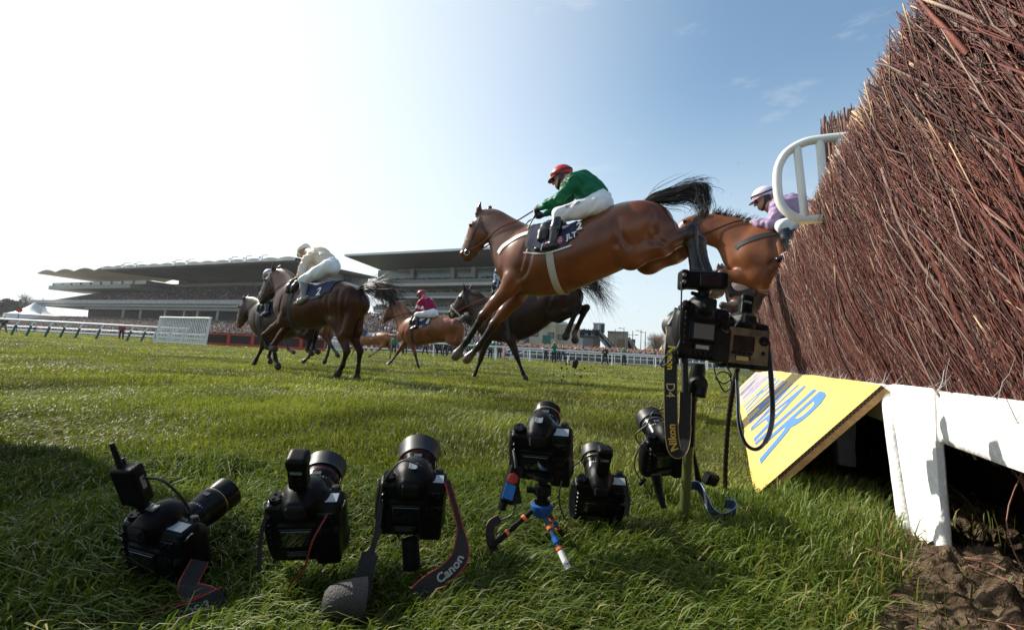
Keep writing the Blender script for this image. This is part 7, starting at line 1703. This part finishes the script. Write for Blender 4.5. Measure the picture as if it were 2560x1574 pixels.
for i in range(nh):
    A = HA + (HB - HA) * i / nh; B = HA + (HB - HA) * (i + .985) / nh; C = B - A; n_ = nrm(np.cross(C, fz)); n_ = n_ if n_[1] < 0 else -n_
    e = empty('brush_hurdle', A, 0, ['red framed brush hurdle touching the tall white slatted wing', 'second red framed hurdle from the tall slatted wing', 'red framed hurdle behind the forelegs of the leading horse', 'red framed hurdle behind the legs under number 2', 'red framed hurdle next to the low slatted wing'][i], 'hurdle', 'red framed hurdles in a row')
    hh = 1.02
    b = MB(); b.extrude([(0.12, .22), (np.linalg.norm(C) - .12, .22), (np.linalg.norm(C) - .12, hh), (.12, hh)], n_ * -.02, nrm(C), fz, n_ * -.5); b.build('brush_panel', brushd, e)
    b = MB(); k = np.linalg.norm(C); r_ = np.random.default_rng(80 + i)
    for j in range(150): x = r_.random() * k; b.tube([nrm(C) * x - n_ * .5 * r_.random() + fz * hh * .9, nrm(C) * (x + r_.normal(0, .05)) - n_ * .5 * r_.random() + fz * (hh + .06 + .12 * r_.random())], .012, 3, False)
    b.build('brush_top', brushd, e)
    for (p, q, w) in (((0, .12), (k, .12), .22), ((0, hh * .98), (k, hh * .98), .10)): b = MB(); b.box(nrm(C) * k / 2 + fz * p[1], (k, .10, w), np.column_stack([nrm(C), -n_, fz])); b.build('frame_rail', redp, e)
    for x in (.06, k - .06): b = MB(); b.box(nrm(C) * x + fz * hh / 2 + n_ * .02, (.12, .11, hh), np.column_stack([nrm(C), -n_, fz])); b.build('frame_post', redp, e)
# red and white striped boards and red marker post
e = facing('striped_barrier', 925, 46, 'red and white striped low barrier beside the far chestnut', 'barrier'); k = 46 / F
for i in range(3):
    for j in range(4): b = MB(); pbox(b, (-12 + j * 7) * k, (-12 + j * 7 + 5.2) * k, 0, .1, .15 + .35 * i, .38 + .35 * i); b.build('red_board', redp if (i + j) % 2 == 0 else pvc, e)
e = facing('marker_post', 1263, 42, 'slim red marker post near the white gate', 'post'); b = MB(); b.tube([(0, 0, 0), (0, 0, 1.15)], .05, 8); b.build('stake', redp, e); b = MB(); b.lathe([(.05, 0), (.06, .02), (.05, .06), (.001, .07)], (0, 0, 1.15), (0, 0, 1), 8); b.build('cap', redp, e)
e = facing('marker_disc', 36, 78, 'round red marker disc on a pole at the far left', 'marker'); k = 78 / F; b = MB(); b.tube([(0, 0, 0), (0, 0, pz(36, 778, 78))], .05, 8); b.build('stem', shade, e); b = MB(); b.lathe([(.001, -.04), (.42, -.04), (.42, .04), (.001, .04)], (0, -.05, pz(36, 774, 78)), (0, 1, 0), 20); b.build('disc', redp, e)

# officials and photographers standing across the course
def stander(pose, cell=.035):
    B = SDF(); J = SDF(); T = SDF(); lg = {0: (.10, .10), 1: (.22, .24), 2: (.05, .10)}[pose]
    B.ell((0, 0, 1.66), (.085, .10, .12), None, .03); B.cap((0, 0, 1.48), (0, 0, 1.6), .06, .06); B.ell((0, -.10, 1.65), (.02, .03, .03), None, .02); B.cap((0, 0, 1.3), (0, 0, .9), .1, .1)
    J.chain([(0, 0, 1.42), (0, .01, 1.22), (0, 0, .95)], [.13, .155, .145], .05); J.cap((-.16, 0, 1.40), (.16, 0, 1.40), .085, .085, .05)
    for s, x in ((-1, -lg[0]), (1, lg[1])):
        T.chain([(s * .09, 0, .95), (s * .10 + x * .4 * 1, 0, .5), (s * .05 + x, 0, .09)], [.115, .085, .062], .04); T.cap((s * .05 + x, .02, .05), (s * .05 + x, -.15, .04), .05, .045, .02)
        if pose == 0: el = (s * .25, .02, 1.14); hd = (s * .26, -.08, .90)
        elif pose == 1: el = (s * .26, -.06, 1.14); hd = (s * .03, -.22, 1.17)
        else: el = (s * .24, -.20, 1.26); hd = (s * .06, -.26, 1.56)
        J.chain([(s * .19, 0, 1.40), el, hd], [.07, .058, .045], .03); B.ell(hd, (.045, .05, .055), None, .01)
    return B.surface(cell * .8, 1)[:2], J.surface(cell, 1)[:2], T.surface(cell, 1)[:2]
SM = {p: stander(p) for p in (0, 1, 2)}; SME = {}
dk = {'black': (.012, .012, .014), 'green': (.015, .17, .075), 'navy': (.02, .025, .06), 'red': (.26, .012, .02), 'brown': (.09, .065, .045), 'tan': (.2, .15, .1)}
def person(px, py, pose, top, legs, label, group, d=None, yaw=0):
    if d is None: g_ = gnd(px, py)
    else: g_ = at(px, py, d)
    v = ray(px, py); e = empty('person', V(g_[0], g_[1], 0), -math.atan2(v[0], v[1]) + yaw, label, 'person', group)
    for i, (nm, m) in enumerate((('body', skin()), ('jacket', mat('coat_' + top, dk[top], .75)), ('trousers', mat('trouser_' + legs, dk[legs], .8)))):
        key = (pose, i, top if i == 1 else legs if i == 2 else '')
        if key in SME: o = bpy.data.objects.new(nm, SME[key]); sc.collection.objects.link(o); o.parent = e
        else: o = npmesh(nm, *SM[pose][i], m, e); SME[key] = o.data
    if pose == 2: b = MB(); b.box((0, -.30, 1.62), (.16, .10, .12), None, .02); b.cyl((0, -.34, 1.62), (0, -.52, 1.61), .045, .055, 12); b.build('camera', mat('far_camera', (.012, .012, .012), .4), e)
    return e
gp = 'officials and photographers across the course'
person(1364, 896, 0, 'black', 'black', 'person in black standing left of the green-bibbed photographer', gp, d=52)
person(1384, 907, 2, 'green', 'black', 'photographer in a green bib aiming a camera, legs apart', gp)
person(1396, 897, 0, 'navy', 'black', 'person in navy half hidden behind the green-bibbed photographer', gp, d=52)
person(1407, 897, 1, 'navy', 'navy', 'person in navy with folded arms right of the photographer', gp, d=50)
person(1512, 912, 1, 'black', 'black', 'person in black with folded arms beside a white rail post', gp)
person(1559, 914, 2, 'green', 'black', 'photographer in green aiming right, beside the rail at far right', gp)
person(1225, 894, 0, 'green', 'black', 'person in green between the forelegs of the leaping bay', gp, d=46)
person(1248, 890, 0, 'black', 'black', 'person in black right of the forelegs of the dark horse', gp, d=50)
for i, (px, py, t, lab) in enumerate(((984, 878, 'green', 'person in green bib just left of the forelegs of number 8'), (1000, 880, 'navy', 'person in navy directly behind the raised foreleg of number 8'), (1012, 882, 'black', 'person in black behind the forearm of number 8'), (1062, 884, 'green', 'person in green under the belly of number 8'), (1088, 886, 'black', 'person in black right of the green bib under number 8'), (1098, 887, 'navy', 'person in navy under the flank of number 8'), (1112, 885, 'black', 'person in black below the quarters of number 8'), (1124, 884, 'navy', 'person in navy between the quarters of number 8 and the hooves'), (1176, 886, 'green', 'person in green behind the fore hooves of the leaping bay'))):
    person(px, py, i % 2, t, 'black', lab, gp, d=46 + 1.3 * (i % 4))
person(6, 830, 1, 'black', 'tan', 'person in a black jacket and tan trousers at the left edge', gp, d=46); person(88, 822, 0, 'navy', 'black', 'person in navy far behind the cranked rail at left', gp, d=92)
person(303, 841, 0, 'red', 'black', 'person in a long red coat behind the cranked rail', gp, d=50); person(122, 818, 0, 'brown', 'black', 'small distant person in brown beyond the cranked rail', gp, d=118)

# unseen flight cases, added outside the left edge to shade the near grass
for i, sx, sy, lab, w_ in ((0, -3.52, 2.42, 'unseen black flight case added for shade, at the bottom of the tall stack', .56), (1, -3.52, 2.42, 'unseen black flight case added for shade, second from the bottom of the tall stack', .54), (2, -3.52, 2.42, 'unseen black flight case added for shade, second from the top of the tall stack', .55), (3, -3.52, 2.42, 'unseen black flight case added for shade, on top of the tall stack', .50),
                        (0, -3.06, 2.02, 'unseen black flight case added for shade, at the bottom of the lower stack', .50), (1, -3.06, 2.02, 'unseen black flight case added for shade, in the middle of the lower stack', .48), (2, -3.06, 2.02, 'unseen black flight case added for shade, on top of the lower stack', .49)):
    e = empty('shade_case', V(sx, sy, .58 * i), R(20 + 4 * i), lab, 'flight case', 'unseen flight cases added beside the camera row to cast shade'); b = MB(); b.box((0, 0, .29), (w_, .50, .575), None, .015); b.build('shell', rubber, e)
    b = MB()
    for z in (.03, .40, .55): b.box((0, 0, z), (w_ + .012, .512, .022), None, .004)
    b.box((0, -.256, .29), (.022, .012, .56), None, .003); b.build('edging', metal2, e)

# turf clods kicked up by the dark horse
r_ = np.random.default_rng(90); b = MB(); Cc = at(1440, 912, 9.2)
for i in range(60):
    p = at(1440 + r_.normal(0, 26), 918 + r_.normal(0, 16), 9.2 + r_.normal(0, .2)) if i else at(1437, 911, 9.2); rr = (.006 + .018 * r_.random() ** 2) if i else .06; p[2] = max(p[2], .03)
    vv = [];
    for a in range(5):
        for c in range(6): vv.append(p + rr * (1 + .4 * r_.normal()) * V(math.sin(a * .785) * math.cos(c * 1.047), math.sin(a * .785) * math.sin(c * 1.047), math.cos(a * .785)))
    b.add(vv, [(a * 6 + c, a * 6 + 6 + c, a * 6 + 6 + (c + 1) % 6, a * 6 + (c + 1) % 6) for a in range(4) for c in range(6)])
o = b.build('flying_clods', mat('wet_soil', (.025, .018, .013), .9)); tag(o, 'clods of dark turf flying behind the dark horse', 'mud', kind='stuff')
b = MB()
for i in range(40):
    p = at(1250 + r_.random() * 600, 250 + r_.random() * 560, 3.4 + 2 * r_.random()); d_ = nrm(r_.normal(0, 1, 3)) * (.004 + .016 * r_.random() ** 3); b.tube([p, p + d_], .0016, 4)
o = b.build('flying_twigs', mat('twig_bits', (.10, .06, .045), .8)); tag(o, 'bits of birch twig flying in the air round the leap', 'twigs', kind='stuff')

# ---------------------------------------------------------------- thin spring haze over the course
b = MB(); b.box((0, 150, 29.5), (760, 560, 61)); o = b.build('haze', None); o['kind'] = 'stuff'; o['label'] = 'thin pale haze over the whole course'
hm_ = bpy.data.materials.new('haze_air'); hm_.use_nodes = True; t = hm_.node_tree; t.nodes.remove(t.nodes['Principled BSDF'])
pv = t.nodes.new('ShaderNodeVolumePrincipled'); pv.inputs['Color'].default_value = (.93, .96, 1, 1); pv.inputs['Density'].default_value = .00018; pv.inputs['Anisotropy'].default_value = .35
t.links.new(pv.outputs[0], t.nodes['Material Output'].inputs['Volume']); o.data.materials.append(hm_)
